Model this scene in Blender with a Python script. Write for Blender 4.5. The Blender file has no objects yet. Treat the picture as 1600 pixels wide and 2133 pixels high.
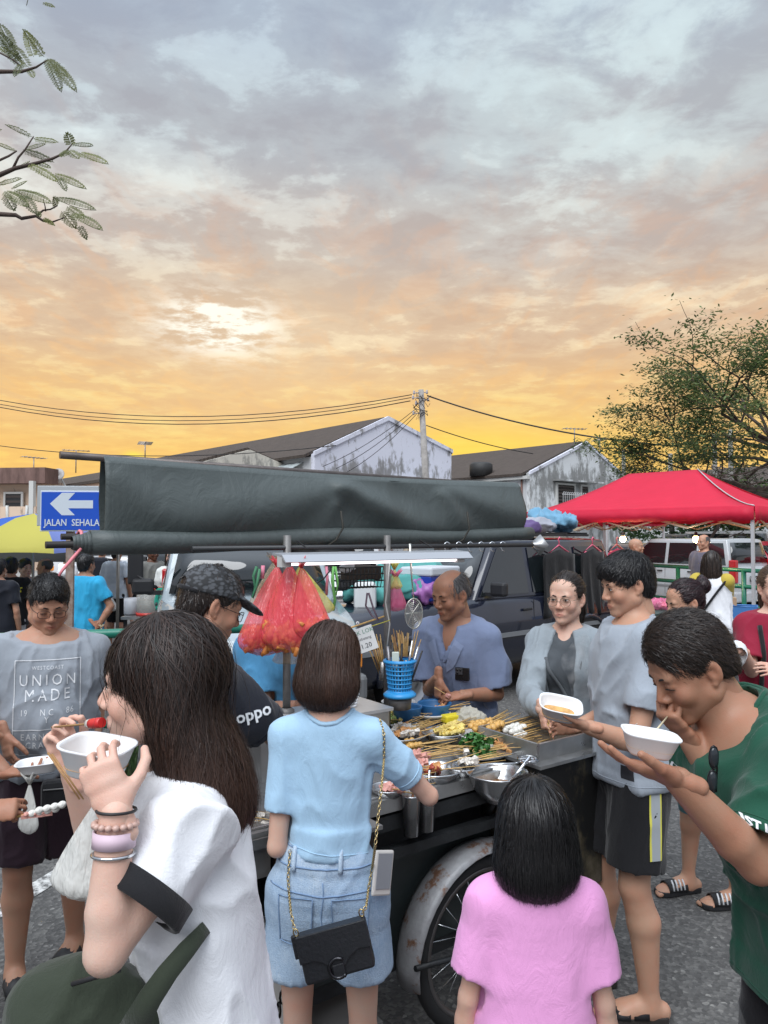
import bpy, bmesh, math, random
import numpy as np
from mathutils import Vector, Matrix, Euler
from mathutils.bvhtree import BVHTree
from bpy_extras.node_shader_utils import PrincipledBSDFWrapper  # noqa: F401
random.seed(7); rng = np.random.default_rng(7)
S = bpy.context.scene
R = math.radians
# ------------------------------------------------------------ camera
CAM_H, FPX, CX, CY, HOR = 1.80, 1557.0, 800.0, 1066.5, 1115.0
PITCH = math.atan((HOR - CY) / FPX)
cd = bpy.data.cameras.new('camera'); cam = bpy.data.objects.new('camera', cd)
S.collection.objects.link(cam); S.camera = cam
cam.location = (0, 0, CAM_H); cam.rotation_euler = (R(90) + PITCH, 0, 0)
cd.sensor_fit = 'HORIZONTAL'; cd.sensor_width = 36; cd.lens = 36 * FPX / 1600
cd.clip_start = 0.05; cd.clip_end = 2000
# ------------------------------------------------------------ render look
S.view_settings.view_transform = 'Standard'; S.view_settings.look = 'None'
S.view_settings.gamma = 1; S.view_settings.exposure = 1.0
S.view_settings.use_curve_mapping = False
S.cycles.use_denoising = True
S.cycles.max_bounces = 6; S.cycles.diffuse_bounces = 3; S.cycles.glossy_bounces = 3
S.cycles.transmission_bounces = 4; S.cycles.transparent_max_bounces = 12
S.cycles.caustics_reflective = False; S.cycles.caustics_refractive = False
# ------------------------------------------------------------ sky and sun
SUN_EL, SUN_ROT = R(52), R(200)      # soft light added high behind the view; the real sun sits low ahead
def build_world():
    w = bpy.data.worlds.new('World'); S.world = w; w.use_nodes = True
    nt = w.node_tree; N = nt.nodes; L = nt.links; N.clear()
    def nd(t, **k):
        n = N.new(t)
        for a, b in k.items(): setattr(n, a, b)
        return n
    def mth(op, a, b=None, c=None, cl=False):
        n = nd('ShaderNodeMath', operation=op, use_clamp=cl)
        for i, v in enumerate((a, b, c)):
            if v is None: continue
            if isinstance(v, (int, float)): n.inputs[i].default_value = v
            else: L.new(v, n.inputs[i])
        return n.outputs[0]
    def mix(f, a, b, bt='MIX'):
        n = nd('ShaderNodeMix', data_type='RGBA', blend_type=bt)
        for s, v in ((n.inputs[0], f), (n.inputs[6], a), (n.inputs[7], b)):
            if isinstance(v, (int, float)): s.default_value = v
            elif isinstance(v, tuple): s.default_value = (*v, 1)
            else: L.new(v, s)
        return n.outputs[2]
    def ramp(f, stops, ip='EASE'):
        n = nd('ShaderNodeValToRGB'); r = n.color_ramp; r.interpolation = ip
        while len(r.elements) < len(stops): r.elements.new(.5)
        for e, (p, c) in zip(r.elements, stops):
            e.position = p; e.color = (*c, 1) if isinstance(c, tuple) else (c, c, c, 1)
        L.new(f, n.inputs[0]); return n.outputs[0]
    def noise(v, sc, det, ro, dist=0, lac=2.0):
        n = nd('ShaderNodeTexNoise'); n.inputs['Scale'].default_value = sc; n.inputs['Detail'].default_value = det
        n.inputs['Roughness'].default_value = ro; n.inputs['Distortion'].default_value = dist
        n.inputs['Lacunarity'].default_value = lac
        L.new(v, n.inputs['Vector']); return n.outputs[0]
    tc = nd('ShaderNodeTexCoord').outputs['Generated']
    sp = nd('ShaderNodeSeparateXYZ'); L.new(tc, sp.inputs[0]); x, y, z = sp.outputs
    el = mth('MULTIPLY', mth('ARCSINE', mth('MAXIMUM', z, 0.0)), 1 / R(90))         # 0 horizon, 1 zenith
    def plane(off, sx, sy, ox=0, oy=0):
        d = mth('ADD', mth('MAXIMUM', z, 0.0), off)
        c = nd('ShaderNodeCombineXYZ')
        L.new(mth('ADD', mth('MULTIPLY', mth('DIVIDE', x, d), sx), ox), c.inputs[0])
        L.new(mth('ADD', mth('MULTIPLY', mth('DIVIDE', y, d), sy), oy), c.inputs[1])
        return c.outputs[0]
    # thin high veil seen between the clouds (elevation / 90): yellow low, pale blue high
    veil = ramp(el, [(0, (.92, .62, .10)), (.05, (.92, .64, .15)), (.11, (.90, .66, .27)), (.17, (.93, .76, .50)),
                     (.25, (.76, .76, .70)), (.33, (.64, .75, .79)), (.42, (.58, .70, .80)), (1.0, (.78, .90, 1.0))])
    cloud = ramp(el, [(0, (.92, .56, .09)), (.06, (.90, .54, .15)), (.11, (.80, .50, .22)), (.17, (.64, .45, .30)),
                      (.24, (.50, .425, .38)), (.31, (.41, .42, .45)), (.40, (.365, .42, .51)), (1.0, (.55, .62, .72))])
    under = ramp(el, [(0, (1.0, .58, .10)), (.10, (.93, .55, .18)), (.18, (.82, .47, .235)), (.26, (.66, .43, .315)),
                      (.34, (.46, .41, .42)), (1.0, (.60, .66, .74))])
    p1 = plane(.10, 1.0, 1.15, 2.3, .4)
    big = noise(p1, 1.5, 4, .5, .3)
    mid = noise(plane(.10, .95, 1.05, 5.1, 3.3), 4.8, 9, .60, .25)
    fine = noise(plane(.10, 1.0, 1.1, 1.7, 8.2), 11.0, 6, .62, .2)
    wisp = noise(plane(.06, .9, .42, 9.2, 4.1), 7.0, 5, .58, .9)
    cov = mth('ADD', mth('MULTIPLY', big, .66), mth('ADD', mth('MULTIPLY', mid, .70), mth('MULTIPLY', fine, .27)))
    covr = ramp(cov, [(.585, 0.0), (.70, .40), (.80, .86), (.92, 1.0)])
    base = mix(covr, veil, cloud)
    lit = ramp(wisp, [(.46, 0.0), (.66, 1.0)])
    lowband = ramp(el, [(.0, .25), (.12, .75), (.22, .8), (.32, .35), (.45, .05)])
    base = mix(mth('MULTIPLY', mth('MULTIPLY', lit, lowband), .5), base, under)
    # soft darker bellies
    dk = ramp(mid, [(.40, 0.0), (.66, 1.0)])
    base = mix(mth('MULTIPLY', mth('MULTIPLY', dk, covr), .20), base, (.80, .76, .80), 'MULTIPLY')
    # the break in the cloud where the low sun shines through, and the glow along the horizon
    def spot(px, py, w, sx):
        ax = (px - CX) / FPX; az = (HOR - py) / FPX; n = math.sqrt(1 + ax * ax + az * az)
        d = (ax / n, 1 / n, az / n)
        dx = mth('MULTIPLY', mth('SUBTRACT', x, d[0]), 1 / (w * sx)); dz = mth('MULTIPLY', mth('SUBTRACT', z, d[2]), 1 / w)
        r2 = mth('ADD', mth('MULTIPLY', dx, dx), mth('MULTIPLY', dz, dz))
        g = mth('POWER', 2.718, mth('MULTIPLY', r2, -1))
        return mth('MULTIPLY', g, ramp(y, [(.0, 0.0), (.3, 1.0)]))
    s1 = mth('MULTIPLY', spot(455, 672, .030, 2.0), ramp(mth('ADD', mth('MULTIPLY', mid, .6), mth('MULTIPLY', fine, .6)), [(.50, 1.0), (.70, .0)]))
    base = mix(mth('MULTIPLY', s1, 2.2, cl=True), base, (1.0, .98, .88))
    s2 = spot(560, 700, .09, 2.2)
    base = mix(mth('MULTIPLY', s2, .22), base, (1.0, .84, .55))
    s3 = spot(960, 945, .045, 4.2)
    base = mix(mth('MULTIPLY', s3, .75), base, (1.0, .70, .07))
    s4 = mth('MULTIPLY', spot(1330, 120, .16, 1.5), ramp(mid, [(.42, 1.0), (.62, .2)]))
    base = mix(mth('MULTIPLY', s4, .55), base, (.68, .80, .80))
    s5 = mth('MULTIPLY', spot(277, 950, .006, 2.0), 1.0)
    base = mix(s5, base, (1.0, .78, .10))
    # away from the sunset the sky cools to blue grey
    cool = ramp(el, [(0, (.52, .55, .63)), (.15, (.56, .60, .68)), (.35, (.52, .58, .68)), (1.0, (.66, .74, .84))])
    cool = mix(mth('MULTIPLY', covr, .35), cool, (.42, .44, .50))
    base = mix(ramp(mth('ADD', mth('MULTIPLY', y, .5), .5), [(.50, 1.0), (.84, 0.0)]), base, cool)
    # brightness boosted towards the zenith, above the view, as added light on the figures
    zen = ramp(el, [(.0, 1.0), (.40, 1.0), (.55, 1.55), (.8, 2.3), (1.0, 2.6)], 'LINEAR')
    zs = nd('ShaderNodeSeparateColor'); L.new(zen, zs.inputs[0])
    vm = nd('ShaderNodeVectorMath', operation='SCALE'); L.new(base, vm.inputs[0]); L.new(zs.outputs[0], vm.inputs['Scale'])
    # clear-sky daylight behind the clouds
    sky = nd('ShaderNodeTexSky', sky_type='NISHITA', sun_disc=False, sun_elevation=SUN_EL, sun_rotation=SUN_ROT)
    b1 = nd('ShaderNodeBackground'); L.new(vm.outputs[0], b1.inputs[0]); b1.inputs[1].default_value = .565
    b2 = nd('ShaderNodeBackground'); L.new(sky.outputs[0], b2.inputs[0]); b2.inputs[1].default_value = .05
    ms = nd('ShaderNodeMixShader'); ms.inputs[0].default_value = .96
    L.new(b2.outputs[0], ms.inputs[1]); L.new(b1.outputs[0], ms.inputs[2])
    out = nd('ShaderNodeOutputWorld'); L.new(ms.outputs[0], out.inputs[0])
    w.cycles_visibility.camera = True
    w.cycles.sampling_method = 'MANUAL'; w.cycles.sample_map_resolution = 512
build_world()
sl = bpy.data.lights.new('sun', 'SUN'); sl.energy = 1.5; sl.angle = R(50); sl.color = (.96, .98, 1.0)  # wide lamp added to brighten the sides facing the camera
so = bpy.data.objects.new('sun', sl); S.collection.objects.link(so)
_d = Vector((math.sin(SUN_ROT) * math.cos(SUN_EL), math.cos(SUN_ROT) * math.cos(SUN_EL), math.sin(SUN_EL)))
so.rotation_euler = _d.to_track_quat('Z', 'Y').to_euler()

# ------------------------------------------------------------ pixel <-> place helpers (photo is 1600 x 2133)
_cp, _sp = math.cos(PITCH), math.sin(PITCH)
def at(px, py, Y):
    a = (px - CX) / FPX; b = -(py - CY) / FPX
    d = Vector((a, _cp - b * _sp, _sp + b * _cp)); d *= Y / d.y
    return Vector((d.x, d.y, d.z + CAM_H))
def grd(px, py, z=0.0):
    d = at(px, py, 1.0) - Vector((0, 0, CAM_H)); t = (z - CAM_H) / d.z
    return Vector((d.x * t, d.y * t, z))

# ------------------------------------------------------------ materials
MATS = {}
def lin(r, g, b):
    f = lambda c: ((c / 255 + .055) / 1.055) ** 2.4 if c > 10 else c / 255 / 12.92
    return (f(r), f(g), f(b))
def M(name, col=(.5, .5, .5), rough=.6, metal=0., bump=0., bscale=60., var=0., vscale=6., spec=.5, trans=0.,
      emit=None, es=1., coat=0., alpha=1., sss=0., aniso=0., col2=None, sheen=0., coords='Object', thin=0., stretch=None):
    if name in MATS: return MATS[name]
    m = bpy.data.materials.new(name); m.use_nodes = True; MATS[name] = m
    nt = m.node_tree; N = nt.nodes; L = nt.links; b = N['Principled BSDF']; I = b.inputs
    I['Base Color'].default_value = (*col, 1); I['Roughness'].default_value = rough; I['Metallic'].default_value = metal
    I['Specular IOR Level'].default_value = spec; I['Transmission Weight'].default_value = trans
    I['Coat Weight'].default_value = coat; I['Alpha'].default_value = alpha
    I['Sheen Weight'].default_value = sheen
    if sss: I['Subsurface Weight'].default_value = sss; I['Subsurface Radius'].default_value = (1, .35, .2); I['Subsurface Scale'].default_value = .008
    if emit: I['Emission Color'].default_value = (*emit, 1); I['Emission Strength'].default_value = es
    tc = N.new('ShaderNodeTexCoord').outputs[coords]
    if stretch:
        mp = N.new('ShaderNodeMapping'); mp.inputs['Scale'].default_value = stretch; L.new(tc, mp.inputs[0]); tc = mp.outputs[0]
    if var or col2:
        n = N.new('ShaderNodeTexNoise'); n.inputs['Scale'].default_value = vscale; n.inputs['Detail'].default_value = 5
        n.inputs['Roughness'].default_value = .6; L.new(tc, n.inputs['Vector'])
        rp = N.new('ShaderNodeValToRGB'); L.new(n.outputs[0], rp.inputs[0])
        c2 = col2 or tuple(min(1, c * (1 + var)) for c in col); c1 = col if col2 else tuple(c * (1 - var) for c in col)
        rp.color_ramp.elements[0].position = .32; rp.color_ramp.elements[1].position = .68
        rp.color_ramp.elements[0].color = (*c1, 1); rp.color_ramp.elements[1].color = (*c2, 1)
        L.new(rp.outputs[0], I['Base Color'])
    if bump:
        n = N.new('ShaderNodeTexNoise'); n.inputs['Scale'].default_value = bscale; n.inputs['Detail'].default_value = 4
        L.new(tc, n.inputs['Vector'])
        bp = N.new('ShaderNodeBump'); bp.inputs['Strength'].default_value = bump; bp.inputs['Distance'].default_value = .01
        L.new(n.outputs[0], bp.inputs['Height']); L.new(bp.outputs[0], I['Normal'])
    if thin:
        out = N['Material Output']; t = N.new('ShaderNodeBsdfTranslucent'); t.inputs[0].default_value = (*col, 1)
        mx = N.new('ShaderNodeMixShader'); mx.inputs[0].default_value = thin
        L.new(b.outputs[0], mx.inputs[1]); L.new(t.outputs[0], mx.inputs[2]); L.new(mx.outputs[0], out.inputs[0])
    return m
class NB:
    """small node-building helper on a material"""
    def __init__(s, name, rough=.7):
        s.m = bpy.data.materials.new(name); s.m.use_nodes = True; MATS[name] = s.m
        s.N = s.m.node_tree.nodes; s.L = s.m.node_tree.links; s.b = s.N['Principled BSDF']; s.b.inputs['Roughness'].default_value = rough
        s.tc = s.N.new('ShaderNodeTexCoord')
    def inp(s, sock, v):
        if isinstance(v, (int, float)): sock.default_value = v
        elif isinstance(v, tuple): sock.default_value = (*v, 1) if len(v) == 3 and sock.type == 'RGBA' else v
        else: s.L.new(v, sock)
    def noise(s, sc, det=5, ro=.6, vec=None, dist=0):
        n = s.N.new('ShaderNodeTexNoise'); n.inputs['Scale'].default_value = sc; n.inputs['Detail'].default_value = det
        n.inputs['Roughness'].default_value = ro; n.inputs['Distortion'].default_value = dist
        s.L.new(vec or s.tc.outputs['Object'], n.inputs['Vector']); return n.outputs[0]
    def voro(s, sc, vec=None, feat='F1', out=0):
        n = s.N.new('ShaderNodeTexVoronoi'); n.feature = feat; n.inputs['Scale'].default_value = sc
        s.L.new(vec or s.tc.outputs['Object'], n.inputs['Vector']); return n.outputs[out]
    def wave(s, sc, vec=None, dist=0, dirn='X', prof='SIN'):
        n = s.N.new('ShaderNodeTexWave'); n.inputs['Scale'].default_value = sc; n.inputs['Distortion'].default_value = dist
        n.bands_direction = dirn; n.wave_profile = prof
        s.L.new(vec or s.tc.outputs['Object'], n.inputs['Vector']); return n.outputs[1]
    def mapv(s, scale=(1, 1, 1), loc=(0, 0, 0), rot=(0, 0, 0), src='Object'):
        n = s.N.new('ShaderNodeMapping'); n.inputs['Scale'].default_value = scale; n.inputs['Location'].default_value = loc
        n.inputs['Rotation'].default_value = rot; s.L.new(s.tc.outputs[src], n.inputs[0]); return n.outputs[0]
    def ramp(s, f, stops, ip='LINEAR'):
        n = s.N.new('ShaderNodeValToRGB'); r = n.color_ramp; r.interpolation = ip
        while len(r.elements) < len(stops): r.elements.new(.5)
        for e, (p, c) in zip(r.elements, stops):
            e.position = p; e.color = (*c, 1) if isinstance(c, tuple) else (c, c, c, 1)
        s.L.new(f, n.inputs[0]); return n.outputs[0]
    def mix(s, f, a, b, bt='MIX'):
        n = s.N.new('ShaderNodeMix'); n.data_type = 'RGBA'; n.blend_type = bt
        s.inp(n.inputs[0], f); s.inp(n.inputs[6], a); s.inp(n.inputs[7], b); return n.outputs[2]
    def math(s, op, a, b=0.):
        n = s.N.new('ShaderNodeMath'); n.operation = op; s.inp(n.inputs[0], a); s.inp(n.inputs[1], b); return n.outputs[0]
    def attr(s, name):
        n = s.N.new('ShaderNodeAttribute'); n.attribute_name = name; return n
    def bump(s, h, st=.5, d=.01):
        n = s.N.new('ShaderNodeBump'); n.inputs['Strength'].default_value = st; n.inputs['Distance'].default_value = d
        s.L.new(h, n.inputs['Height']); s.L.new(n.outputs[0], s.b.inputs['Normal'])
    def set(s, **k):
        for a, v in k.items(): s.inp(s.b.inputs[a.replace('_', ' ')], v)
        return s.m

# ------------------------------------------------------------ objects
COL = S.collection
def tag(o, label=None, cat=None, group=None, kind=None):
    if label: o['label'] = label
    if cat: o['category'] = cat
    if group: o['group'] = group
    if kind: o['kind'] = kind
    return o
def empty(name, loc=(0, 0, 0), rz=0., label=None, cat=None, group=None):
    o = bpy.data.objects.new(name, None); COL.objects.link(o); o.location = loc; o.rotation_euler = (0, 0, rz)
    o.empty_display_size = .1
    return tag(o, label, cat, group)
def mesh_obj(name, me, mat=None, parent=None, world=False):
    """world=True: the mesh is in world coordinates although it gets a parent"""
    o = bpy.data.objects.new(name, me); COL.objects.link(o)
    if mat is not None and len(me.materials) == 0: me.materials.append(mat)
    if parent is not None:
        o.parent = parent
        if world:
            o.matrix_parent_inverse = wmat(parent).inverted()
    return o
def wmat(o):
    m = Matrix.LocRotScale(o.location, o.rotation_quaternion if o.rotation_mode == 'QUATERNION' else o.rotation_euler, o.scale)
    if o.parent: m = wmat(o.parent) @ o.matrix_parent_inverse @ m
    return m
def np_mesh(name, V, F, smooth=True):
    """V (n,3) float, F (m,4) or (m,3) int"""
    V = np.asarray(V, np.float32); F = np.asarray(F, np.int32); k = F.shape[1]; m = len(F)
    me = bpy.data.meshes.new(name)
    me.vertices.add(len(V)); me.vertices.foreach_set('co', V.ravel())
    me.loops.add(m * k); me.loops.foreach_set('vertex_index', F.ravel())
    me.polygons.add(m); me.polygons.foreach_set('loop_start', np.arange(0, m * k, k, dtype=np.int32))
    if smooth: me.polygons.foreach_set('use_smooth', np.ones(m, bool))
    me.update(calc_edges=True); return me
class MB:
    """collects simple shapes, then builds ONE mesh object"""
    def __init__(s): s.v = []; s.f = []; s.sm = []; s.mi = []; s.cur = 0
    def add(s, V, F, sm=False):
        o = len(s.v); s.v += [tuple(v) for v in V]; s.f += [tuple(i + o for i in f) for f in F]; s.sm += [sm] * len(F); s.mi += [s.cur] * len(F)
        return s
    def box(s, c, d, rot=None, taper=1.0):
        x, y, z = (q / 2 for q in d); V = []
        for k in (-1, 1):
            t = taper if k > 0 else 1
            V += [Vector((-x * t, -y * t, k * z)), Vector((x * t, -y * t, k * z)), Vector((x * t, y * t, k * z)), Vector((-x * t, y * t, k * z))]
        if rot is not None: V = [rot @ v for v in V]
        c = Vector(c); V = [v + c for v in V]
        return s.add(V, [(3, 2, 1, 0), (4, 5, 6, 7), (0, 1, 5, 4), (1, 2, 6, 5), (2, 3, 7, 6), (3, 0, 4, 7)])
    def bar(s, a, b, w, h, up=(0, 0, 1)):
        """rectangular bar from a to b"""
        a = Vector(a); b = Vector(b); d = (b - a); l = d.length; d.normalize(); up = Vector(up)
        if abs(d.dot(up)) > .99: up = Vector((1, 0, 0))
        x = d.cross(up).normalized(); z = x.cross(d)
        return s.box((a + b) / 2, (w, l, h), Matrix((x, d, z)).transposed())
    def tube(s, pts, r, n=8, caps=True, closed=False):
        P = [Vector(p) for p in pts]; m = len(P)
        rr = list(r) if hasattr(r, '__len__') else [r] * m
        V = []; F = []; nrm = None
        for i, p in enumerate(P):
            if closed: t = P[(i + 1) % m] - P[i - 1]
            else: t = P[min(i + 1, m - 1)] - P[max(i - 1, 0)]
            t.normalize()
            if nrm is None:
                nrm = t.orthogonal().normalized()
            else:
                nrm = (nrm - t * nrm.dot(t)); nrm = nrm.normalized() if nrm.length > 1e-6 else t.orthogonal().normalized()
            b = t.cross(nrm)
            for k in range(n):
                a = 2 * math.pi * k / n
                V.append(p + (nrm * math.cos(a) + b * math.sin(a)) * rr[i])
        for i in range(m if closed else m - 1):
            for k in range(n):
                j = (i + 1) % m
                F.append((i * n + k, i * n + (k + 1) % n, j * n + (k + 1) % n, j * n + k))
        s.add(V, F, True)
        if caps and not closed:
            o = len(s.v) - len(V); s.f += [tuple(o + k for k in reversed(range(n))), tuple(o + (m - 1) * n + k for k in range(n))]; s.sm += [False] * 2; s.mi += [s.cur] * 2
        return s
    def lathe(s, prof, n=24, c=(0, 0, 0), rot=None, sm=True, sx=1., sy=1.):
        V = []; F = []; m = len(prof)
        for (r, z) in prof:
            for k in range(n):
                a = 2 * math.pi * k / n; V.append(Vector((r * math.cos(a) * sx, r * math.sin(a) * sy, z)))
        for i in range(m - 1):
            for k in range(n): F.append((i * n + k, i * n + (k + 1) % n, (i + 1) * n + (k + 1) % n, (i + 1) * n + k))
        if rot is not None: V = [rot @ v for v in V]
        c = Vector(c); V = [v + c for v in V]
        return s.add(V, F, sm)
    def disc(s, c, r, n=24, rot=None, sx=1., sy=1.):
        V = [Vector((math.cos(2 * math.pi * k / n) * r * sx, math.sin(2 * math.pi * k / n) * r * sy, 0)) for k in range(n)]
        if rot is not None: V = [rot @ v for v in V]
        c = Vector(c); return s.add([v + c for v in V], [tuple(range(n))])
    def ball(s, c, r, n=10, m=7, rot=None, jit=0.):
        rx, ry, rz = r if hasattr(r, '__len__') else (r, r, r); V = []; F = []
        for i in range(m + 1):
            t = math.pi * i / m
            for k in range(n):
                a = 2 * math.pi * k / n; q = 1 + (random.uniform(-jit, jit) if 0 < i < m else 0)
                V.append(Vector((rx * math.sin(t) * math.cos(a) * q, ry * math.sin(t) * math.sin(a) * q, rz * math.cos(t) * q)))
        for i in range(m):
            for k in range(n): F.append((i * n + k, (i + 1) * n + k, (i + 1) * n + (k + 1) % n, i * n + (k + 1) % n))
        if rot is not None: V = [rot @ v for v in V]
        c = Vector(c); return s.add([v + c for v in V], F, True)
    def prism(s, poly, a, b, axis='y'):
        """poly in 2D extruded between a and b along axis (poly = other two axes in order)"""
        n = len(poly)
        def mk(p, q): return {'x': (q, p[0], p[1]), 'y': (p[0], q, p[1]), 'z': (p[0], p[1], q)}[axis]
        V = [mk(p, a) for p in poly] + [mk(p, b) for p in poly]
        F = [tuple(range(n)), tuple(reversed(range(n, 2 * n)))] + [((i + 1) % n, i, n + i, n + (i + 1) % n) for i in range(n)]
        return s.add(V, F)
    def sheet(s, grid, sm=True):
        """grid: rows of points"""
        h = len(grid); w = len(grid[0]); V = [p for row in grid for p in row]
        return s.add(V, [(i * w + j, i * w + j + 1, (i + 1) * w + j + 1, (i + 1) * w + j) for i in range(h - 1) for j in range(w - 1)], sm)
    def mesh(s, name):
        me = bpy.data.meshes.new(name); me.from_pydata([tuple(v) for v in s.v], [], s.f)
        me.polygons.foreach_set('use_smooth', s.sm)
        if any(s.mi): me.polygons.foreach_set('material_index', s.mi)
        me.update(); return me
    def build(s, name, mat, parent=None, bevel=0., recalc=True, solid=0., world=False, subd=0):
        me = s.mesh(name)
        if recalc:
            bm = bmesh.new(); bm.from_mesh(me); bmesh.ops.recalc_face_normals(bm, faces=bm.faces); bm.to_mesh(me); bm.free()
        mats = mat if isinstance(mat, (list, tuple)) else [mat]
        for q in mats: me.materials.append(q)
        o = mesh_obj(name, me, None, parent, world)
        if bevel:
            b = o.modifiers.new('bevel', 'BEVEL'); b.width = bevel; b.segments = 2; b.limit_method = 'ANGLE'; b.angle_limit = R(40)
        if solid:
            b = o.modifiers.new('solid', 'SOLIDIFY'); b.thickness = solid; b.offset = 0
        if subd:
            b = o.modifiers.new('sub', 'SUBSURF'); b.levels = subd; b.render_levels = subd
        return o
def copy_tree(o, parent=None):
    c = o.copy(); COL.objects.link(c); c.parent = parent
    for ch in [q for q in bpy.data.objects if q.parent == o]: copy_tree(ch, c)
    return c
def text_mesh(txt, size=1., align='CENTER', extrude=0., bold=0., maxlen=None, spacing=1.):
    cu = bpy.data.curves.new('txt', 'FONT'); cu.body = txt; cu.size = size; cu.align_x = align; cu.align_y = 'CENTER'
    cu.extrude = extrude; cu.offset = bold; cu.resolution_u = 2; cu.space_character = spacing
    o = bpy.data.objects.new('txt', cu); COL.objects.link(o)
    dg = bpy.context.evaluated_depsgraph_get(); dg.update()
    me = bpy.data.meshes.new_from_object(o.evaluated_get(dg)); bpy.data.objects.remove(o); bpy.data.curves.remove(cu)
    if maxlen:
        bm = bmesh.new(); bm.from_mesh(me); bmesh.ops.triangulate(bm, faces=bm.faces)
        for _ in range(4):
            es = [e for e in bm.edges if e.calc_length() > maxlen]
            if not es: break
            bmesh.ops.subdivide_edges(bm, edges=es, cuts=1); bmesh.ops.triangulate(bm, faces=bm.faces)
        bm.to_mesh(me); bm.free()
    return me
def frame(origin, xdir, up):
    """matrix with X = xdir, Y = up-ish, Z = X x Y"""
    x = Vector(xdir).normalized(); y = Vector(up); y = (y - x * y.dot(x)).normalized(); z = x.cross(y)
    m = Matrix((x, y, z)).transposed().to_4x4(); m.translation = Vector(origin); return m
def flat_text(txt, size, mtx, mat, parent, name='lettering', bold=0., extrude=.0008, spacing=1., align='CENTER'):
    me = text_mesh(txt, size, align, extrude, bold, spacing=spacing); me.transform(mtx)
    return mesh_obj(name, me, mat, parent, True)

# ------------------------------------------------------------ noise and SDF sculpting
_perm = rng.random((64, 64, 64)).astype(np.float32)
def vnoise(P):
    """value noise, P (n,3) -> 0..1"""
    P = np.asarray(P, np.float32); i = np.floor(P).astype(np.int32); f = P - i; f = f * f * (3 - 2 * f); i &= 63; j = (i + 1) & 63
    x0, y0, z0 = i.T; x1, y1, z1 = j.T; fx, fy, fz = f.T
    a = _perm[x0, y0, z0] * (1 - fx) + _perm[x1, y0, z0] * fx; b = _perm[x0, y1, z0] * (1 - fx) + _perm[x1, y1, z0] * fx
    c = _perm[x0, y0, z1] * (1 - fx) + _perm[x1, y0, z1] * fx; d = _perm[x0, y1, z1] * (1 - fx) + _perm[x1, y1, z1] * fx
    return (a * (1 - fy) + b * fy) * (1 - fz) + (c * (1 - fy) + d * fy) * fz
V3 = lambda *a: np.array(a if len(a) > 1 else a[0], np.float32)
def _u(v): v = np.asarray(v, np.float32); return v / max(np.linalg.norm(v), 1e-9)
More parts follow.
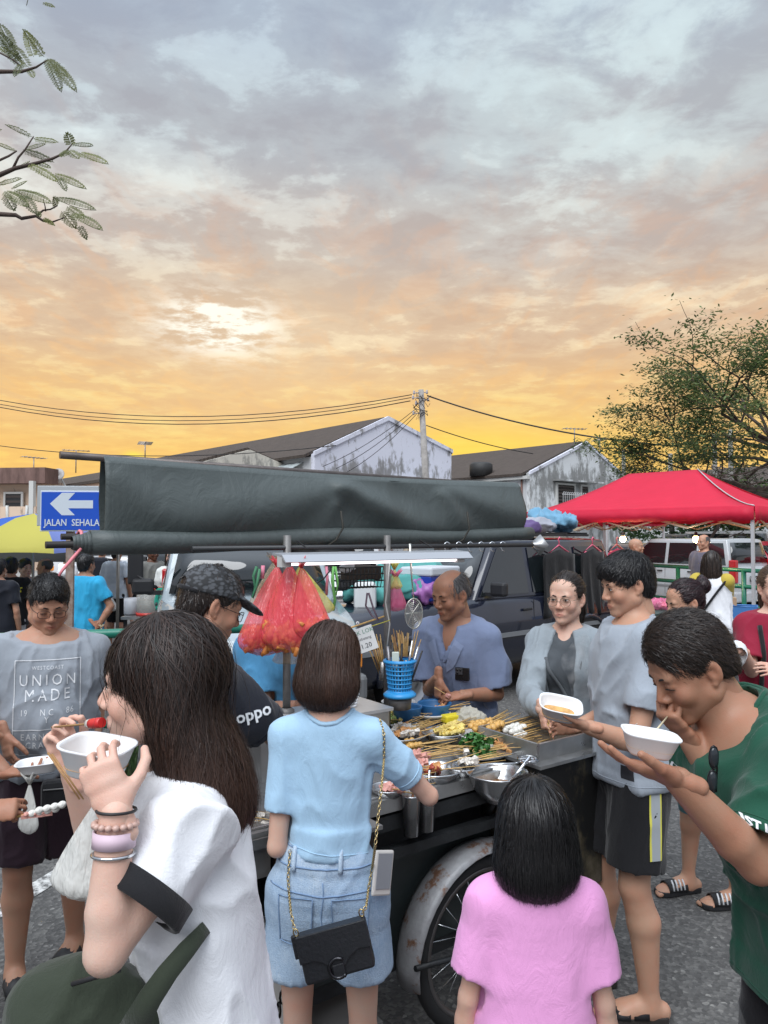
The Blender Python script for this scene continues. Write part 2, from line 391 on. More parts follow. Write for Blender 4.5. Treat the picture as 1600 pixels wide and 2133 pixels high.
class Vol:
    def __init__(s, lo, hi, h):
        s.lo = V3(lo); s.h = h; s.n = np.ceil((V3(hi) - s.lo) / h).astype(int) + 1
        s.f = np.full(s.n, 9., np.float32)
    def _reg(s, lo, hi, m):
        a = np.clip(np.floor((np.asarray(lo) - m - s.lo) / s.h).astype(int), 0, s.n); b = np.clip(np.ceil((np.asarray(hi) + m - s.lo) / s.h).astype(int) + 1, 0, s.n)
        if np.any(b <= a): return None
        sl = tuple(slice(x, y) for x, y in zip(a, b))
        ax = [s.lo[i] + s.h * np.arange(a[i], b[i], dtype=np.float32) for i in range(3)]
        return sl, ax[0][:, None, None], ax[1][None, :, None], ax[2][None, None, :]
    def _put(s, sl, d, k, op):
        a = s.f[sl]
        if op == 'u':
            if k > 0: q = np.maximum(k - np.abs(a - d), 0); s.f[sl] = np.minimum(a, d) - q * q / (4 * k)
            else: s.f[sl] = np.minimum(a, d)
        elif op == 'd':
            d = -d
            if k > 0: q = np.maximum(k - np.abs(a - d), 0); s.f[sl] = np.maximum(a, d) + q * q / (4 * k)
            else: s.f[sl] = np.maximum(a, d)
    def ell(s, c, r, R_=None, k=.0, op='u'):
        """ellipsoid; R_ rows = its axes"""
        c = V3(c); r = V3(r) if hasattr(r, '__len__') else V3(r, r, r)
        m = r.max() if R_ is not None else r
        g = s._reg(c - m, c + m, k + 2 * s.h)
        if g is None: return s
        sl, X, Y, Z = g; X = X - c[0]; Y = Y - c[1]; Z = Z - c[2]
        if R_ is not None: q = [R_[i][0] * X + R_[i][1] * Y + R_[i][2] * Z for i in range(3)]
        else: q = [X, Y, Z]
        rho = np.sqrt((q[0] / r[0]) ** 2 + (q[1] / r[1]) ** 2 + (q[2] / r[2]) ** 2); rr = np.sqrt(X * X + Y * Y + Z * Z)
        d = np.where(rho < .05, -r.min(), rr * (rho - 1) / np.maximum(rho, .05)); s._put(sl, d, k, op); return s
    def cone(s, a, b, ra, rb, k=0., op='u', flat=1., fd=None, cut=None):
        """round cone; flat < 1 squashes it along fd"""
        a = V3(a); b = V3(b); m = max(ra, rb)
        g = s._reg(np.minimum(a, b) - m, np.maximum(a, b) + m, k + 2 * s.h)
        if g is None: return s
        sl, X, Y, Z = g; X = X - a[0]; Y = Y - a[1]; Z = Z - a[2]; e = b - a; l2 = max(float(e @ e), 1e-9)
        t = np.clip((X * e[0] + Y * e[1] + Z * e[2]) / l2, 0, 1); X = X - t * e[0]; Y = Y - t * e[1]; Z = Z - t * e[2]
        r = ra + (rb - ra) * t; q2 = X * X + Y * Y + Z * Z
        if flat != 1.:
            fd = _u(fd); w = X * fd[0] + Y * fd[1] + Z * fd[2]; q2 = q2 + w * w * (1 / flat ** 2 - 1); d = (np.sqrt(q2) - r) * flat
        else: d = np.sqrt(q2) - r
        if cut is not None:
            p, u = cut; _, X, Y, Z = g; d = np.maximum(d, (X - p[0]) * u[0] + (Y - p[1]) * u[1] + (Z - p[2]) * u[2])
        s._put(sl, d, k, op); return s
    def chain(s, pts, rad, k=0., **kw):
        for i in range(len(pts) - 1): s.cone(pts[i], pts[i + 1], rad[i], rad[i + 1], k, **kw)
        return s
    def tube(s, P, W, D, lat, k=0., op='u', sub=3, caps=True, pw=2.0):
        """elliptic tube through nodes P with half widths W (along lat) and half depths D"""
        P = np.asarray(P, np.float32); W = np.asarray(W, np.float32); D = np.asarray(D, np.float32); lat = np.asarray(lat, np.float32)
        if lat.ndim == 1: lat = np.repeat(lat[None], len(P), 0)
        if sub > 1 and len(P) > 2:
            A = np.concatenate([P, W[:, None], D[:, None], lat], 1); out = []
            E = np.concatenate([2 * A[:1] - A[1:2], A, 2 * A[-1:] - A[-2:-1]])
            for i in range(1, len(E) - 2):
                p0, p1, p2, p3 = E[i - 1:i + 3]
                for t in np.linspace(0, 1, sub, endpoint=False):
                    out.append(.5 * (2 * p1 + (p2 - p0) * t + (2 * p0 - 5 * p1 + 4 * p2 - p3) * t * t + (3 * p1 - p0 - 3 * p2 + p3) * t ** 3))
            out.append(E[-2]); A = np.array(out, np.float32); P, W, D, lat = A[:, :3], A[:, 3], A[:, 4], A[:, 5:8]
        n = len(P)
        for i in range(n - 1):
            a, b = P[i], P[i + 1]; e = b - a; l = float(np.linalg.norm(e))
            if l < 1e-6: continue
            ez = e / l; ex = _u(lat[i] - ez * (lat[i] @ ez)); ey = np.cross(ez, ex)
            m = max(W[i], W[i + 1], D[i], D[i + 1])
            g = s._reg(np.minimum(a, b) - m, np.maximum(a, b) + m, k + 2 * s.h)
            if g is None: continue
            sl, X, Y, Z = g; X = X - a[0]; Y = Y - a[1]; Z = Z - a[2]
            w_ = X * ez[0] + Y * ez[1] + Z * ez[2]; t = np.clip(w_ / l, 0, 1); w_ = w_ - t * l
            u_ = X * ex[0] + Y * ex[1] + Z * ex[2]; v_ = X * ey[0] + Y * ey[1] + Z * ey[2]
            w = W[i] + (W[i + 1] - W[i]) * t; dd = D[i] + (D[i + 1] - D[i]) * t; mn = np.minimum(w, dd)
            if not caps and (i == 0 or i == n - 2): mn = np.minimum(mn, .012)
            if pw == 2.0: rho = np.sqrt((u_ / w) ** 2 + (v_ / dd) ** 2 + (w_ / mn) ** 2)
            else: rho = (np.abs(u_ / w) ** pw + np.abs(v_ / dd) ** pw + np.abs(w_ / mn) ** pw) ** (1 / pw)
            rr = np.sqrt(u_ * u_ + v_ * v_ + w_ * w_)
            d = np.where(rho < .1, -np.minimum(w, dd), rr * (rho - 1) / np.maximum(rho, .1)); s._put(sl, d, k if i == 0 else max(k, .01), op)
        return s
    def plane(s, p, nrm, k=0., lo=None, hi=None):
        """remove everything on the side the normal points to (inside optional box)"""
        p = V3(p); nrm = _u(nrm)
        g = s._reg(s.lo if lo is None else V3(lo), s.lo + s.h * s.n if hi is None else V3(hi), 0)
        if g is None: return s
        sl, X, Y, Z = g; d = -((X - p[0]) * nrm[0] + (Y - p[1]) * nrm[1] + (Z - p[2]) * nrm[2]); s._put(sl, d, k, 'd'); return s
    def mesh(s, smooth=1):
        f = s.f; ins = f < 0
        c = [ins[a:f.shape[0] - 1 + a, b:f.shape[1] - 1 + b, d:f.shape[2] - 1 + d] for a in (0, 1) for b in (0, 1) for d in (0, 1)]
        cnt = sum(q.astype(np.int8) for q in c); act = (cnt > 0) & (cnt < 8); idx = np.argwhere(act); n = len(idx)
        cid = np.full(act.shape, -1, np.int32); cid[tuple(idx.T)] = np.arange(n)
        off = np.array([(a, b, d) for a in (0, 1) for b in (0, 1) for d in (0, 1)])
        vals = np.stack([f[tuple((idx + o).T)] for o in off], 1)
        acc = np.zeros((n, 3), np.float32); num = np.zeros(n, np.float32)
        for i in range(8):
            for j in range(i + 1, 8):
                if np.abs(off[i] - off[j]).sum() != 1: continue
                vi, vj = vals[:, i], vals[:, j]; m = (vi < 0) != (vj < 0)
                if not m.any(): continue
                t = np.clip(vi[m] / (vi[m] - vj[m]), 0, 1)[:, None]
                acc[m] += off[i] + (off[j] - off[i]) * t; num[m] += 1
        V = s.lo + s.h * (idx + acc / np.maximum(num, 1)[:, None])
        F = []
        for ax in range(3):
            o1, o2 = (ax + 1) % 3, (ax + 2) % 3
            sl0 = [slice(None)] * 3; sl1 = [slice(None)] * 3; sl0[ax] = slice(0, -1); sl1[ax] = slice(1, None)
            a, b = ins[tuple(sl0)], ins[tuple(sl1)]; e = np.argwhere(a != b)
            e = e[(e[:, o1] > 0) & (e[:, o2] > 0) & (e[:, o1] < s.n[o1] - 1) & (e[:, o2] < s.n[o2] - 1)]
            if not len(e): continue
            d1 = np.zeros(3, int); d1[o1] = 1; d2 = np.zeros(3, int); d2[o2] = 1
            q = np.stack([cid[tuple((e - d1 - d2).T)], cid[tuple((e - d2).T)], cid[tuple(e.T)], cid[tuple((e - d1).T)]], 1)
            flip = ~a[tuple(e.T)]; q[flip] = q[flip][:, ::-1]; F.append(q)
        F = np.concatenate(F); F = F[(F >= 0).all(1)]
        for _ in range(smooth): V = lap(V, F, .5)
        return V.astype(np.float32), F
def lap(V, F, w=.5):
    n = len(V); e0 = F.ravel(); e1 = np.roll(F, -1, 1).ravel(); i = np.concatenate([e0, e1]); j = np.concatenate([e1, e0])
    num = np.maximum(np.bincount(i, minlength=n), 1); A = np.stack([np.bincount(i, V[j, a], n) / num for a in range(3)], 1)
    return V + (A - V) * w
def normals(V, F):
    a = V[F[:, 2]] - V[F[:, 0]]; b = V[F[:, 3]] - V[F[:, 1]]; fn = np.cross(a, b); n = len(V); out = np.zeros((n, 3))
    for c in range(4):
        for k in range(3): out[:, k] += np.bincount(F[:, c], fn[:, k], n)
    return out / np.maximum(np.linalg.norm(out, axis=1), 1e-12)[:, None]
def join(parts):
    V = []; F = []; o = 0
    for v, f in parts: V.append(v); F.append(f + o); o += len(v)
    return np.concatenate(V), np.concatenate(F)
def xf(V, m):
    m = np.array(m, np.float64); return (V @ m[:3, :3].T + m[:3, 3]).astype(np.float32)
# ============================================================ SETTING
def asphalt():
    n = NB('asphalt', .9)
    g = n.voro(62, out=1); ag = n.ramp(g, [(0, (.035, .034, .034)), (.55, (.095, .093, .09)), (.85, (.19, .185, .175)), (1, (.44, .43, .40))])
    b = n.noise(1.3, 6, .65); c = n.mix(.40, ag, n.ramp(b, [(.3, (.055, .054, .055)), (.7, (.15, .147, .14))]))
    spk = n.ramp(n.voro(34), [(0, 1.0), (.085, 0.0)]); sel = n.ramp(n.noise(9, 2), [(.56, 0.0), (.62, 1.0)])
    c = n.mix(n.math('MULTIPLY', spk, n.math('MULTIPLY', sel, .7)), c, (.5, .48, .44))
    n.bump(n.math('ADD', n.voro(62), n.math('MULTIPLY', n.noise(30), .6)), .8, .006)
    return n.set(Base_Color=c)
MB().sheet([[(-400, -30, 0), (400, -30, 0)], [(-400, 700, 0), (400, 700, 0)]], False).build('road', asphalt())['kind'] = 'structure'
n = NB('road_paint', .8); n.set(Base_Color=n.mix(n.ramp(n.noise(22, 6, .75), [(.42, 0.), (.58, 1.)]), (.12, .118, .115), (.62, .62, .60)))
def ground_strip(name, a, b, w, mat, z=.004):
    a = Vector((a.x, a.y, 0)); b = Vector((b.x, b.y, 0)); d = (b - a).normalized(); s = Vector((d.y, -d.x, 0)) * w / 2; z = Vector((0, 0, z))
    k = 12; g = [[a + (b - a) * i / k - s + z, a + (b - a) * i / k + s + z] for i in range(k + 1)]
    o = MB().sheet(g, False).build(name, mat); o['kind'] = 'structure'; return o
pa, pb = grd(0, 1897), grd(150, 1805); dd = (pb - pa).normalized()
ground_strip('road_marking', pa - dd * 3, pb + dd * 1.4, .12, MATS['road_paint'])
n = NB('concrete', .9); n.bump(n.noise(60), .4); n.set(Base_Color=n.mix(n.noise(1.5, 6), (.22, .215, .205), (.38, .37, .35)))
MB().box((26, 32.5, .05), (44, 33, .14)).build('parking_pavement', MATS['concrete'])['kind'] = 'structure'
MB().box((-32, 26, .05), (50, 24, .10)).build('pavement', MATS['concrete'])['kind'] = 'structure'
# verge of weeds by the green railing (the strip of grass under it)
def blades(name, x0, x1, y0, y1, n_, hmax, mat, label, cat):
    X = rng.uniform(x0, x1, n_); Y = rng.uniform(y0, y1, n_); H = rng.uniform(.25, 1, n_) * hmax; A = rng.uniform(0, 6.28, n_); T = rng.uniform(0, .5, n_)
    w = H * .07 + .003; dx = np.cos(A); dy = np.sin(A); lx = np.cos(A + 1.57) * T * H; ly = np.sin(A + 1.57) * T * H
    V = np.stack([np.stack([X - dx * w, Y - dy * w, X * 0], 1), np.stack([X + dx * w, Y + dy * w, X * 0], 1), np.stack([X + lx, Y + ly, H], 1)], 1).reshape(-1, 3)
    o = mesh_obj(name, np_mesh(name, V, np.arange(n_ * 3).reshape(-1, 3), False), mat); return tag(o, label, cat, kind='stuff')
M('weed', (.045, .09, .025), .7, var=.5, vscale=9, thin=.3)
blades('weeds', -3.6, -1.1, 4.9, 5.6, 9000, .34, MATS['weed'], 'low dark green weeds under the green railing', 'weeds')

# ---------------------------------------------------------------- houses
def stained(name, base, dark, amt=.5, sc=.55):
    n = NB(name, .9); v = n.mapv((1, 1, .45))
    m = n.ramp(n.math('ADD', n.math('MULTIPLY', n.noise(sc, 3, .5), .55), n.math('MULTIPLY', n.noise(2.6, 8, .72, v), .55)), [(.61 - amt * .12, 0.), (.66 - amt * .08, .85), (.8, 1.)])
    d = n.mix(n.noise(5, 4), dark, tuple(c * 1.9 for c in dark)); c = n.mix(m, base, d)
    n.bump(n.noise(8), .3, .02); return n.set(Base_Color=c)
W_WHITE = stained('wall_white_stained', (.70, .71, .80), (.15, .145, .14), .35)
W_MOULD = stained('wall_mouldy', (.66, .68, .69), (.13, .13, .125), .75)
W_SIDE = stained('wall_side', (.55, .56, .57), (.2, .2, .19), .1)
W_PEACH = stained('wall_peach', (.66, .50, .38), (.2, .15, .12), .1)
W_CREAM = stained('wall_cream', (.62, .58, .50), (.2, .19, .17), .1)
def roofmat(name, col):
    n = NB(name, .9); w1 = n.wave(1.6, n.mapv((1, 0, 0)), 0, 'X'); w2 = n.wave(1.1, n.mapv((0, 1, 0)), .2, 'Y', 'SAW')
    n.bump(n.math('ADD', w1, w2), .9, .06); k = n.mix(n.noise(2.5, 7, .7), tuple(c * .55 for c in col), tuple(c * 1.5 for c in col))
    return n.set(Base_Color=n.mix(n.math('MULTIPLY', w2, .35), k, tuple(c * .4 for c in col)))
ROOF = roofmat('roof_tiles', (.085, .066, .055))
DARKWIN = M('dark_window', (.025, .025, .025), .15); FRAMEW = M('painted_frame', (.55, .55, .53), .6)
RUST = M('rust_iron', (.16, .07, .04), .8, col2=(.07, .045, .035), vscale=14); IRONW = M('white_iron', (.6, .6, .6), .5)
E_ = Vector((-.66, .75, 0)).normalized(); G_ = Vector((E_.y, -E_.x, 0))
def house(name, A, w, zl, zr, t_ap, zap, length, wallm, sidem, label, over=.35):
    """gable house: gable from A along G_, ridge along E_. Local frame: x along G_, y along E_"""
    root = empty(name, (A.x, A.y, 0), math.atan2(G_.y, G_.x), label, 'house')
    MB().prism([(0, 0), (w, 0), (w, zr), (t_ap, zap), (0, zl)], 0, .25, 'y').build('gable_wall', wallm, root)
    MB().box((.1, length / 2 + .26, zl / 2 - .05), (.2, length - .02, zl - .1)).build('side_wall', sidem, root)
    MB().box((w - .1, length / 2 + .26, zr / 2 - .05), (.2, length - .02, zr - .1)).build('side_wall', sidem, root)
    MB().prism([(0, 0), (w, 0), (w, zr), (t_ap, zap), (0, zl)], length, length + .25, 'y').build('gable_wall', wallm, root)
    for a, b in (((t_ap, zap), (0, zl)), ((t_ap, zap), (w, zr))):
        d = Vector((b[0] - a[0], b[1] - a[1])); L = d.length; d /= L; o = Vector(a); e = o + d * (L + over)
        q = Vector((-d.y, d.x)) * (1 if d.x > 0 else -1) * .12
        r = MB().prism([(o.x, o.y - .01), (e.x, e.y - .01), (e.x + q.x, e.y + q.y), (o.x, o.y + .12)], .26, length + .4, 'y').build('roof_slope', ROOF, root)
    return root
A1 = at(655, 1115, 32); h1 = house('gable_house', A1, 8.5, 5.3, 6.03, 4.2, 7.23, 26, W_WHITE, W_SIDE, 'long white gable house with black mould stains behind the utility pole')
MB().prism([(-.05, 5.22), (4.2, 7.16), (8.55, 5.95), (8.55, 6.12), (4.2, 7.36), (-.05, 5.40)], -.08, .04, 'y').build('coping', W_WHITE, h1)
def metal_awning(parent, x0, x1, z, out, axis='gable'):
    mb = MB(); k = 18
    if axis == 'gable': g = [[(x0 + (x1 - x0) * i / k, -out, z - .5 * out + (i % 2) * .03), (x0 + (x1 - x0) * i / k, -.01, z + (i % 2) * .03)] for i in range(k + 1)]
    else: g = [[(-out, x0 + (x1 - x0) * i / k, z - .5 * out + (i % 2) * .03), (-.01, x0 + (x1 - x0) * i / k, z + (i % 2) * .03)] for i in range(k + 1)]
    mb.sheet(g, False); return mb.build('awning', M('awning_grey', (.36, .40, .40), .6, var=.2), parent, solid=.02)
metal_awning(h1, 4.6, 7.6, 4.55, 1.0); metal_awning(h1, .8, 6.5, 5.0, .9, 'side')
MB().box((-.06, 3.8, 4.1), (.06, 3.0, .9)).build('window', DARKWIN, h1)
MB().box((6.3, -.05, 3.6), (1.2, .06, 1.0)).build('window', DARKWIN, h1); MB().box((6.0, -.25, 4.02), (.9, .45, .5)).build('air_vent', M('soot', (.03, .03, .03), .8), h1)
A2 = at(1105, 1115, 38); h2 = house('gable_house', A2, 8.8, 4.97, 5.3, 4.99, 6.92, 24, W_MOULD, W_SIDE, 'mouldy grey gable house with dark balcony window left of the red tent')
MB().prism([(-.05, 4.9), (4.99, 6.85), (8.85, 5.22), (8.85, 5.36), (4.99, 7.02), (-.05, 5.06)], -.08, .04, 'y').build('coping', W_WHITE, h2)
def shutter_window(root, x, z, w, h, bars=6, axis='gable', d=.06):
    r = MB(); f = lambda cx, cz, ww, hh, o, dd: (((cx, -o, cz), (ww, dd, hh)) if axis == 'gable' else ((-o, cx, cz), (dd, ww, hh)))
    p = MB().box(*f(x, z, w, h, .03, .06)).build('window', DARKWIN, root)
    for s in (-1, 1):
        MB().box(*f(x + s * (w / 2 + .05), z, .1, h + .2, .05, .12)).build('frame', FRAMEW, p); MB().box(*f(x, z + s * (h / 2 + .05), w, .1, .05, .12)).build('frame', FRAMEW, p)
    for i in range(bars):
        MB().box(*f(x, z - h / 2 + h * (i + .5) / bars, w - .02, h / bars * .45, .075, .03)).build('louvre', M('louvre_dark', (.06, .045, .04), .6), p)
    return p
shutter_window(h2, 3.0, 3.86, 1.5, 1.25, 7); shutter_window(h2, 4.75, 3.86, .6, 1.25, 7); shutter_window(h2, 7.35, 4.0, .55, .75, 4)
shutter_window(h2, 2.0, 4.2, .9, .55, 3, 'side'); MB().box((-.035, 6.5, 4.15), (.05, 3.2, .55)).build('window', DARKWIN, h2)
MB().box((3.9, -.55, 3.1), (5.2, 1.1, .12)).build('balcony_floor', W_SIDE, h2); MB().box((3.9, -.3, 4.7), (4.0, .6, .08)).build('ledge', W_MOULD, h2)
bal = MB()
for i in range(30): bal.tube([(1.35 + i * .176, -1.05, 3.15), (1.35 + i * .176, -1.05, 3.95), (1.35 + i * .176, -1.12, 4.02)], .018, 5)
bal.bar((1.3, -1.05, 3.9), (6.5, -1.05, 3.9), .04, .04).bar((1.3, -1.05, 3.3), (6.5, -1.05, 3.3), .04, .04); bal.build('balcony_railing', IRONW, h2)
MB().tube([(-.05, .5, 0), (-.05, .5, 4.85)], .05).build('drain_pipe', M('drain_rust', (.18, .09, .07), .7), h2)
t = MB().lathe([(0, 0), (.62, 0), (.62, .62), (.5, .72), (0, .74)], 16, (-.1, 3.2, 5.0)); t.build('water_tank', M('tank_black', (.03, .03, .03), .6), h2)
MB().box((-.12, 12, 4.75), (.26, 24, .16)).build('gutter', FRAMEW, h2)
A3 = at(340, 1115, 30); h3 = house('terrace_house', A3, 8, 4.35, 4.35, 4.0, 5.55, 34, W_CREAM, W_CREAM, 'low terrace house with brown tiled roof behind the one-way sign')
MB().box((-.15, 5.0, 4.15), (.14, 10, .2)).build('fascia', M('fascia_peach', (.55, .36, .25), .7), h3); MB().box((-.14, 17, 4.15), (.12, 10, .2)).build('fascia', FRAMEW, h3)
shutter_window(h3, 5.5, 3.0, .9, 1.6, 6, 'side')
# front extension with balcony at the far left
P3 = A3 + E_ * 13.6 - G_ * 2.6; P3 = at(98, 1115, 36); ex = empty('balcony_house', (P3.x, P3.y, 0), R(84), 'peach balcony house with rusty metal roof edge at the far left', 'house')
MB().box((1.4, 6, 2.2), (2.6, 12, 4.4)).build('wall', W_PEACH, ex)
MB().box((0, 6, 4.65), (1.2, 12.4, .75)).build('roof_edge', M('rust_sheet', (.10, .055, .045), .7, col2=(.22, .13, .11), vscale=3, stretch=(1, 1, .3)), ex)
MB().box((-.5, 6, 2.05), (1.0, 12, .2)).build('balcony_floor', W_PEACH, ex); MB().box((-.95, 6, 2.65), (.12, 12, 1.0)).build('parapet', W_PEACH, ex)
for i in range(5): MB().box((-.96, .2 + i * 2.9, 3.25), (.22, .22, 2.2)).build('column', FRAMEW, ex)
for i in range(8):
    y = .9 + i * 1.45; MB().tube([(-1.04, y - .5, 3.2), (-1.04, y - .48, 2.65), (-1.04, y - .25, 2.35), (-1.04, y + .25, 2.35), (-1.04, y + .48, 2.65), (-1.04, y + .5, 3.2)], .07, 6).build('arch_trim', FRAMEW, ex)
for i in range(4): shutter_window(ex, 1.7 + i * 2.9, 3.3, .8, 1.0, 4, 'side')
MB().box((-.98, 11, 2.7), (.10, 3.8, 1.1)).build('stained_panel', W_MOULD, ex)
A4 = at(1640, 1115, 37); h4 = house('long_house', A4, 9, 4.3, 4.3, 4.5, 5.6, 30, W_MOULD, W_SIDE, 'long dark roofed house half hidden behind the rain tree')
shutter_window(h4, 4, 3.2, 1.2, .9, 4, 'side')
# dishes and antennas on the roofs
def antenna(base, h, label):
    r = empty('tv_antenna', base, random.uniform(0, 3), label, 'antenna', 'roof antennas'); M('alu', (.35, .33, .32), .5, .7)
    MB().tube([(0, 0, 0), (0, 0, h)], .03, 5).build('mast', MATS['alu'], r); b = MB().tube([(-.7, 0, h), (.7, 0, h)], .022, 5)
    for i in range(6): b.tube([(-.6 + i * .24, -.35, h), (-.6 + i * .24, .35, h)], .016, 4)
    b.build('boom', MATS['alu'], r)
for q, (px, py, D, hgt, lb) in enumerate([(70, 990, 42, 1.0, 'thin roof antenna above the balcony house'), (158, 985, 40, 1.2, 'roof antenna under the end of the tarp pole'), (302, 960, 38, .9, 'roof antenna by the bright cloud gap'), (1197, 930, 42, 1.0, 'roof antenna left of the mouldy gable'), (1250, 955, 44, 1.1, 'roof antenna right of the mouldy gable peak')]):
    antenna(at(px, py, D), hgt, lb)
dsh = empty('satellite_dish', at(121, 1003, 37), 0, 'grey satellite dish on the roof edge behind the sign', 'dish')
MB().lathe([(.02, .0), (.18, .03), (.34, .1)], 18, (0, 0, .3), Matrix.Rotation(R(70), 3, 'X')).build('reflector', M('dish_grey', (.4, .38, .37), .5), dsh, solid=.02)
MB().tube([(0, .1, .4), (.15, .2, 0), (.4, .1, -.35)], .05, 6).build('bracket', FRAMEW, dsh)
# ---------------------------------------------------------------- utility pole and wires
PD = 30; top = at(877, 812, PD); base = at(893, 1115, PD); pr = empty('utility_pole', (base.x, base.y, 0), 0, 'leaning concrete utility pole with insulators and tangled wires', 'pole')
b0 = base - (top - base) * .32; CONC = M('pole_concrete', (.34, .32, .30), .9, var=.2)
MB().tube([Vector((b0.x, PD, 0)), top], [.17, .11], 10).build('shaft', CONC, pr, world=True)
WIRE = M('wire_black', (.012, .011, .012), .6); PORC = M('porcelain', (.45, .42, .44), .4)
for (dx, dz) in ((-.28, -.12), (-.32, -.32), (.24, -.1), (.28, -.4), (-.2, -.55), (-.3, -.95)):
    p = top + Vector((dx, 0, dz)); MB().tube([p - Vector((dx, 0, 0)), p], .02, 5).lathe([(0, .1), (.05, .08), (.03, .03), (.06, -.02), (.03, -.06), (0, -.08)], 8, p).build('insulator', PORC, pr, world=True)
lp = MB()
for i in range(14):
    a = top + Vector((random.uniform(-.4, .4), -.1, random.uniform(-1.0, -.1))); c = top + Vector((random.uniform(-.4, .4), -.12, random.uniform(-1.0, -.1)))
    lp.tube([a, (a + c) / 2 + Vector((random.uniform(-.35, .35), -.1, random.uniform(-.35, .1))), c], .013, 4)
lp.build('jumper_wires', WIRE, pr, world=True)
def wire(a, b, sag, r=.018, label='', n_=14):
    pts = [a + (b - a) * (i / n_) - Vector((0, 0, sag * 4 * (i / n_) * (1 - i / n_))) for i in range(n_ + 1)]
    o = MB().tube(pts, r, 5).build('overhead_wire', WIRE); return tag(o, label, 'wire', 'overhead wires at the pole')
wire(at(-60, 822, 34), at(858, 822, PD), .95, .018, 'topmost black wire running left from the utility pole')
wire(at(-60, 830, 34), at(857, 828, PD), .98, .016, 'second wire from the top running left from the pole')
wire(at(-60, 836, 34), at(855, 835, PD), 1.0, .02, 'lowest of the three wires running left from the pole')
wire(at(890, 824, PD), at(1420, 930, 26), .35, .03, 'thick wire running right from the pole into the tree')
wire(at(888, 886, PD), at(1110, 945, 33), .12, .02, 'thin wire running down right to the mouldy house')
wire(at(-60, 920, 36), at(700, 928, 30), .55, .018, 'lone low wire over the roofs at the left')
for q, (x, y) in enumerate(((672, 972), (700, 976), (720, 985))):
    wire(at(868, 850 + q * 6, PD), at(x, y, 31.5), .2, .013, ('service wire drooping to the white gable wall, highest', 'middle service wire drooping to the white gable wall', 'lowest service wire drooping to the white gable wall')[q])
MB().tube([at(1300, 1010, 40), at(1299, 938, 40)], [.12, .1], 8).build('lamp_pole', CONC); tag(bpy.data.objects['lamp_pole'], 'short grey pole standing right of the mouldy gable', 'pole')
for px, y0, y1, lb in ((1492, 905, 1000, 'bare pole rising through the middle of the rain tree'), (1525, 895, 1000, 'bare pole rising through the right of the rain tree'), (1400, 945, 1000, 'bare pole standing left under the rain tree')):
    tag(MB().tube([at(px, 1115, 33), at(px - 4, y0, 33)], [.13, .1], 8).build('street_pole', CONC), lb, 'pole')

# ---------------------------------------------------------------- trees
BARK = M('bark', (.085, .06, .05), .9, var=.4, bump=.6, bscale=12)
def leafmat(name, a, b, thin=.35):
    n = NB(name, .6); at_ = n.attr('hue'); c = n.mix(at_.outputs['Fac'], a, b); n.set(Base_Color=c)
    t = n.N.new('ShaderNodeBsdfTranslucent'); n.L.new(c, t.inputs[0]); mx = n.N.new('ShaderNodeMixShader'); mx.inputs[0].default_value = thin
    n.L.new(n.b.outputs[0], mx.inputs[1]); n.L.new(t.outputs[0], mx.inputs[2]); n.L.new(mx.outputs[0], n.N['Material Output'].inputs[0]); return n.m
def leaf_obj(name, C, N1, N2, hue, mat, parent):
    """diamond leaves: centres C, half axes N1 (long), N2 (wide)"""
    V = np.stack([C - N1, C + N2, C + N1, C - N2], 1).reshape(-1, 3); F = np.arange(len(C) * 4).reshape(-1, 4)
    me = np_mesh(name, V, F, False); a = me.attributes.new('hue', 'FLOAT', 'POINT'); a.data.foreach_set('value', np.repeat(hue, 4).astype(np.float32))
    return mesh_obj(name, me, mat, parent, True)
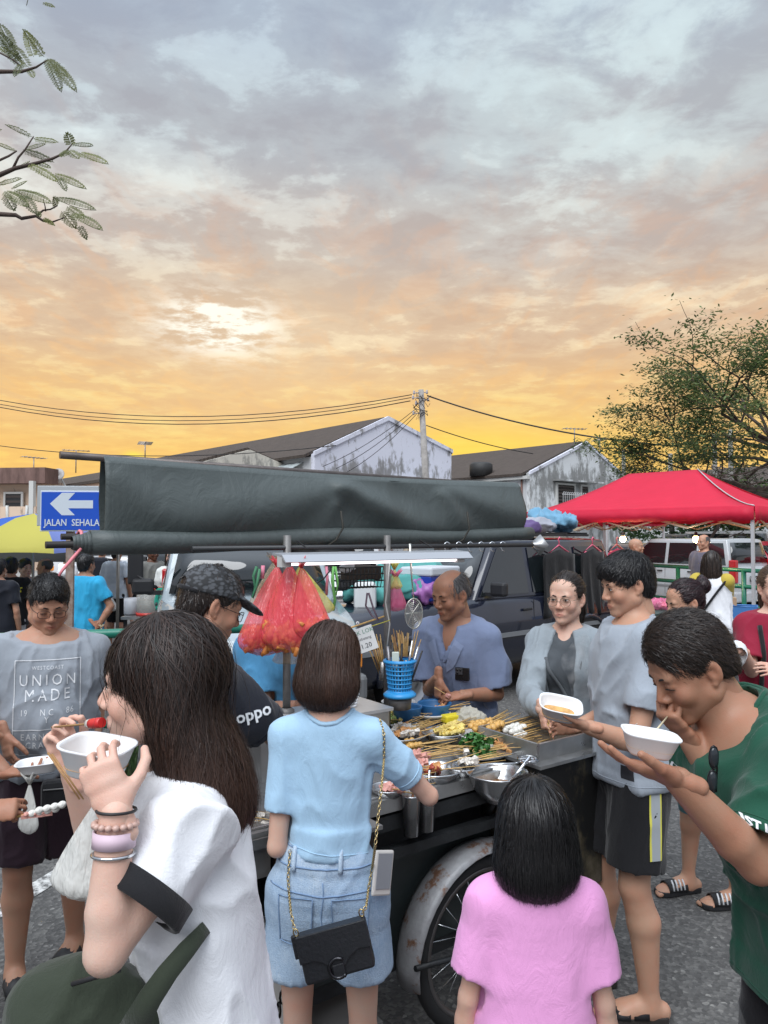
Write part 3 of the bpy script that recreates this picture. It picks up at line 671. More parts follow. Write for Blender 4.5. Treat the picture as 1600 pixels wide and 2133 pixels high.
def rain_tree():
    base = Vector((15.4, 24.5, 0)); root = empty('rain_tree', base, 0, 'spreading rain tree with feathery thinning crown at the right edge', 'tree')
    rs = random.Random(5); tw = MB(); tips = []
    trunk_top = base + Vector((-.6, -.2, 2.7))
    MB().tube([base, base + Vector((-.2, 0, 1.5)), trunk_top], [.42, .34, .3], 10).build('trunk', BARK, root, world=True)
    def grow(p, d, L, r, lev):
        q = p; pts = [p]; dd_ = d.copy()
        for i in range(3):
            dd_ = (dd_ + Vector((rs.gauss(0, .16), rs.gauss(0, .16), rs.gauss(.0, .13)))).normalized(); q = q + dd_ * L / 3; pts.append(q)
        r1 = r * .62; tw.tube(pts, [r, r * .87, r * .74, r1], 5 if lev < 3 else 4, caps=False)
        if lev >= 5:
            tips.append((pts[1], dd_, lev)); tips.append((q, dd_, lev)); return
        if lev >= 3: tips.append((pts[2], dd_, lev))
        for j in range(3 if lev in (1, 3) else 2):
            e = (dd_ + Vector((rs.gauss(0, .62), rs.gauss(0, .62), rs.gauss(.04 if lev < 3 else -.05, .42)))).normalized()
            grow(q, e, L * rs.uniform(.62, .86), r1 * rs.uniform(.7, .95), lev + 1)
    limbs = [((-.75, -.1, .68), 2.7), ((-.95, .25, .30), 2.8), ((-.55, -.3, .85), 2.6), ((-.25, .1, 1.), 2.5), ((.1, -.2, 1), 2.8), ((-.92, -.3, .2), 2.6), ((-.75, .5, .48), 2.8), ((.6, .1, .8), 2.8), ((-.35, .5, .9), 2.9), ((-.6, -.45, .42), 2.6), ((.9, 0, .5), 2.8), ((-.85, .05, .52), 3.0)]
    for d, L in limbs: grow(trunk_top, Vector(d).normalized(), L, rs.uniform(.12, .18), 1)
    tw.build('branches', BARK, root, recalc=False, world=True)
    C = []; H = []
    for (p, d, lev) in tips:
        if p.x > 17: continue
        low = (p.z < 3.9) or (p.z > 7.9); k = rs.randint(3, 12) if low else rs.randint(44, 96); hu = rs.random()
        for _ in range(k): C.append(p + Vector((rs.gauss(0, .30), rs.gauss(0, .30), rs.gauss(0, .11)))); H.append(min(1, max(0, hu + rs.gauss(0, .15))))
    C = np.array(C, np.float32); n_ = len(C); A = rng.uniform(0, 6.28, n_); l = rng.uniform(.045, .09, n_)[:, None]; tz = rng.normal(0, .35, n_)
    N1 = np.stack([np.cos(A), np.sin(A), tz], 1) * l; N2 = np.stack([-np.sin(A), np.cos(A), rng.normal(0, .3, n_)], 1) * l * .42
    leaf_obj('crown', C, N1, N2, np.array(H), leafmat('rain_leaf', (.05, .085, .035), (.16, .22, .075), .35), root)['kind'] = 'stuff'
rain_tree()
def overhead_tree():
    base = at(-520, 1115, 5.6); base.z = 0; root = empty('flame_tree', base, 0, 'tree reaching in from the left with feathery fern-like fronds overhead', 'tree')
    D = 5.0; B = MB(); MB().tube([base, base + Vector((.05, 0, 2)), at(-420, 430, 5.4), at(-330, 200, 5.3), at(-300, -200, 5.2)], [.17, .15, .12, .09, .05], 10).build('trunk', BARK, root, world=True)
    def br(pp, r0, r1, d=D):
        m_ = len(pp); B.tube([at(x, y, d) for x, y in pp], [r0 + (r1 - r0) * i / (m_ - 1) for i in range(m_)], 6)
    br([(-340, 260), (-150, 190), (0, 149), (45, 149), (75, 140), (100, 124)], .022, .004)
    br([(-380, 450), (-150, 420), (0, 364), (30, 351), (75, 340), (110, 330), (135, 318), (150, 300)], .022, .004)
    br([(-150, 420), (-20, 342), (18, 325), (35, 314)], .012, .005); br([(26, 353), (38, 328), (52, 312), (70, 284)], .009, .004)
    br([(-390, 470), (-150, 455), (0, 446), (33, 448), (45, 455), (75, 450), (90, 460), (110, 462), (135, 453)], .02, .004)
    br([(75, 450), (90, 438), (105, 436), (120, 428)], .007, .004); br([(0, 110), (28, 125), (45, 140)], .006, .004); br([(95, 440), (94, 430), (90, 415)], .005, .003)
    br([(-330, 200), (-120, 20), (40, -30), (95, -25)], .02, .006)
    B.build('branches', BARK, root, recalc=False, world=True)
    fr = [(100, 122, 160, 192, 26), (98, 122, 128, 192, 24), (92, 118, 48, 62, 22), (70, 118, 52, 62, 20), (40, 128, -10, 62, 26), (48, 138, -4, 95, 22), (60, 140, 20, 90, 20), (45, 132, 30, 160, 16), (112, 132, 140, 160, 20), (60, 145, 70, 162, 14), (30, 115, 0, 50, 24),
          (66, 284, 12, 260, 16), (70, 288, 120, 296, 22), (4, 270, -30, 258, 18), (50, 312, 112, 338, 24), (48, 312, 95, 300, 20), (35, 314, -10, 298, 18), (150, 300, 194, 304, 18), (148, 302, 140, 278, 18), (142, 312, 164, 330, 22), (142, 312, 128, 325, 20), (165, 318, 226, 342, 22), (60, 342, 122, 380, 20), (110, 362, 180, 394, 20), (62, 336, 42, 345, 14), (122, 370, 138, 398, 14), (75, 338, 105, 350, 12),
          (24, 392, 55, 378, 18), (0, 380, -30, 400, 20), (30, 396, 108, 424, 28), (45, 405, 75, 446, 22), (10, 398, 60, 432, 26), (10, 405, 30, 438, 22), (-10, 385, 45, 372, 20), (118, 430, 112, 412, 20), (115, 412, 200, 438, 20), (128, 440, 158, 475, 26), (150, 445, 214, 480, 22), (140, 430, 175, 455, 22), (165, 470, 180, 498, 14), (90, 455, 112, 468, 12), (75, 440, 84, 452, 10), (90, 5, 112, 14, 14), (60, -10, 55, 12, 12)]
    C = []; A1_ = []; A2_ = []; H = []; stems = MB(); rs = random.Random(3)
    for (x0, y0, x1, y1, wd) in fr:
        dj = D + rs.uniform(-.12, .12); a = at(x0, y0, dj); b = at(x1, y1, dj + rs.uniform(-.12, .06)); ax = b - a; L = ax.length; ax.normalize()
        side = ax.cross(Vector((0, -.8, .6))).normalized(); nrm = side.cross(ax); W = wd / FPX * D; hu = rs.uniform(.1, .9)
        droop = Vector((0, 0, -1)); P = [a + (b - a) * t - droop * (-.06 * L * (4 * t * (1 - t)) * -1) * -1 for t in [i / 8 for i in range(9)]]
        stems.tube(P, [.0022] * 8 + [.001], 4, caps=False); m_ = max(5, int(L / .021))
        for i in range(m_):
            t = (i + .6) / m_; p = a + (b - a) * t + Vector((0, 0, .06 * L * 4 * t * (1 - t)))
            ln = W * (math.sin(math.pi * min(1, .18 + t * .86)) ** .6) * .55
            for sd in (-1, 1):
                pd = (side * sd + ax * .45 + Vector((rs.gauss(0, .05), rs.gauss(0, .05), -.18))).normalized(); k = max(3, int(ln / .0068))
                for j in range(k):
                    c = p + pd * ln * (j + .7) / k; c.z -= .12 * ln * ((j + .7) / k) ** 2
                    for s2 in (-1, 1):
                        q = (pd.cross(nrm) * s2 + pd * .5).normalized(); C.append(c + q * .0062); A1_.append(q * .0092); A2_.append(q.cross(nrm) * .0034); H.append(hu + rs.gauss(0, .12))
    stems.build('frond_stems', M('frond_stem', (.09, .10, .03), .7), root, recalc=False, world=True)['kind'] = 'stuff'
    leaf_obj('fronds', np.array([tuple(c) for c in C]), np.array([tuple(c) for c in A1_]), np.array([tuple(c) for c in A2_]), np.clip(np.array(H), 0, 1), leafmat('fern_leaf', (.075, .095, .035), (.21, .23, .05), .45), root)['kind'] = 'stuff'
overhead_tree()
def bush(name, c, r, n_, mat, label, cat='bush', ls=.06):
    root = empty(name, (c[0], c[1], 0), 0, label, cat); P = rng.normal(0, 1, (n_, 3)); P /= np.linalg.norm(P, axis=1)[:, None]; P *= rng.uniform(.55, 1.0, n_)[:, None] ** .5
    clump = .75 + .5 * vnoise(P * 2.3 + 7); P = P * clump[:, None] * V3(r) + V3(c); A = rng.uniform(0, 6.28, n_); l = rng.uniform(.6, 1.2, n_)[:, None] * ls
    N1 = np.stack([np.cos(A), np.sin(A), rng.normal(0, .5, n_)], 1) * l; N2 = np.stack([-np.sin(A), np.cos(A), rng.normal(0, .5, n_)], 1) * l * .5
    leaf_obj('crown', P, N1, N2, rng.random(n_), mat, root)['kind'] = 'stuff'
    MB().tube([(c[0], c[1], 0), (c[0], c[1], c[2])], [.09, .04], 6).build('trunk', BARK, root, world=True)
BUSHL = leafmat('bush_leaf', (.025, .06, .02), (.08, .15, .04), .25)
bush('bush', at(330, 1165, 24), (1.1, .9, .9), 2500, BUSHL, 'green bush behind the people at the left', ls=.09)
bush('garden_tree', at(1570, 1080, 31), (3.4, 2.5, 1.6), 4500, BUSHL, 'dark green garden tree behind the red sedan', 'tree', .12)
bush('garden_tree', at(1420, 1085, 34), (3.4, 2.0, 1.1), 3500, BUSHL, 'dark hedge-like tree behind the white minivan', 'tree', .12)
bush('potted_shrub', at(183, 1110, 14), (.2, .2, .16), 400, BUSHL, 'small leafy plant under the one-way sign', 'plant', .05)
# bare creeper twigs over the roof behind the tent
tw = MB(); rs = random.Random(9)
for i in range(40):
    p = at(rs.uniform(1480, 1600), rs.uniform(965, 1030), 30); pts = [p]
    for k in range(5): p = p + Vector((rs.gauss(0, .35), rs.gauss(0, .1), rs.gauss(-.1, .3))); pts.append(p)
    tw.tube(pts, [.03, .028, .024, .02, .014, .008], 4, caps=False)
tag(tw.build('creeper', M('dry_twig', (.22, .19, .17), .9), recalc=False), 'tangle of pale bare creeper twigs above the tent end', 'creeper', kind='stuff')

# ---------------------------------------------------------------- one-way road sign
sg = empty('road_sign', (at(147, 1115, 6.2).x, 6.2, 0), R(4), 'blue one-way road sign with white arrow on a rusty post', 'sign')
SX = sg.location.x; GREYM = M('sign_grey', (.42, .45, .47), .45, .2); BLUE = M('sign_blue', (.004, .075, .50), .4); WHT = M('sign_white', (.60, .66, .72), .4)
MB().box((0, 0, 1.06), (.06, .04, 2.2)).build('post', M('rust_post', (.20, .12, .09), .85, col2=(.33, .27, .23), vscale=18), sg)
MB().box((-.035, .035, 2.045), (.50, .012, .335)).build('back_plate', GREYM, sg, bevel=.004)
zc = 2.0; pl = MB().box((.015, -.04, zc), (.492, .012, .336)).build('plate', WHT, sg, bevel=.004)
MB().box((.015, -.048, zc), (.468, .008, .312)).build('face', BLUE, pl)
ar = [(-.165, .06), (-.07, .155 - .005), (.035, .15), (-.02, .088), (.18, .088), (.18, .022), (-.02, .022), (.035, -.035), (-.07, -.035)]
MB().prism([(x + .015, zc + z) for x, z in ar], -.0535, -.0505, 'y').build('arrow', WHT, pl)
for t_, x_ in (('JALAN', -.118), ('SEHALA', .122)):
    me = text_mesh(t_, .078, extrude=.001, bold=.001); me.transform(Matrix.Translation((.015 + x_, -.054, zc - .098)) @ Matrix.Rotation(R(90), 4, 'X') @ Matrix.Diagonal((.82, 1, 1, 1))); mesh_obj('lettering', me, WHT, pl)
# ---------------------------------------------------------------- beach umbrella and dark awning at the left
ub = empty('market_umbrella', (at(70, 1115, 9.0).x, 9.0, 0), R(12), 'blue and yellow market umbrella above the people at the left', 'umbrella')
UB = M('umbrella_blue', (.05, .16, .62), .7, thin=.35); UY = M('umbrella_yellow', (.66, .60, .12), .7, thin=.35); UP = M('umbrella_pale', (.25, .33, .75), .7, thin=.35); UG = M('umbrella_green', (.3, .6, .35), .7, thin=.3)
MB().tube([(0, 0, 0), (0, 0, 2.02)], .017, 8).build('pole', M('umbrella_pole', (.35, .33, .3), .4, .6), ub)
for i in range(8):
    a0 = 2 * math.pi * i / 8 - .35; a1 = a0 + 2 * math.pi / 8; g = []
    for r_, z_ in ((.02, 2.06), (.35, 2.0), (.68, 1.88), (.98, 1.70), (1.0, 1.60)):
        g.append([(r_ * (math.cos(a0) * (1 - t) + math.cos(a1) * t), r_ * (math.sin(a0) * (1 - t) + math.sin(a1) * t), z_ - (.035 * math.sin(math.pi * t) * r_) + (.05 * math.sin(math.pi * t) if z_ < 1.65 else 0)) for t in (0, .25, .5, .75, 1)])
    MB().sheet(g, True).build('panel', (UB, UY, UP, UB, UY, UB, UY, UG)[(i + 3) % 8], ub, recalc=False)
    MB().tube([(0.02, 0, 2.04), (.98 * math.cos(a0), .98 * math.sin(a0), 1.69)], .006, 4).build('rib', MATS['umbrella_pole'], ub)
av = empty('dark_awning', (at(70, 1115, 10.5).x, 10.5, 0), 0, 'dark grey stall awning behind the market umbrella', 'awning')
MB().sheet([[(-3, -.4, 1.82), (-1, -.4, 1.82), (.9, -.4, 1.80)], [(-3, 1.2, 2.05), (-1, 1.2, 2.05), (.9, 1.2, 2.0)]]).build('sheet', M('awning_slate', (.16, .18, .19), .7), av, solid=.01)
MB().box((-1.05, -.42, 1.64), (3.9, .02, .40)).build('valance', M('awning_dark', (.045, .047, .045), .8), av)
for x in (-2.9, .8): MB().tube([(x, 1.1, 0), (x, 1.1, 2.0)], .025).build('post', MATS['umbrella_pole'], av)

# ---------------------------------------------------------------- red pop-up tents
def fabric_red():
    n = NB('tent_red', .65); n.bump(n.noise(3, 3), .35, .05); c = n.mix(n.noise(2.5), (.66, .016, .055), (.78, .022, .075)); n.set(Base_Color=c)
    t = n.N.new('ShaderNodeBsdfTranslucent'); n.L.new(c, t.inputs[0]); mx = n.N.new('ShaderNodeMixShader'); mx.inputs[0].default_value = .3
    n.L.new(n.b.outputs[0], mx.inputs[1]); n.L.new(t.outputs[0], mx.inputs[2]); n.L.new(mx.outputs[0], n.N['Material Output'].inputs[0]); return n.m
RED = fabric_red(); WPOLE = M('tent_pole', (.55, .56, .58), .4, .3)
def tent(loc, rz, label, LX=4.2, LY=3.0, zr=3.0):
    r = empty('pop_up_tent', loc, rz, label, 'tent', 'red pop-up tents'); ze = 2.25; rx0, rx1 = 1.375, 2.72
    def surf(e0, e1, r0, r1):
        g = []
        for i in range(11):
            t = i / 10; row = []
            for j in range(13):
                s = j / 12; a = Vector(e0).lerp(Vector(e1), s); b = Vector(r0).lerp(Vector(r1), s); p = a.lerp(b, t)
                p.z = a.z + (b.z - a.z) * (t ** 1.45) + .014 * math.sin(9 * s + 3 * t) * t * (1 - t) * 4; row.append(p)
            g.append(row)
        return MB().sheet(g, True).build('canopy_panel', RED, r, solid=.004, recalc=False)
    c00, c10, c11, c01 = (0, 0, ze), (LX, 0, ze), (LX, LY, ze), (0, LY, ze); ra, rb = (rx0, LY / 2, zr), (rx1, LY / 2, zr)
    surf(c00, c10, ra, rb); surf(c10, c11, rb, rb); surf(c11, c01, rb, ra); surf(c01, c00, ra, ra)
    for (a, b) in ((c00, c10), (c10, c11), (c11, c01), (c01, c00)):
        a = Vector(a); b = Vector(b); k = 24; nn = Vector(((b - a).y, -(b - a).x, 0)).normalized() * .012
        MB().sheet([[a + (b - a) * i / k + nn * (1 + math.sin(i * 1.7)) for i in range(k + 1)], [a + (b - a) * i / k + nn * (1.6 + 1.5 * math.sin(i * 1.7)) - Vector((0, 0, .21 + .018 * (i % 2))) for i in range(k + 1)]]).build('valance', RED, r, solid=.004, recalc=False)
    for (x, y) in ((.04, .04), (LX - .04, .04), (LX - .04, LY - .04), (.04, LY - .04)):
        MB().box((x, y, 1.08), (.045, .045, 2.16)).box((x, y, .03), (.1, .1, .03)).build('leg', WPOLE, r)
    for (a, b) in (((0.05, .05, 2.2), (LX - .05, .05, 2.2)), ((LX - .05, .05, 2.2), (LX - .05, LY - .05, 2.2)), ((.05, LY - .05, 2.2), (LX - .05, LY - .05, 2.2)), ((.05, .05, 2.2), (.05, LY - .05, 2.2))):
        a = Vector(a); b = Vector(b); dz = Vector((0, 0, -.28)); k = 4
        for i in range(k):
            p = a + (b - a) * i / k; q = a + (b - a) * (i + 1) / k
            MB().bar(p if i % 2 else p + dz, q + dz if i % 2 else q, .016, .026).build('truss_bar', M('truss', (.62, .50, .34), .5, .2), r)
            MB().bar(p + dz if i % 2 else p, q if i % 2 else q + dz, .016, .026).build('truss_bar', MATS['truss'], r)
    for (x, y) in ((rx0, LY / 2), (rx1, LY / 2)): MB().bar((x, y, 2.1), (x, y, zr - .02), .03, .03).build('king_post', WPOLE, r)
    MB().bar((0.05, LY / 2, 2.1), (LX - .05, LY / 2, 2.1), .025, .025).build('tie_bar', WPOLE, r)
    k = MB().tube([Vector(c10).lerp(Vector(rb), t / 10) + Vector((0, 0, (zr - ze) * ((t / 10) ** 1.45 - t / 10) + .012)) for t in range(11)], .011, 5).build('hem_tape', WPOLE, r)
    return r
tent((2.75, 14.5, 0), math.atan2(-.71, .704), 'big red pop-up tent with two lit bulbs over the parked cars')
tent((2.75, 19.6, 0), math.atan2(-.71, .704), 'red pop-up tent peeking out between tarp and big red tent', 3.4, 3.0, zr=2.62)
BULB = M('bulb_lit', (1, .8, .5), .4, emit=(1, .66, .28), es=28)
for q, (px, D) in enumerate(((1298, 13.2), (1450, 12.6))):
    p = at(px, 1123, D); r = empty('light_bulb', p, 0, ('lit bulb hanging from the tent above the bald man', 'lit bulb hanging from the tent above the grey haired man')[q], 'bulb', 'bulbs under the red tent')
    MB().ball((0, 0, 0), (.05, .05, .06), 12, 8).build('glass', BULB, r); MB().lathe([(0, .12), (.025, .12), (.03, .05), (.03, .04)], 10).build('socket', M('soot2', (.03, .03, .03), .5), r)
    MB().tube([(0, 0, .1), (0, .02, .36)], .006, 5).build('cable', WIRE, r)
    lt = bpy.data.lights.new('bulb_light', 'POINT'); lt.energy = 14; lt.color = (1, .72, .40); lt.shadow_soft_size = .06
    lo = bpy.data.objects.new('bulb_light', lt); COL.objects.link(lo); lo.parent = r; lo.location = (0, 0, -.09)

# ---------------------------------------------------------------- green railings
GREEN = M('rail_green', (.012, .17, .115), .35, var=.15, vscale=8)
def railing(a, b, zs, step, label, r=.03):
    o = empty('pipe_railing', (a.x, a.y, 0), 0, label, 'railing'); a = Vector((a.x, a.y, 0)); b = Vector((b.x, b.y, 0)); L = (b - a).length; d = (b - a) / L
    for z in zs: MB().tube([a + Vector((0, 0, z)), b + Vector((0, 0, z))], r, 10).build('rail', GREEN, o, world=True)
    for i in range(int(L / step) + 1):
        p = a + d * i * step; MB().tube([p, p + Vector((0, 0, zs[0]))], r * 1.1, 10).build('post', GREEN, o, world=True)
railing(at(-150, 1115, 4.5), at(640, 1115, 5.2), (1.17, .87, .60), 1.5, 'green pipe railing behind the man in the grey shirt')
railing(at(1300, 1115, 15.2), at(1720, 1115, 11.0), (1.22, .95, .62), .75, 'green pipe railing in front of the parked cars', .035)
# ============================================================ PEOPLE KIT
def skin(name, col, lipc=None):
    n = NB(name, .5); a = n.attr('lip'); v = n.noise(14, 5, .6)
    red = tuple(min(1, c * k) for c, k in zip(col, (1.06, .90, .86))); c = n.mix(n.ramp(v, [(.35, 0.), (.7, 1.)]), col, red)
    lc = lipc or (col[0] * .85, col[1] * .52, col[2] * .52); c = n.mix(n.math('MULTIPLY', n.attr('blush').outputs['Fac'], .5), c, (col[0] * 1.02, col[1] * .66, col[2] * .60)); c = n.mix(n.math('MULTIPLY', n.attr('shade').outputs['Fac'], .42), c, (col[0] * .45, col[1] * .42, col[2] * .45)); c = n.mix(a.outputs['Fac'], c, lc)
    n.bump(n.math('ADD', n.noise(330, 3), n.math('MULTIPLY', n.noise(60, 4), .8)), .22, .003); n.set(Roughness=n.ramp(n.noise(40, 4), [(.3, .36), (.7, .58)])); m = n.set(Base_Color=c, Specular_IOR_Level=.35)
    n.b.inputs['Subsurface Weight'].default_value = .12; n.b.inputs['Subsurface Radius'].default_value = (1, .35, .2); n.b.inputs['Subsurface Scale'].default_value = .006
    return m
SK_FAIR = skin('skin_fair', (.62, .415, .32)); SK_MID = skin('skin_medium', (.50, .30, .205)); SK_TAN = skin('skin_tan', (.45, .26, .175)); SK_BROWN = skin('skin_brown', (.36, .195, .125)); SK_DARK = skin('skin_dark', (.11, .05, .03))
SK_PALE = skin('skin_pale', (.66, .46, .37), (.62, .26, .25))
def hairmat(name, a, b, rough=.38):
    n = NB(name, rough); c = n.mix(n.attr('hue').outputs['Fac'], a, b); return n.set(Base_Color=c, Specular_IOR_Level=.45)
H_BLACK = hairmat('hair_black', (.006, .006, .007), (.022, .020, .020)); H_BROWN = hairmat('hair_dark_brown', (.010, .007, .006), (.085, .042, .028), .5)
H_DARK = hairmat('hair_brown', (.010, .007, .006), (.045, .028, .020)); H_GREY = hairmat('hair_grey', (.03, .028, .028), (.16, .15, .15)); H_LIGHT = hairmat('hair_light_brown', (.05, .027, .017), (.16, .095, .06)); H_PLUM = hairmat('hair_plum', (.008, .005, .007), (.05, .014, .018))
EYEW = M('eye_white', (.62, .60, .57), .2); IRIS = M('iris', (.012, .008, .006), .1); LASH = M('lash', (.008, .007, .007), .6); BROW = M('brow', (.018, .014, .012), .8)
def cloth(name, col, rough=.85, bump=.25, sc=420, var=.06, sheen=.15):
    if name in MATS: return MATS[name]
    n = NB(name, rough); v = n.noise(7, 4); c = n.mix(v, tuple(q * (1 - var) for q in col), tuple(min(1, q * (1 + var)) for q in col))
    n.bump(n.math('ADD', n.math('MULTIPLY', n.noise(sc, 2), .12), n.math('MULTIPLY', n.noise(17, 4, .6, n.mapv((1, 1, .6)), 1.2), 1.0)), bump, .02)
    n.b.inputs['Sheen Weight'].default_value = sheen; n.b.inputs['Sheen Roughness'].default_value = .5
    return n.set(Base_Color=c, Specular_IOR_Level=.25)
# ---------------------------------------------------------------- head
_heads = {}
def head_tpl(kind='m', h=.0036):
    key = (kind, h)
    if key in _heads: return _heads[key]
    v = Vol((-.108, -.135, -.185), (.108, .145, .14), h); f = kind == 'f'; ch = kind == 'c'; jw = .88 if f else (.92 if ch else 1.0); fat = 1.08 if kind == 'fat' else 1.0
    v.ell((0, -.018, .032), (.0765, .096, .092)); v.ell((0, .03, -.02), (.066 * fat, .062, .086), k=.03)
    v.ell((0, .038, .05), (.06, .045, .05), k=.03)
    for s in (-1, 1):
        v.cone((s * .05 * jw * fat, .006, -.058), (s * .012, .062, -.094), .028 * fat, .02, k=.026)
        v.ell((s * .041 * fat, .066, -.03), (.024, .022, .024), k=.02)
    v.ell((0, .081, -.100), (.020 * jw, .016, .015), k=.022)
    v.cone((-.036, .081, .022), (.036, .081, .022), .011, .011, k=.018)
    for s in (-1, 1): v.ell((s * .032, .104, .003), (.021, .017, .0125), k=.012, op='d')
    for s in (-1, 1): v.ell((s * .032, .079, .002), (.0165, .0135, .0125), k=.005)
    v.cone((0, .088, .012), (0, .1085, -.028), .0078, .0112, k=.012)
    for s in (-1, 1): v.ell((s * .0125, .098, -.034), (.0088, .012, .008), k=.007)
    v.ell((0, .078, -.066), (.030, .02, .022), k=.016)
    for s in (-1, 1): v.cone((s * .023, .0905, -.0672), (0, .0985, -.0610), .0038, .0050, k=.005); v.cone((s * .019, .0905, -.0722), (0, .0965, -.0735), .0038, .0060, k=.005)
    [v.cone((0, .1045, -.0668), (s * .024, .0975, -.0698), .0022, .0015, k=.002, op='d') for s in (-1, 1)]
    for s in (-1, 1):
        a = R(18) * s; RR = [(math.cos(a), math.sin(a), 0), (-math.sin(a), math.cos(a), 0), (0, 0, 1)]
        v.ell((s * .079, -.012, -.004), (.0085, .019, .032), RR, k=.006); v.ell((s * .090, -.006, -.002), (.009, .010, .018), RR, k=.004, op='d')
        v.ell((s * .076, -.002, -.033), (.007, .008, .009), k=.006)
    v.cone((0, -.028, -.05), (0, -.032, -.125), .052 * (.88 if f or ch else 1) * fat, .055 * (.88 if f or ch else 1) * fat, k=.022)
    V, F = v.mesh(1)
    x, y, z = V.T; lip = np.exp(-((z + .067) / .0095) ** 2 * 1.2) * np.exp(-(x / .021) ** 4) * (y > .088)
    g = lambda cx, cy, cz, r: np.exp(-((np.abs(x) - cx) ** 2 + (y - cy) ** 2 + (z - cz) ** 2) / r ** 2)
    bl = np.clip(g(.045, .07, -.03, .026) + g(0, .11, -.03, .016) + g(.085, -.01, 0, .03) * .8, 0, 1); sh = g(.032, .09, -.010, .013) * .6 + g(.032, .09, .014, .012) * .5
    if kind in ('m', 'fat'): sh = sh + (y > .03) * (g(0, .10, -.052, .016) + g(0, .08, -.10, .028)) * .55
    _heads[key] = (V, F, np.stack([lip, bl, np.clip(sh, 0, 1)], 1).astype(np.float32)); return _heads[key]
# ---------------------------------------------------------------- hands
_hands = {}
POSES = {'relax': ([(22, 28, 15)] * 4, (-.55, .75, -.35), (18, 15)), 'cup': ([(28, 42, 28), (32, 44, 28), (36, 46, 28), (40, 46, 28)], (-.75, .55, -.45), (12, 25)),
         'pinch': ([(46, 46, 20), (52, 50, 22), (58, 56, 30), (62, 58, 30)], (-.28, .80, -.62), (12, 18)), 'fist': ([(78, 86, 55)] * 4, (-.25, .75, -.65), (25, 40)),
         'flat': ([(8, 10, 6)] * 4, (-.6, .8, -.15), (8, 5)), 'hold': ([(40, 55, 35), (45, 60, 35), (50, 62, 35), (52, 62, 35)], (-.45, .70, -.62), (15, 25)),
         'plate': ([(18, 24, 14), (20, 26, 14), (24, 28, 16), (30, 30, 18)], (-.70, .50, .60), (10, 20))}
def hand_tpl(pose, h=.003):
    key = (pose, h)
    if key in _hands: return _hands[key]
    cur, td, tc = POSES[pose]; v = Vol((-.10, -.06, -.13), (.065, .21, .075), h)
    v.tube([(0, -.04, 0), (0, 0, 0), (.0, .03, -.001), (.0, .088, 0)], [.026, .027, .033, .038], [.020, .018, .0150, .0125], (1, 0, 0), sub=2)
    v.ell((-.024, .038, -.009), (.015, .03, .013), k=.012)
    for (kx, ky, L, r), (a1, a2, a3), sp in zip(((-.0285, .084, .072, .0081), (-.0095, .089, .080, .0083), (.0100, .087, .074, .0079), (.0285, .079, .058, .0070)), cur, (-6, -1, 4, 10)):
        p = V3(kx, ky, 0); ang = 0; r0 = r; pts = [p - V3(0, .02, .002), p]; rr = [r * 1.02, r * 1.05]
        for fr, a in zip((.44, .31, .25), (a1, a2, a3)):
            ang += R(a); d = V3(math.sin(R(sp)) * math.cos(ang), math.cos(R(sp)) * math.cos(ang), -math.sin(ang)); p = p + d * L * fr; pts.append(p); r0 *= .93; rr.append(r0)
        for i in range(len(pts) - 1): v.cone(pts[i], pts[i + 1], rr[i], rr[i + 1], k=.006 if i == 0 else .002)
    d = _u(td); p = V3(-.026, .022, -.006); q = p + d * .042; d2 = _u(d + V3(.0, .0, 0) + V3(.02 * tc[0], .012 * tc[0], -.012 * tc[0])); q2 = q + d2 * .033; d3 = _u(d2 + V3(.016 * tc[1], .012 * tc[1], -.004 * tc[1])); q3 = q2 + d3 * .024
    v.cone(p, q, .0145, .0115, k=.012); v.cone(q, q2, .0112, .0100, k=.003); v.cone(q2, q3, .0100, .0080, k=.002)
    _hands[key] = v.mesh(1); return _hands[key]
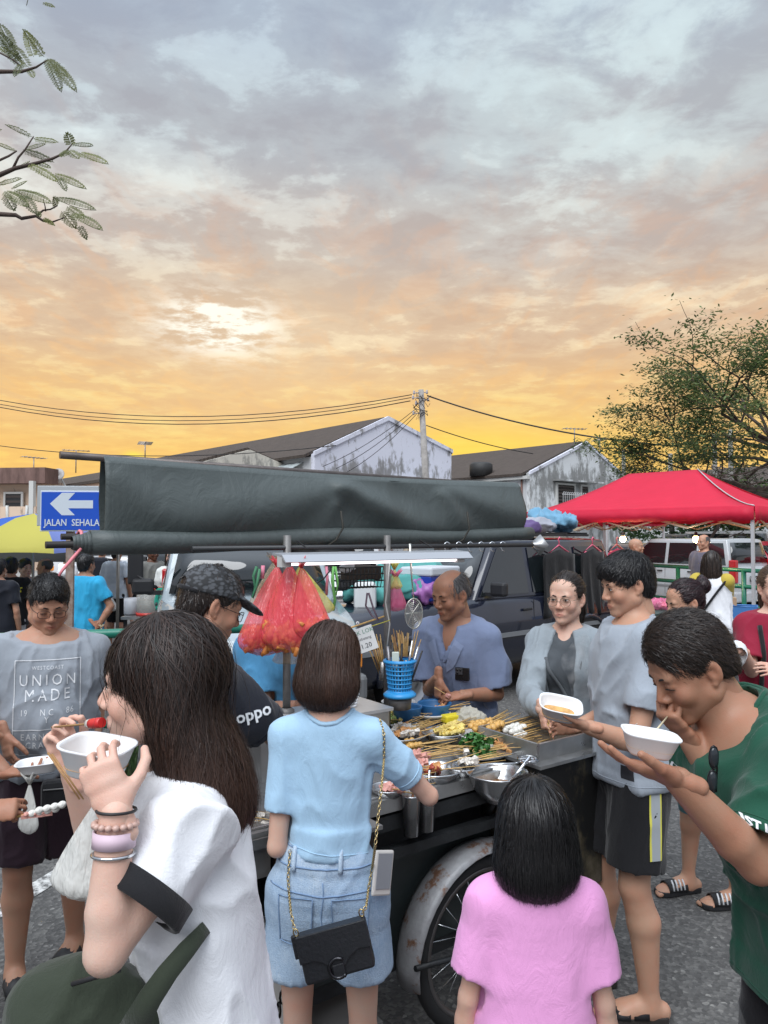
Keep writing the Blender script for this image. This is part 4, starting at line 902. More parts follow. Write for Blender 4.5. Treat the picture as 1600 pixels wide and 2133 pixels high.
# ---------------------------------------------------------------- strands of hair
class Field:
    def __init__(s, vol): s.v = vol; s.f = np.clip(vol.f, -.05, .05); s.g = np.stack(np.gradient(s.f, vol.h), -1)
    def sample(s, P):
        i = np.clip(np.rint((P - s.v.lo) / s.v.h).astype(int), 0, s.v.n - 1); i = tuple(i.T); g = s.g[i]; l = np.linalg.norm(g, axis=1)[:, None]
        return s.f[i], np.where(l > 1e-3, g / np.maximum(l, 1e-3), 0)
def strands(vol, V, F, n_, length, steps, flow, width=.0011, off=(.0, .004), lift=0., hue=None, seed=1, mask=None, wave=0., jit=.15):
    r_ = np.random.default_rng(seed); N = normals(V, F); cand = np.arange(len(V))
    if mask is not None: cand = cand[mask(V)]
    i0 = r_.choice(cand, n_); P = V[i0] + r_.normal(0, .0015, (n_, 3)); fl = Field(vol); off = r_.uniform(off[0], off[1], n_)
    L = length * r_.uniform(.6, 1.1, n_) if np.isscalar(length) else length(P) * r_.uniform(.7, 1.1, n_); st = L / steps; pts = [P.copy()]; nr = [N[i0]]; ph = r_.uniform(0, 6.28, n_); J = r_.normal(0, jit, (n_, 3))
    for k in range(steps):
        d = flow(P) + J + (wave * np.stack([np.sin(ph + k * .9), np.cos(ph * 1.3 + k * .8), 0 * ph], 1) if wave else 0)
        fv, g = fl.sample(P); near = (fv < .03)[:, None]
        d = d - near * g * (d * g).sum(1)[:, None] + lift * g; d /= np.maximum(np.linalg.norm(d, axis=1), 1e-6)[:, None]; P = P + d * st[:, None]
        fv, g = fl.sample(P); corr = np.where((fv < .02), np.clip(off + lift * .02 * k - fv, -.003, .008), 0); P = P + g * corr[:, None]
        pts.append(P.copy()); nr.append(g)
    fly = r_.random(n_) < .06; Q = np.stack(pts, 1); Q[fly] += np.stack(nr, 1)[fly] * (np.linspace(0, 1, steps + 1)[None, :, None] * r_.uniform(.002, .012, fly.sum())[:, None, None]); G = np.stack(nr, 1); T = np.gradient(Q, axis=1); W = np.cross(T, G + r_.normal(0, .35, (n_, 1, 3))); W /= np.maximum(np.linalg.norm(W, axis=2), 1e-9)[..., None]
    tp = np.linspace(1, 0.15, steps + 1) ** .6; W = W * (width * tp)[None, :, None]; m = steps + 1
    VV = np.stack([Q - W, Q + W], 2).reshape(-1, 3); base = (np.arange(n_) * m * 2)[:, None] + (np.arange(steps) * 2)[None]; FF = np.stack([base, base + 1, base + 3, base + 2], -1).reshape(-1, 4)
    hu = r_.uniform(0, 1, n_) ** 1.5; hu = np.repeat(hu, m * 2)
    if hue is not None: hu = np.clip(hu * .55 + hue(VV), 0, 1)
    return VV.astype(np.float32), FF.astype(np.int32), hu.astype(np.float32)
def hair_obj(name, parts, mat, parent, mtx):
    """parts: (V,F,hue)"""
    V = np.concatenate([p[0] for p in parts]); o = 0; Fs = []
    for p in parts: Fs.append(p[1] + o); o += len(p[0])
    hu = np.concatenate([p[2] for p in parts]); me = np_mesh(name, xf(V, mtx), np.concatenate(Fs)); a = me.attributes.new('hue', 'FLOAT', 'POINT'); a.data.foreach_set('value', hu); return mesh_obj(name, me, mat, parent)
def nz(n_): return np.zeros(n_, np.float32)
CROWN = V3(0, -.055, .115)
def radial(P, whorl=CROWN, grav=.5, side=0., fwd=0.):
    d = P - whorl; d = d / np.maximum(np.linalg.norm(d, axis=1), 1e-6)[:, None]; return d + V3(side, fwd, -grav)
# hair styles: return list of (V,F,hue) in head space
def hair_short(thick=.010, top=.014, fringe=.0, nape=-.072, n_=3200, ln=.034, seed=1, line=.0, ear=1., messy=.16, lift=.03, side=.0, whorl=None, wd=.0012):
    v = Vol((-.125, -.16, -.13), (.125, .15, .19), .0055)
    v.ell((0, -.02, .034), (.0765 + thick, .097 + thick, .092 + thick)); v.ell((0, .0, .062), (.066 + thick * .6, .088 + thick * .5, .062 + top), k=.03); v.ell((0, -.055, -.02), (.062 + thick * .6, .055 + thick * .5, .062), k=.02)
    if fringe: v.ell((0, .07, .075), (.06, .03 + fringe * .4, .028 + fringe), k=.02)
    v.ell((0, .125 + line, -.018 - fringe * .6), (.076, .078, .090 - line * .5), op='d', k=.008)
    for s in (-1, 1): v.ell((s * .09, .012, -.03), (.035, .040, .042), op='d', k=.006); v.ell((s * .085, -.015, -.045), (.03, .028, .045), op='d', k=.006)
    v.plane((0, -.06, nape), (0, .35, -1), .006); v.plane((0, .02, -.02), (0, .9, -.5), .006, (-.13, .0, -.2), (.13, .2, -.01))
    V, F = v.mesh(1); sd = seed; wh = CROWN if whorl is None else V3(whorl)
    st = strands(v, V, F, n_, ln, 5, lambda P: radial(P, wh, .35, side, .25), wd, (.0, .004), lift, seed=sd, jit=messy)
    return [(V, F, nz(len(V)) + .25), st]
def hair_fringe_only(n_=900, seed=3, low=.0):
    """hair left on the sides and back of a balding head"""
    v = Vol((-.11, -.14, -.12), (.11, .12, .15), .005); v.ell((0, -.02, .032), (.081, .1015, .094)); v.ell((0, .05, .13), (.075, .155, .075 - low), op='d', k=.01); v.ell((0, .125, -.0), (.078, .088, .12), op='d', k=.006)
    for s in (-1, 1): v.ell((s * .085, .0, -.035), (.03, .034, .055), op='d', k=.006)
    v.plane((0, -.06, -.055), (0, .3, -1), .005); V, F = v.mesh(1)
    return [(V, F, nz(len(V)) + .3), strands(v, V, F, n_, .03, 4, lambda P: radial(P, CROWN, .8), .0011, (0, .003), .2, seed=seed, jit=.3)]
def hair_long(length=.13, W=(.092, .100, .098, .082), back=.0, front=.0, n_=5000, seed=2, mat=None, part=0., wave=0., bulge=.0, hue=None, bangs=False, ln=None, face=(.115, .075), wd=.0011, dep=None):
    """straight or wavy hair hanging to z = -length"""
    lo = -length - .08; v = Vol((-.16, -.19, lo), (.16, .16, .18), .0065)
    v.ell((0, -.018, .036), (.088, .108, .103)); zb = -length + .025
    P = [(0, -.035 + front * .3, .03), (0, -.045 + front * .6, -.05), (0, -.05 + front * .8 - back * .5, zb * .6 - .02), (0, -.05 + front - back, zb)]
    v.tube(P, W, dep or [.085, .072 + bulge, .062 + bulge, .030 + bulge * .5], (1, 0, 0), k=.02)
    v.ell((0, face[0] + .02, -.03), (.074, face[1], .098), op='d', k=.008)
    v.ell((0, .09, -.20), (.07, .085, .14), op='d', k=.01)
    if bangs: v.ell((0, .078, .066), (.062, .026, .045), k=.01)
    V, F = v.mesh(1); wh = V3(part, .0, .135)
    def flow(Q):
        d = Q - wh; d[:, 2] = 0; t = np.clip((.10 - Q[:, 2]) / .08, 0, 1)[:, None]; d = d / np.maximum(np.linalg.norm(d, axis=1), 1e-3)[:, None]; return d * (1 - t) + V3(0, 0, -1) * (t + .25)
    L_ = ln or (lambda Q: np.clip(Q[:, 2] + length + .035, .04, 1))
    st = strands(v, V, F, n_, L_, 12, flow, wd, (.0, .0045), 0., seed=seed, wave=wave, jit=.06, hue=hue)
    hb = nz(len(V)) + .15
    if hue is not None: hb = np.clip(hue(V) + .1, 0, 1).astype(np.float32)
    return [(V, F, hb), st]
def hair_tied(tail=True, bun=False, n_=2600, seed=4, mess=.08):
    v = Vol((-.12, -.24, -.30), (.12, .14, .18), .006); v.ell((0, -.018, .034), (.083, .104, .099)); v.ell((0, -.05, -.02), (.066, .06, .06), k=.02)
    v.ell((0, .128, -.030), (.075, .078, .098), op='d', k=.008)
    for s in (-1, 1): v.ell((s * .088, .0, -.035), (.034, .034, .05), op='d', k=.006)
    v.plane((0, -.06, -.065), (0, .3, -1), .006)
    if tail: v.tube([(0, -.105, .045), (0, -.15, .02), (0, -.155, -.08), (0, -.13, -.20)], [.018, .032, .036, .012], [.018, .030, .030, .010], (1, 0, 0), k=.01)
    if bun: v.ell((0, -.135, .06), (.045, .04, .045), k=.012); v.ell((.02, -.15, .09), (.03, .02, .03), k=.012)
    V, F = v.mesh(1); tie = V3(0, -.115, .045)
    def flow(Q):
        d = tie - Q; l = np.linalg.norm(d, axis=1)[:, None]; beyond = ((Q[:, 1] < -.11) if tail else (Q[:, 1] < -9))[:, None]; return np.where(beyond, V3(0, 0, -1) + 0 * d, d / np.maximum(l, 1e-3))
    return [(V, F, nz(len(V)) + .2), strands(v, V, F, n_, .09, 7, flow, .0011, (0, .0035), 0., seed=seed, jit=mess)]
# ---------------------------------------------------------------- whole figure
def folds(V, F, amp, sc=(8, 8, 2.8), seed=0, k=2):
    """cloth creases pushed in along the normals"""
    N = normals(V, F); P = V * V3(sc) + seed * 3.7; w = np.stack([vnoise(P * .6 + 11), vnoise(P * .6 + 31), vnoise(P * .6 + 51)], 1) - .5
    P = P + w * 2.2; d = 0; a = 1.
    for i in range(k): n1 = vnoise(P * (1.9 ** i) + 5 * i); d = d + a * ((1 - np.abs(2 * n1 - 1)) ** 4 - .22); a *= .5
    return lap(V + N * (amp * 1.35 * d)[:, None], F, .3).astype(np.float32)
def ik(S_, T_, a, b, pole):
    S_ = V3(S_); T_ = V3(T_); d = T_ - S_; L = np.linalg.norm(d)
    mx = (a + b) * .995
    if L > mx: d = d * mx / L; T_ = S_ + d; L = mx
    u = d / L; x = (a * a - b * b + L * L) / (2 * L); hh = math.sqrt(max(a * a - x * x, 0)); p = V3(pole); p = _u(p - u * (p @ u)); return S_ + u * x + p * hh, T_
class Person:
    def __init__(s, loc, face, h, label, sk=SK_MID, sex='m', wid=1., lean=0, twist=0, head=(0, 0, 0), neck=0, arms=None, stance=.0, res=.0085, headkind=None, hscale=1., eye='open', group=None, side=0, legs=None, belly=0., hip=1., hres=.0036, brow=True):
        s.h = h; k = h / 1.70; s.k = k; s.sex = sex; s.wid = wid; s.res = res; s.belly = belly; fem = sex != 'm'
        s.root = empty('person', (loc[0], loc[1], 0), R(face - 90), label, 'person', group); s.inv = wmat(s.root).inverted(); s.skin = sk
        def bend(p, w):
            p = Vector(p) * k; piv = Vector((0, 0, .95 * k)); q = Matrix.Rotation(-R(lean) * w, 3, 'X') @ (p - piv); q = Matrix.Rotation(R(side) * w, 3, 'Y') @ q; q = Matrix.Rotation(R(twist) * w, 3, 'Z') @ q; return piv + q
        s.bend = bend; sw = (.139 if fem else .163) * (wid * .5 + .5); s.sw = sw
        zz = [(.86, 0.), (.93, 0.), (1.07, .45), (1.18, .8), (1.30, 1.), (1.375, 1.), (1.42, 1.)]
        s.spine = [bend((0, y, z), w) for (z, w), y in zip(zz, (0, -.005, 0, .005, .008, -.003, -.012))]; s.lat = [V3(*(bend((1, 0, z), w) - bend((0, 0, z), w)).normalized()) for z, w in zz]
        Wt = [.146, .163, .126, .130, .140, .128, .062] if fem else [.140, .154, .142, .150, .160, .146, .068]; Dt = [.092, .104, .083, .088, .096, .078, .052] if fem else [.092, .104, .094, .102, .108, .087, .058]
        s.W = [w * k * wid * (hip if i < 2 else 1) for i, w in enumerate(Wt)]; s.D = [d * k * (wid * 1.0) for d in Dt]
        s.neckb = bend((0, -.015, 1.445), 1.); s.shR = bend((sw, -.008, 1.366), 1.); s.shL = bend((-sw, -.008, 1.366), 1.)
        nl = Matrix.Rotation(-R(neck), 3, 'X') @ Vector((0, .022, .134)) * k; nl = Matrix.Rotation(-R(lean) * .6, 3, 'X') @ nl; nl = Matrix.Rotation(R(twist), 3, 'Z') @ nl
        s.hc = s.neckb + nl; hs = .93 * hscale * (k * .45 + .55) * (.965 if fem else 1.0); s.hs = hs
        hy, hp, hr = head; s.H = Matrix.Translation(s.hc) @ Euler((R(hp), R(hr), 0)).to_matrix().to_4x4() @ Matrix.Diagonal((hs, hs, hs, 1)) if hy == 0 else Matrix.Translation(s.hc) @ Matrix.Rotation(R(hy), 4, 'Z') @ Euler((R(hp), R(hr), 0)).to_matrix().to_4x4() @ Matrix.Diagonal((hs, hs, hs, 1))
        # arms
        ua, fa = .285 * k, .25 * k; s.arm = {}
        arms = arms or {}
        for sd, S_ in (('R', s.shR), ('L', s.shL)):
            sg = 1 if sd == 'R' else -1; A = arms.get(sd, {}); T_ = A.get('to')
            T_ = s.inv @ Vector(T_) if T_ is not None else S_ + Vector((sg * .07, .05, -.515)) * k
            pole = A.get('pole', (sg * .55, -.65, -.5))
            if 'el' in A: pole = tuple((s.inv @ Vector(A['el'])) - S_)
            E, T2 = ik(S_, T_, ua, fa, pole)
            if 'E' in A: E, T2 = V3(*(s.inv @ Vector(A['E']))), V3(*T_)
            d = A.get('dir'); d = (s.inv.to_3x3() @ Vector(d)) if d is not None else Vector(T2 - E); pn = A.get('palm'); pn = (s.inv.to_3x3() @ Vector(pn)) if pn is not None else Vector((-sg, 0, -.1))
            s.arm[sd] = dict(S=V3(*S_), E=V3(*E), W=V3(*T2), d=d.normalized(), palm=pn, pose=A.get('pose', 'relax'), show=A.get('show', True))
        # legs
        legs = legs or {}; s.leg = {}
        for sd in 'RL':
            sg = 1 if sd == 'R' else -1; hj = Vector((sg * .085 * (wid * .6 + .4) * hip, 0, .89)) * k; q = legs.get(sd, (sg * (.095 + stance), 0.0, sg * 8)); ank = Vector((q[0], q[1] - .02, .075)) * k if abs(q[0]) < 3 else None
            kn, an = ik(hj, ank, .412 * k, .405 * k, (0, 1, 0)); s.leg[sd] = dict(H=V3(*hj), K=kn, A=an, yaw=q[2])
        s.build_body(headkind or ('f' if fem else 'm'), hres); s.face(eye, brow)
    def bounds(s, pts, m): P = np.array(pts); return P.min(0) - m, P.max(0) + m
    def build_body(s, hk, hres):
        k = s.k; fem = s.sex != 'm'; w_ = (s.wid * .6 + .4) * (.84 if fem else .93); pts = [tuple(p) for p in s.spine] + [tuple(s.hc)] + [a[q] for a in s.arm.values() for q in 'SEW'] + [l[q] for l in s.leg.values() for q in 'HKA'] + [(0, .2 * k, 0), (0, -.12, 0)]
        lo, hi = s.bounds(pts, .16); lo[2] = -.02; v = Vol(lo, hi, s.res); mn = s.res * 1.9
        v.tube([V3(*p) for p in s.spine], s.W, s.D, s.lat, k=.02, sub=2)
        if s.belly: p = (s.spine[2] + s.spine[3]) / 2; v.ell(V3(*p) + V3(0, .05 + s.belly * .5, -.03) * k, (.13 * s.wid * k, (.08 + s.belly) * k, .13 * k), k=.05)
        for S_ in (s.shR, s.shL): v.cone(V3(*s.neckb) - V3(0, 0, .03) * k, V3(*S_), .046 * k, .052 * k * w_, k=.03)
        v.cone(V3(*s.neckb) - V3(0, 0, .03), V3(*s.hc) + V3(0, -.02, -.05), max(.056 * k * (.90 if fem else max(w_, 1)), mn), max(.054 * k * (.88 if fem else max(w_, 1)), mn), k=.03)
        if fem:
            for sg in (-1, 1): p = s.bend((sg * .065, .085, 1.255), .95); v.ell(V3(*p), (.055 * k * s.wid, .05 * k, .052 * k), k=.04)
        for a in s.arm.values():
            S_, E, W_ = a['S'], a['E'], a['W']; m = S_ + (E - S_) * .45; v.cone(S_, m, .054 * k * w_, max(.046 * k * w_, mn), k=.03); v.cone(m, E, max(.046 * k * w_, mn), max(.037 * k * w_, mn), k=.01)
            m = E + (W_ - E) * .3; v.cone(E, m, max(.037 * k * w_, mn), max(.0405 * k * w_, mn), k=.012); v.cone(m, W_, max(.0405 * k * w_, mn), max(.0265 * k * (.6 + .4 * w_), mn), k=.008)
        wl = w_ if fem else max(w_, 1.)
        for l in s.leg.values():
            H_, K_, A_ = l['H'], l['K'], l['A']; v.cone(H_, H_ + (K_ - H_) * .5, .084 * k * wl, .070 * k * wl, k=.03); v.cone(H_ + (K_ - H_) * .5, K_, .070 * k * wl, .053 * k * wl, k=.02)
            c = K_ + (A_ - K_) * .32 + V3(0, -.018, 0) * k; v.cone(K_, c, .052 * k * wl, .057 * k * wl, k=.02); v.cone(c, A_, .057 * k * wl, .033 * k * wl, k=.02)
            y = R(-l['yaw']); f = V3(math.sin(y), math.cos(y), 0) ; sd_ = V3(math.cos(y), -math.sin(y), 0); l['f'] = f; l['s'] = sd_; g = V3(A_[0], A_[1], 0)
            v.tube([g - f * .045 * k + V3(0, 0, .035 * k), g + f * .05 * k + V3(0, 0, .042 * k), g + f * .13 * k + V3(0, 0, .028 * k), g + f * .175 * k + V3(0, 0, .02 * k)], np.array([.032, .038, .045, .036]) * k, np.array([.035, .04, .022, .016]) * k, sd_, k=.02, sub=2)
            v.cone(A_, g + V3(0, 0, .05 * k), .034 * k, .036 * k, k=.02)
            if s.res < .0095:
                for ti, (tx, ty, tr) in enumerate(((-.027, .192, .0135), (-.008, .192, .0105), (.008, .186, .0098), (.022, .176, .0092), (.034, .162, .0088))): q = (1 if l is s.leg['R'] else -1); c_ = g + f * ty * k + sd_ * (tx * q * k) + V3(0, 0, .014 * k); v.cone(c_ - f * .03 * k + V3(0, 0, .004 * k), c_, tr * k, tr * k, k=.004)
        V, F = v.mesh(2); parts = [(V, F)]; hv, hf, lip = head_tpl(hk, hres); parts.append((xf(hv, s.H), hf)); lips = [np.zeros((len(V), 3), np.float32), lip]
        for sd, a in s.arm.items():
            if not a['show']: continue
            hv, hf = hand_tpl(a['pose'], .0032 if s.res < .0095 else .0055); hv = hv.copy(); hf = hf.copy(); hk_ = k ** .7 * (.81 if fem else .92)
            if sd == 'L': hv[:, 0] *= -1; hf = hf[:, ::-1]
            y = a['d']; z = -Vector(a['palm']); z = (z - y * z.dot(y)); z = z.normalized() if z.length > 1e-4 else y.orthogonal().normalized(); x = y.cross(z); m = Matrix((x, y, z)).transposed().to_4x4(); m.translation = Vector(a['W']); a['M'] = m @ Matrix.Diagonal((hk_, hk_, hk_, 1))
            parts.append((xf(hv, a['M']), hf)); lips.append(np.tile(V3(0, .35, 0), (len(hv), 1)) * (hv @ np.zeros(3) == 0)[:, None])
        V, F = join(parts); me = np_mesh('body', V, F); lips = np.concatenate(lips); [me.attributes.new(q, 'FLOAT', 'POINT').data.foreach_set('value', np.ascontiguousarray(lips[:, i], np.float32)) for i, q in enumerate(('lip', 'blush', 'shade'))]; s.body = mesh_obj('body', me, s.skin, s.root)
    def handm(s, sd): return wmat(s.root) @ s.arm[sd]['M']
    def face(s, eye, brow):
        if eye is None: return
        for sg in (-1, 1):
            if brow:
                b = MB().tube([s.H @ Vector((sg * x, y, z)) for x, y, z in ((.014, .0935, .021), (.028, .0935, .026), (.042, .086, .025), (.050, .078, .019))], [.0022 * s.hs, .0032 * s.hs, .0026 * s.hs, .001], 6); b.build('eyebrow', BROW, s.body)
            if eye == 'open':
                MB().ball(s.H @ Vector((sg * .032, .0835, .0025)), (.0130 * s.hs, .0095 * s.hs, .0058 * s.hs), 12, 8, (s.H.to_3x3()).normalized()).build('eye', EYEW, s.body)
                MB().ball(s.H @ Vector((sg * .032, .0895, .0030)), .0054 * s.hs, 10, 8).build('iris', IRIS, s.body)
            zz = .0085 if eye == 'open' else -.001
            MB().tube([s.H @ Vector((sg * x, y, z + zz)) for x, y, z in ((.0175, .0895, -.0035), (.025, .0945, .0005), (.034, .0935, .0008), (.043, .0875, -.002), (.047, .082, -.0045))], [.0008, .0015 * s.hs, .0017 * s.hs, .0015 * s.hs, .0007], 5).build('eyelashes', LASH, s.body)
    def hair(s, parts, mat): return hair_obj('hair', parts, mat, s.root, s.H)
    # ---------------- clothing
    def shirt(s, mat, hem=.82, sleeve=.55, ease=.022, loose=1., neck=.062, vneck=0., name='shirt', amp=.0115, flare=0., band=None, seed=None, cuffmat=None, long=False, hemw=0., open_front=False, sl_r=1., tuck=None, hemtilt=0.):
        k = s.k; seed = seed if seed is not None else random.randint(0, 50); fem = s.sex != 'm'; e = ease * k * .78; w_ = (s.wid * .6 + .4) * (.84 if fem else .93)
        zz = [hem] + [z for z in (.93, 1.07, 1.18, 1.30, 1.38, 1.43) if z > hem + .05]; idx = {.93: 1, 1.07: 2, 1.18: 3, 1.30: 4, 1.38: 5, 1.43: 6}
        P = [s.bend((0, 0, hem), 0 if hem < 1 else .45)]; W = [(s.W[1] if hem < .98 else s.W[2] * 1.04) + e * (1.2 * loose) + flare * k + hemw * k]; D = [s.D[1] * (1 if hem < .98 else .95) + e * (1.2 * loose) + flare * k * .7 + s.belly * .25 * k]; lat = [s.lat[0]]
        for z in zz[1:]:
            i = idx[z]; lo_ = loose if z < 1.25 else 1.; t = (1.30 - z) / .4; P.append(s.spine[i] + Vector((0, .0, 0))); W.append(s.W[i] + e * lo_ + (flare * .6 * k if z < 1.1 else 0)); D.append(s.D[i] + e * lo_ + (s.belly * .3 * k if z < 1.25 else 0) + (flare * .4 * k if z < 1.1 else 0)); lat.append(s.lat[i])
        pts = [tuple(p) for p in P] + [a[q] for a in s.arm.values() for q in 'SE'] + ([a['W'] for a in s.arm.values()] if long else []); lo, hi = s.bounds(pts, .22); v = Vol(lo, hi, s.res * .9)
        if hem < .93:      # keep clear of the hips
            wt_ = (s.wid * .6 + .4) * (.88 if fem else .95); wm = (.085 * (s.wid * .6 + .4) + .092 * wt_ + .026) * k; dm = (.092 * wt_ + .036) * k
            for i in range(2): W[i] = max(W[i], wm); D[i] = max(D[i], dm)
        if loose > 1.25:   # loose cloth hangs from the chest: keep the waist as wide as chest and hem
            for i in range(1, len(W) - 3): W[i] = max(W[i], .5 * (W[0] + W[-3])); D[i] = max(D[i], .45 * (D[0] + D[-3]))
        v.tube([V3(*p) for p in P], W, D, lat, k=.02, sub=2, caps=False)
        if s.belly: p = (s.spine[2] + s.spine[3]) / 2; v.ell(V3(*p) + V3(0, .05 + s.belly * .5, -.04) * k, ((.13 * s.wid + .0) * k + e, (.08 + s.belly) * k + e, .15 * k), k=.06)
        if fem:
            for sg in (-1, 1): p = s.bend((sg * .065, .085, 1.25), .95); v.ell(V3(*p), (.055 * k * s.wid + e * .7, .05 * k + e * .7, .055 * k + e * .5), k=.05)
        for S_ in (s.shR, s.shL): v.cone(V3(*s.neckb) - V3(0, 0, .038) * k, V3(*S_), .050 * k + e * .2, .056 * k * w_ + e * .7, k=.03)
        s.sl = {}
        for sd, a in s.arm.items():
            S_, E, W_ = a['S'], a['E'], a['W']; u = _u(E - S_); r0 = .058 * k * w_ + e * .75
            if long:
                re = .046 * k * w_ + e * .7; rw = .034 * k * w_ + e * .45; v.cone(S_, E, r0, re, k=.03); v.cone(E, E + (W_ - E) * .5, re, re * .93, k=.012); u2 = _u(W_ - E); c = E + (W_ - E) * .94; v.cone(E + (W_ - E) * .5, c, re * .93, rw, k=.008, cut=(c, u2)); s.sl[sd] = (c, u2, rw)
            else:
                c = S_ + (E - S_) * sleeve; r1 = (.054 * k * w_ + e * 1.05) * sl_r; v.cone(S_, c, r0, r1, k=.03, cut=(c, u))
                v.cone(c - u * .03, c + u * .05, r1 - .013, r1 - .011, op='d', cut=(c - u * .022, -u)); s.sl[sd] = (c, u, r1)
        nb = V3(*s.neckb); up = _u(V3(*(s.hc - s.neckb))); fw = V3(0, 1, 0); v.cone(nb - up * .005 + fw * .004, nb + up * .10, neck * k, neck * k * 1.3, op='d', k=.006); v.ell(nb + fw * .045 * k - V3(0, 0, .012 * k), (neck * .75 * k, .04 * k, .032 * k), op='d', k=.008)
        v.plane(nb + up * .006 * k, up, .004, nb - .13 * k, nb + .13 * k)
        if vneck: q = V3(*s.bend((0, .10, 1.42), 1.)); q2 = V3(*s.bend((0, .125, 1.42 - vneck), 1.)); v.cone(q, q2, .05 * k, .008, op='d', k=.004)
        pz = V3(*P[0]); v.plane(pz, (hemtilt, 0, -1), .004, None, None)
        if open_front:
            q = V3(*s.bend((0, .12, 1.50), 1.)); q1 = V3(*s.bend((0, .16, 1.36), 1.)); q2 = V3(*s.bend((0, .22, hem), 0)); v.tube([q, q1, q2], [.055 * k, .062 * k, .085 * k], [.09 * k, .12 * k, .14 * k], (1, 0, 0), op='d', sub=1)
        V, F = v.mesh(1); mk = np.clip((np.linalg.norm(V - nb, axis=1) - .07) / .09, 0, 1)
        for c, u, r1 in s.sl.values(): mk = mk * np.clip((np.abs((V - c) @ u) + np.maximum(np.linalg.norm(V - c, axis=1) - r1 * 1.5, 0) * 3 - .012) / .05, 0, 1)
        V = (V + (folds(V, F, amp, seed=seed) - V) * mk[:, None]).astype(np.float32); s.shirt_o = mesh_obj(name, np_mesh(name, V, F), mat, s.root); s.sV, s.sF = V, F; s.bvh = None
        if s.res < .009 and not open_front:
            s.seam(V3(*P[0]) + V3(0, 0, .024), (hemtilt, 0, -1), 9, mat)
            if not long and not cuffmat:
                for c, u, r1 in s.sl.values(): s.seam(c - u * .022, u, r1 * 1.25, mat)
        if cuffmat:
            for sd, (c, u, r1) in s.sl.items():
                m = frame(c, Vector(u).orthogonal(), Vector(u)); MB().lathe([(r1 - .004, -.030), (r1 + .005, -.030), (r1 + .006, .004), (r1 + .003, .007), (r1 - .009, .006), (r1 - .010, -.01)], 36, rot=Matrix.Identity(3)).build('cuff', cuffmat, s.shirt_o).data.transform(m @ Matrix.Rotation(R(-90), 4, 'X'))
        if band is not None:
            ring = [];
            for i in range(28):
                a = 2 * math.pi * i / 28; pt = nb + V3(math.cos(a) * neck * 1.06, math.sin(a) * neck * 1.10 + .008, 0) * k; hz = s.hit(Vector((pt[0], pt[1], pt[2] + .25)), Vector((0, 0, -1))); ring.append(hz + Vector((0, 0, .001)) if hz else Vector(pt))
            MB().tube(ring, .0065, 6, closed=True).build('neckband', band, s.shirt_o)
        return s.shirt_o
    def seam(s, p, nrm, box, mat):
        """stitched hem line: the longest loop where a plane cuts the shirt"""
        bm = bmesh.new(); bm.from_mesh(s.shirt_o.data); p = Vector(p); r = bmesh.ops.bisect_plane(bm, geom=bm.verts[:] + bm.edges[:] + bm.faces[:], plane_co=p, plane_no=Vector(nrm)); adj = {}
        for e in r['geom_cut']:
            if isinstance(e, bmesh.types.BMEdge) and (e.verts[0].co - p).length < box:
                a, b = e.verts; adj.setdefault(a, []).append(b); adj.setdefault(b, []).append(a)
        best = []; seen = set()
        for v0 in adj:
            if v0 in seen: continue
            lp_ = [v0]; seen.add(v0)
            while True:
                n_ = [q for q in adj[lp_[-1]] if q not in seen]
                if not n_: break
                lp_.append(n_[0]); seen.add(n_[0])
            if len(lp_) > len(best): best = lp_
        pts = [v.co.copy() for v in best][::2]; bm.free()
        if len(pts) > 8 and (pts[0] - pts[-1]).length < .03: MB().tube(pts, .0017, 5, closed=True).build('seam', mat, s.shirt_o)
    def hit(s, o, d):
        if s.bvh is None: s.bvh = BVHTree.FromPolygons([tuple(x) for x in s.sV.tolist()], s.sF.tolist())
        r = s.bvh.ray_cast(o, d.normalized()); return r[0]
    def decal(s, me, mtx, mat, name='print', off=.0032):
        """project a flat mesh (xy plane of mtx, looking along -z) onto the shirt; local space"""
        d = -(mtx.to_3x3() @ Vector((0, 0, 1))).normalized(); miss = 0
        for vx in me.vertices:
            p = mtx @ Vector((vx.co.x, vx.co.y, 0)); q = s.hit(p - d * .3, d); vx.co = (q - d * off) if q is not None else p
        me.update(); return mesh_obj(name, me, mat, s.shirt_o)
    def text(s, txt, size, mtx, mat, bold=.0, spacing=1., sx=1.):
        me = text_mesh(txt, size, bold=bold, spacing=spacing)
        if sx != 1: me.transform(Matrix.Diagonal((sx, 1, 1, 1)))
        return s.decal(me, mtx, mat, 'print')
    def trousers(s, mat, leg=.5, ease=.02, top=1.02, name='shorts', flare=.0, amp=.009, seed=3):
        """leg: 0 at hip, 1 at knee, 2 at ankle"""
        k = s.k; e = ease * k * .85; w_ = (s.wid * .6 + .4) * (.88 if s.sex != 'm' else .95); pts = [tuple(s.spine[0]), tuple(s.spine[2])] + [l[q] for l in s.leg.values() for q in 'HKA']; lo, hi = s.bounds(pts, .22); v = Vol(lo, hi, s.res * .95)
        v.tube([V3(0, 0, .84) * k, V3(0, -.004, .93) * k, V3(0, 0, top) * k], [s.W[0] + e * .5, s.W[1] + min(e * .5, .009), s.W[2] + min(e * .5, .006)], [s.D[0] + e * .5 + s.belly * .1, s.D[1] + min(e * .5, .009) + s.belly * .2, s.D[2] + min(e * .5, .006) + s.belly * .3], (1, 0, 0), k=.02, sub=2, caps=False)
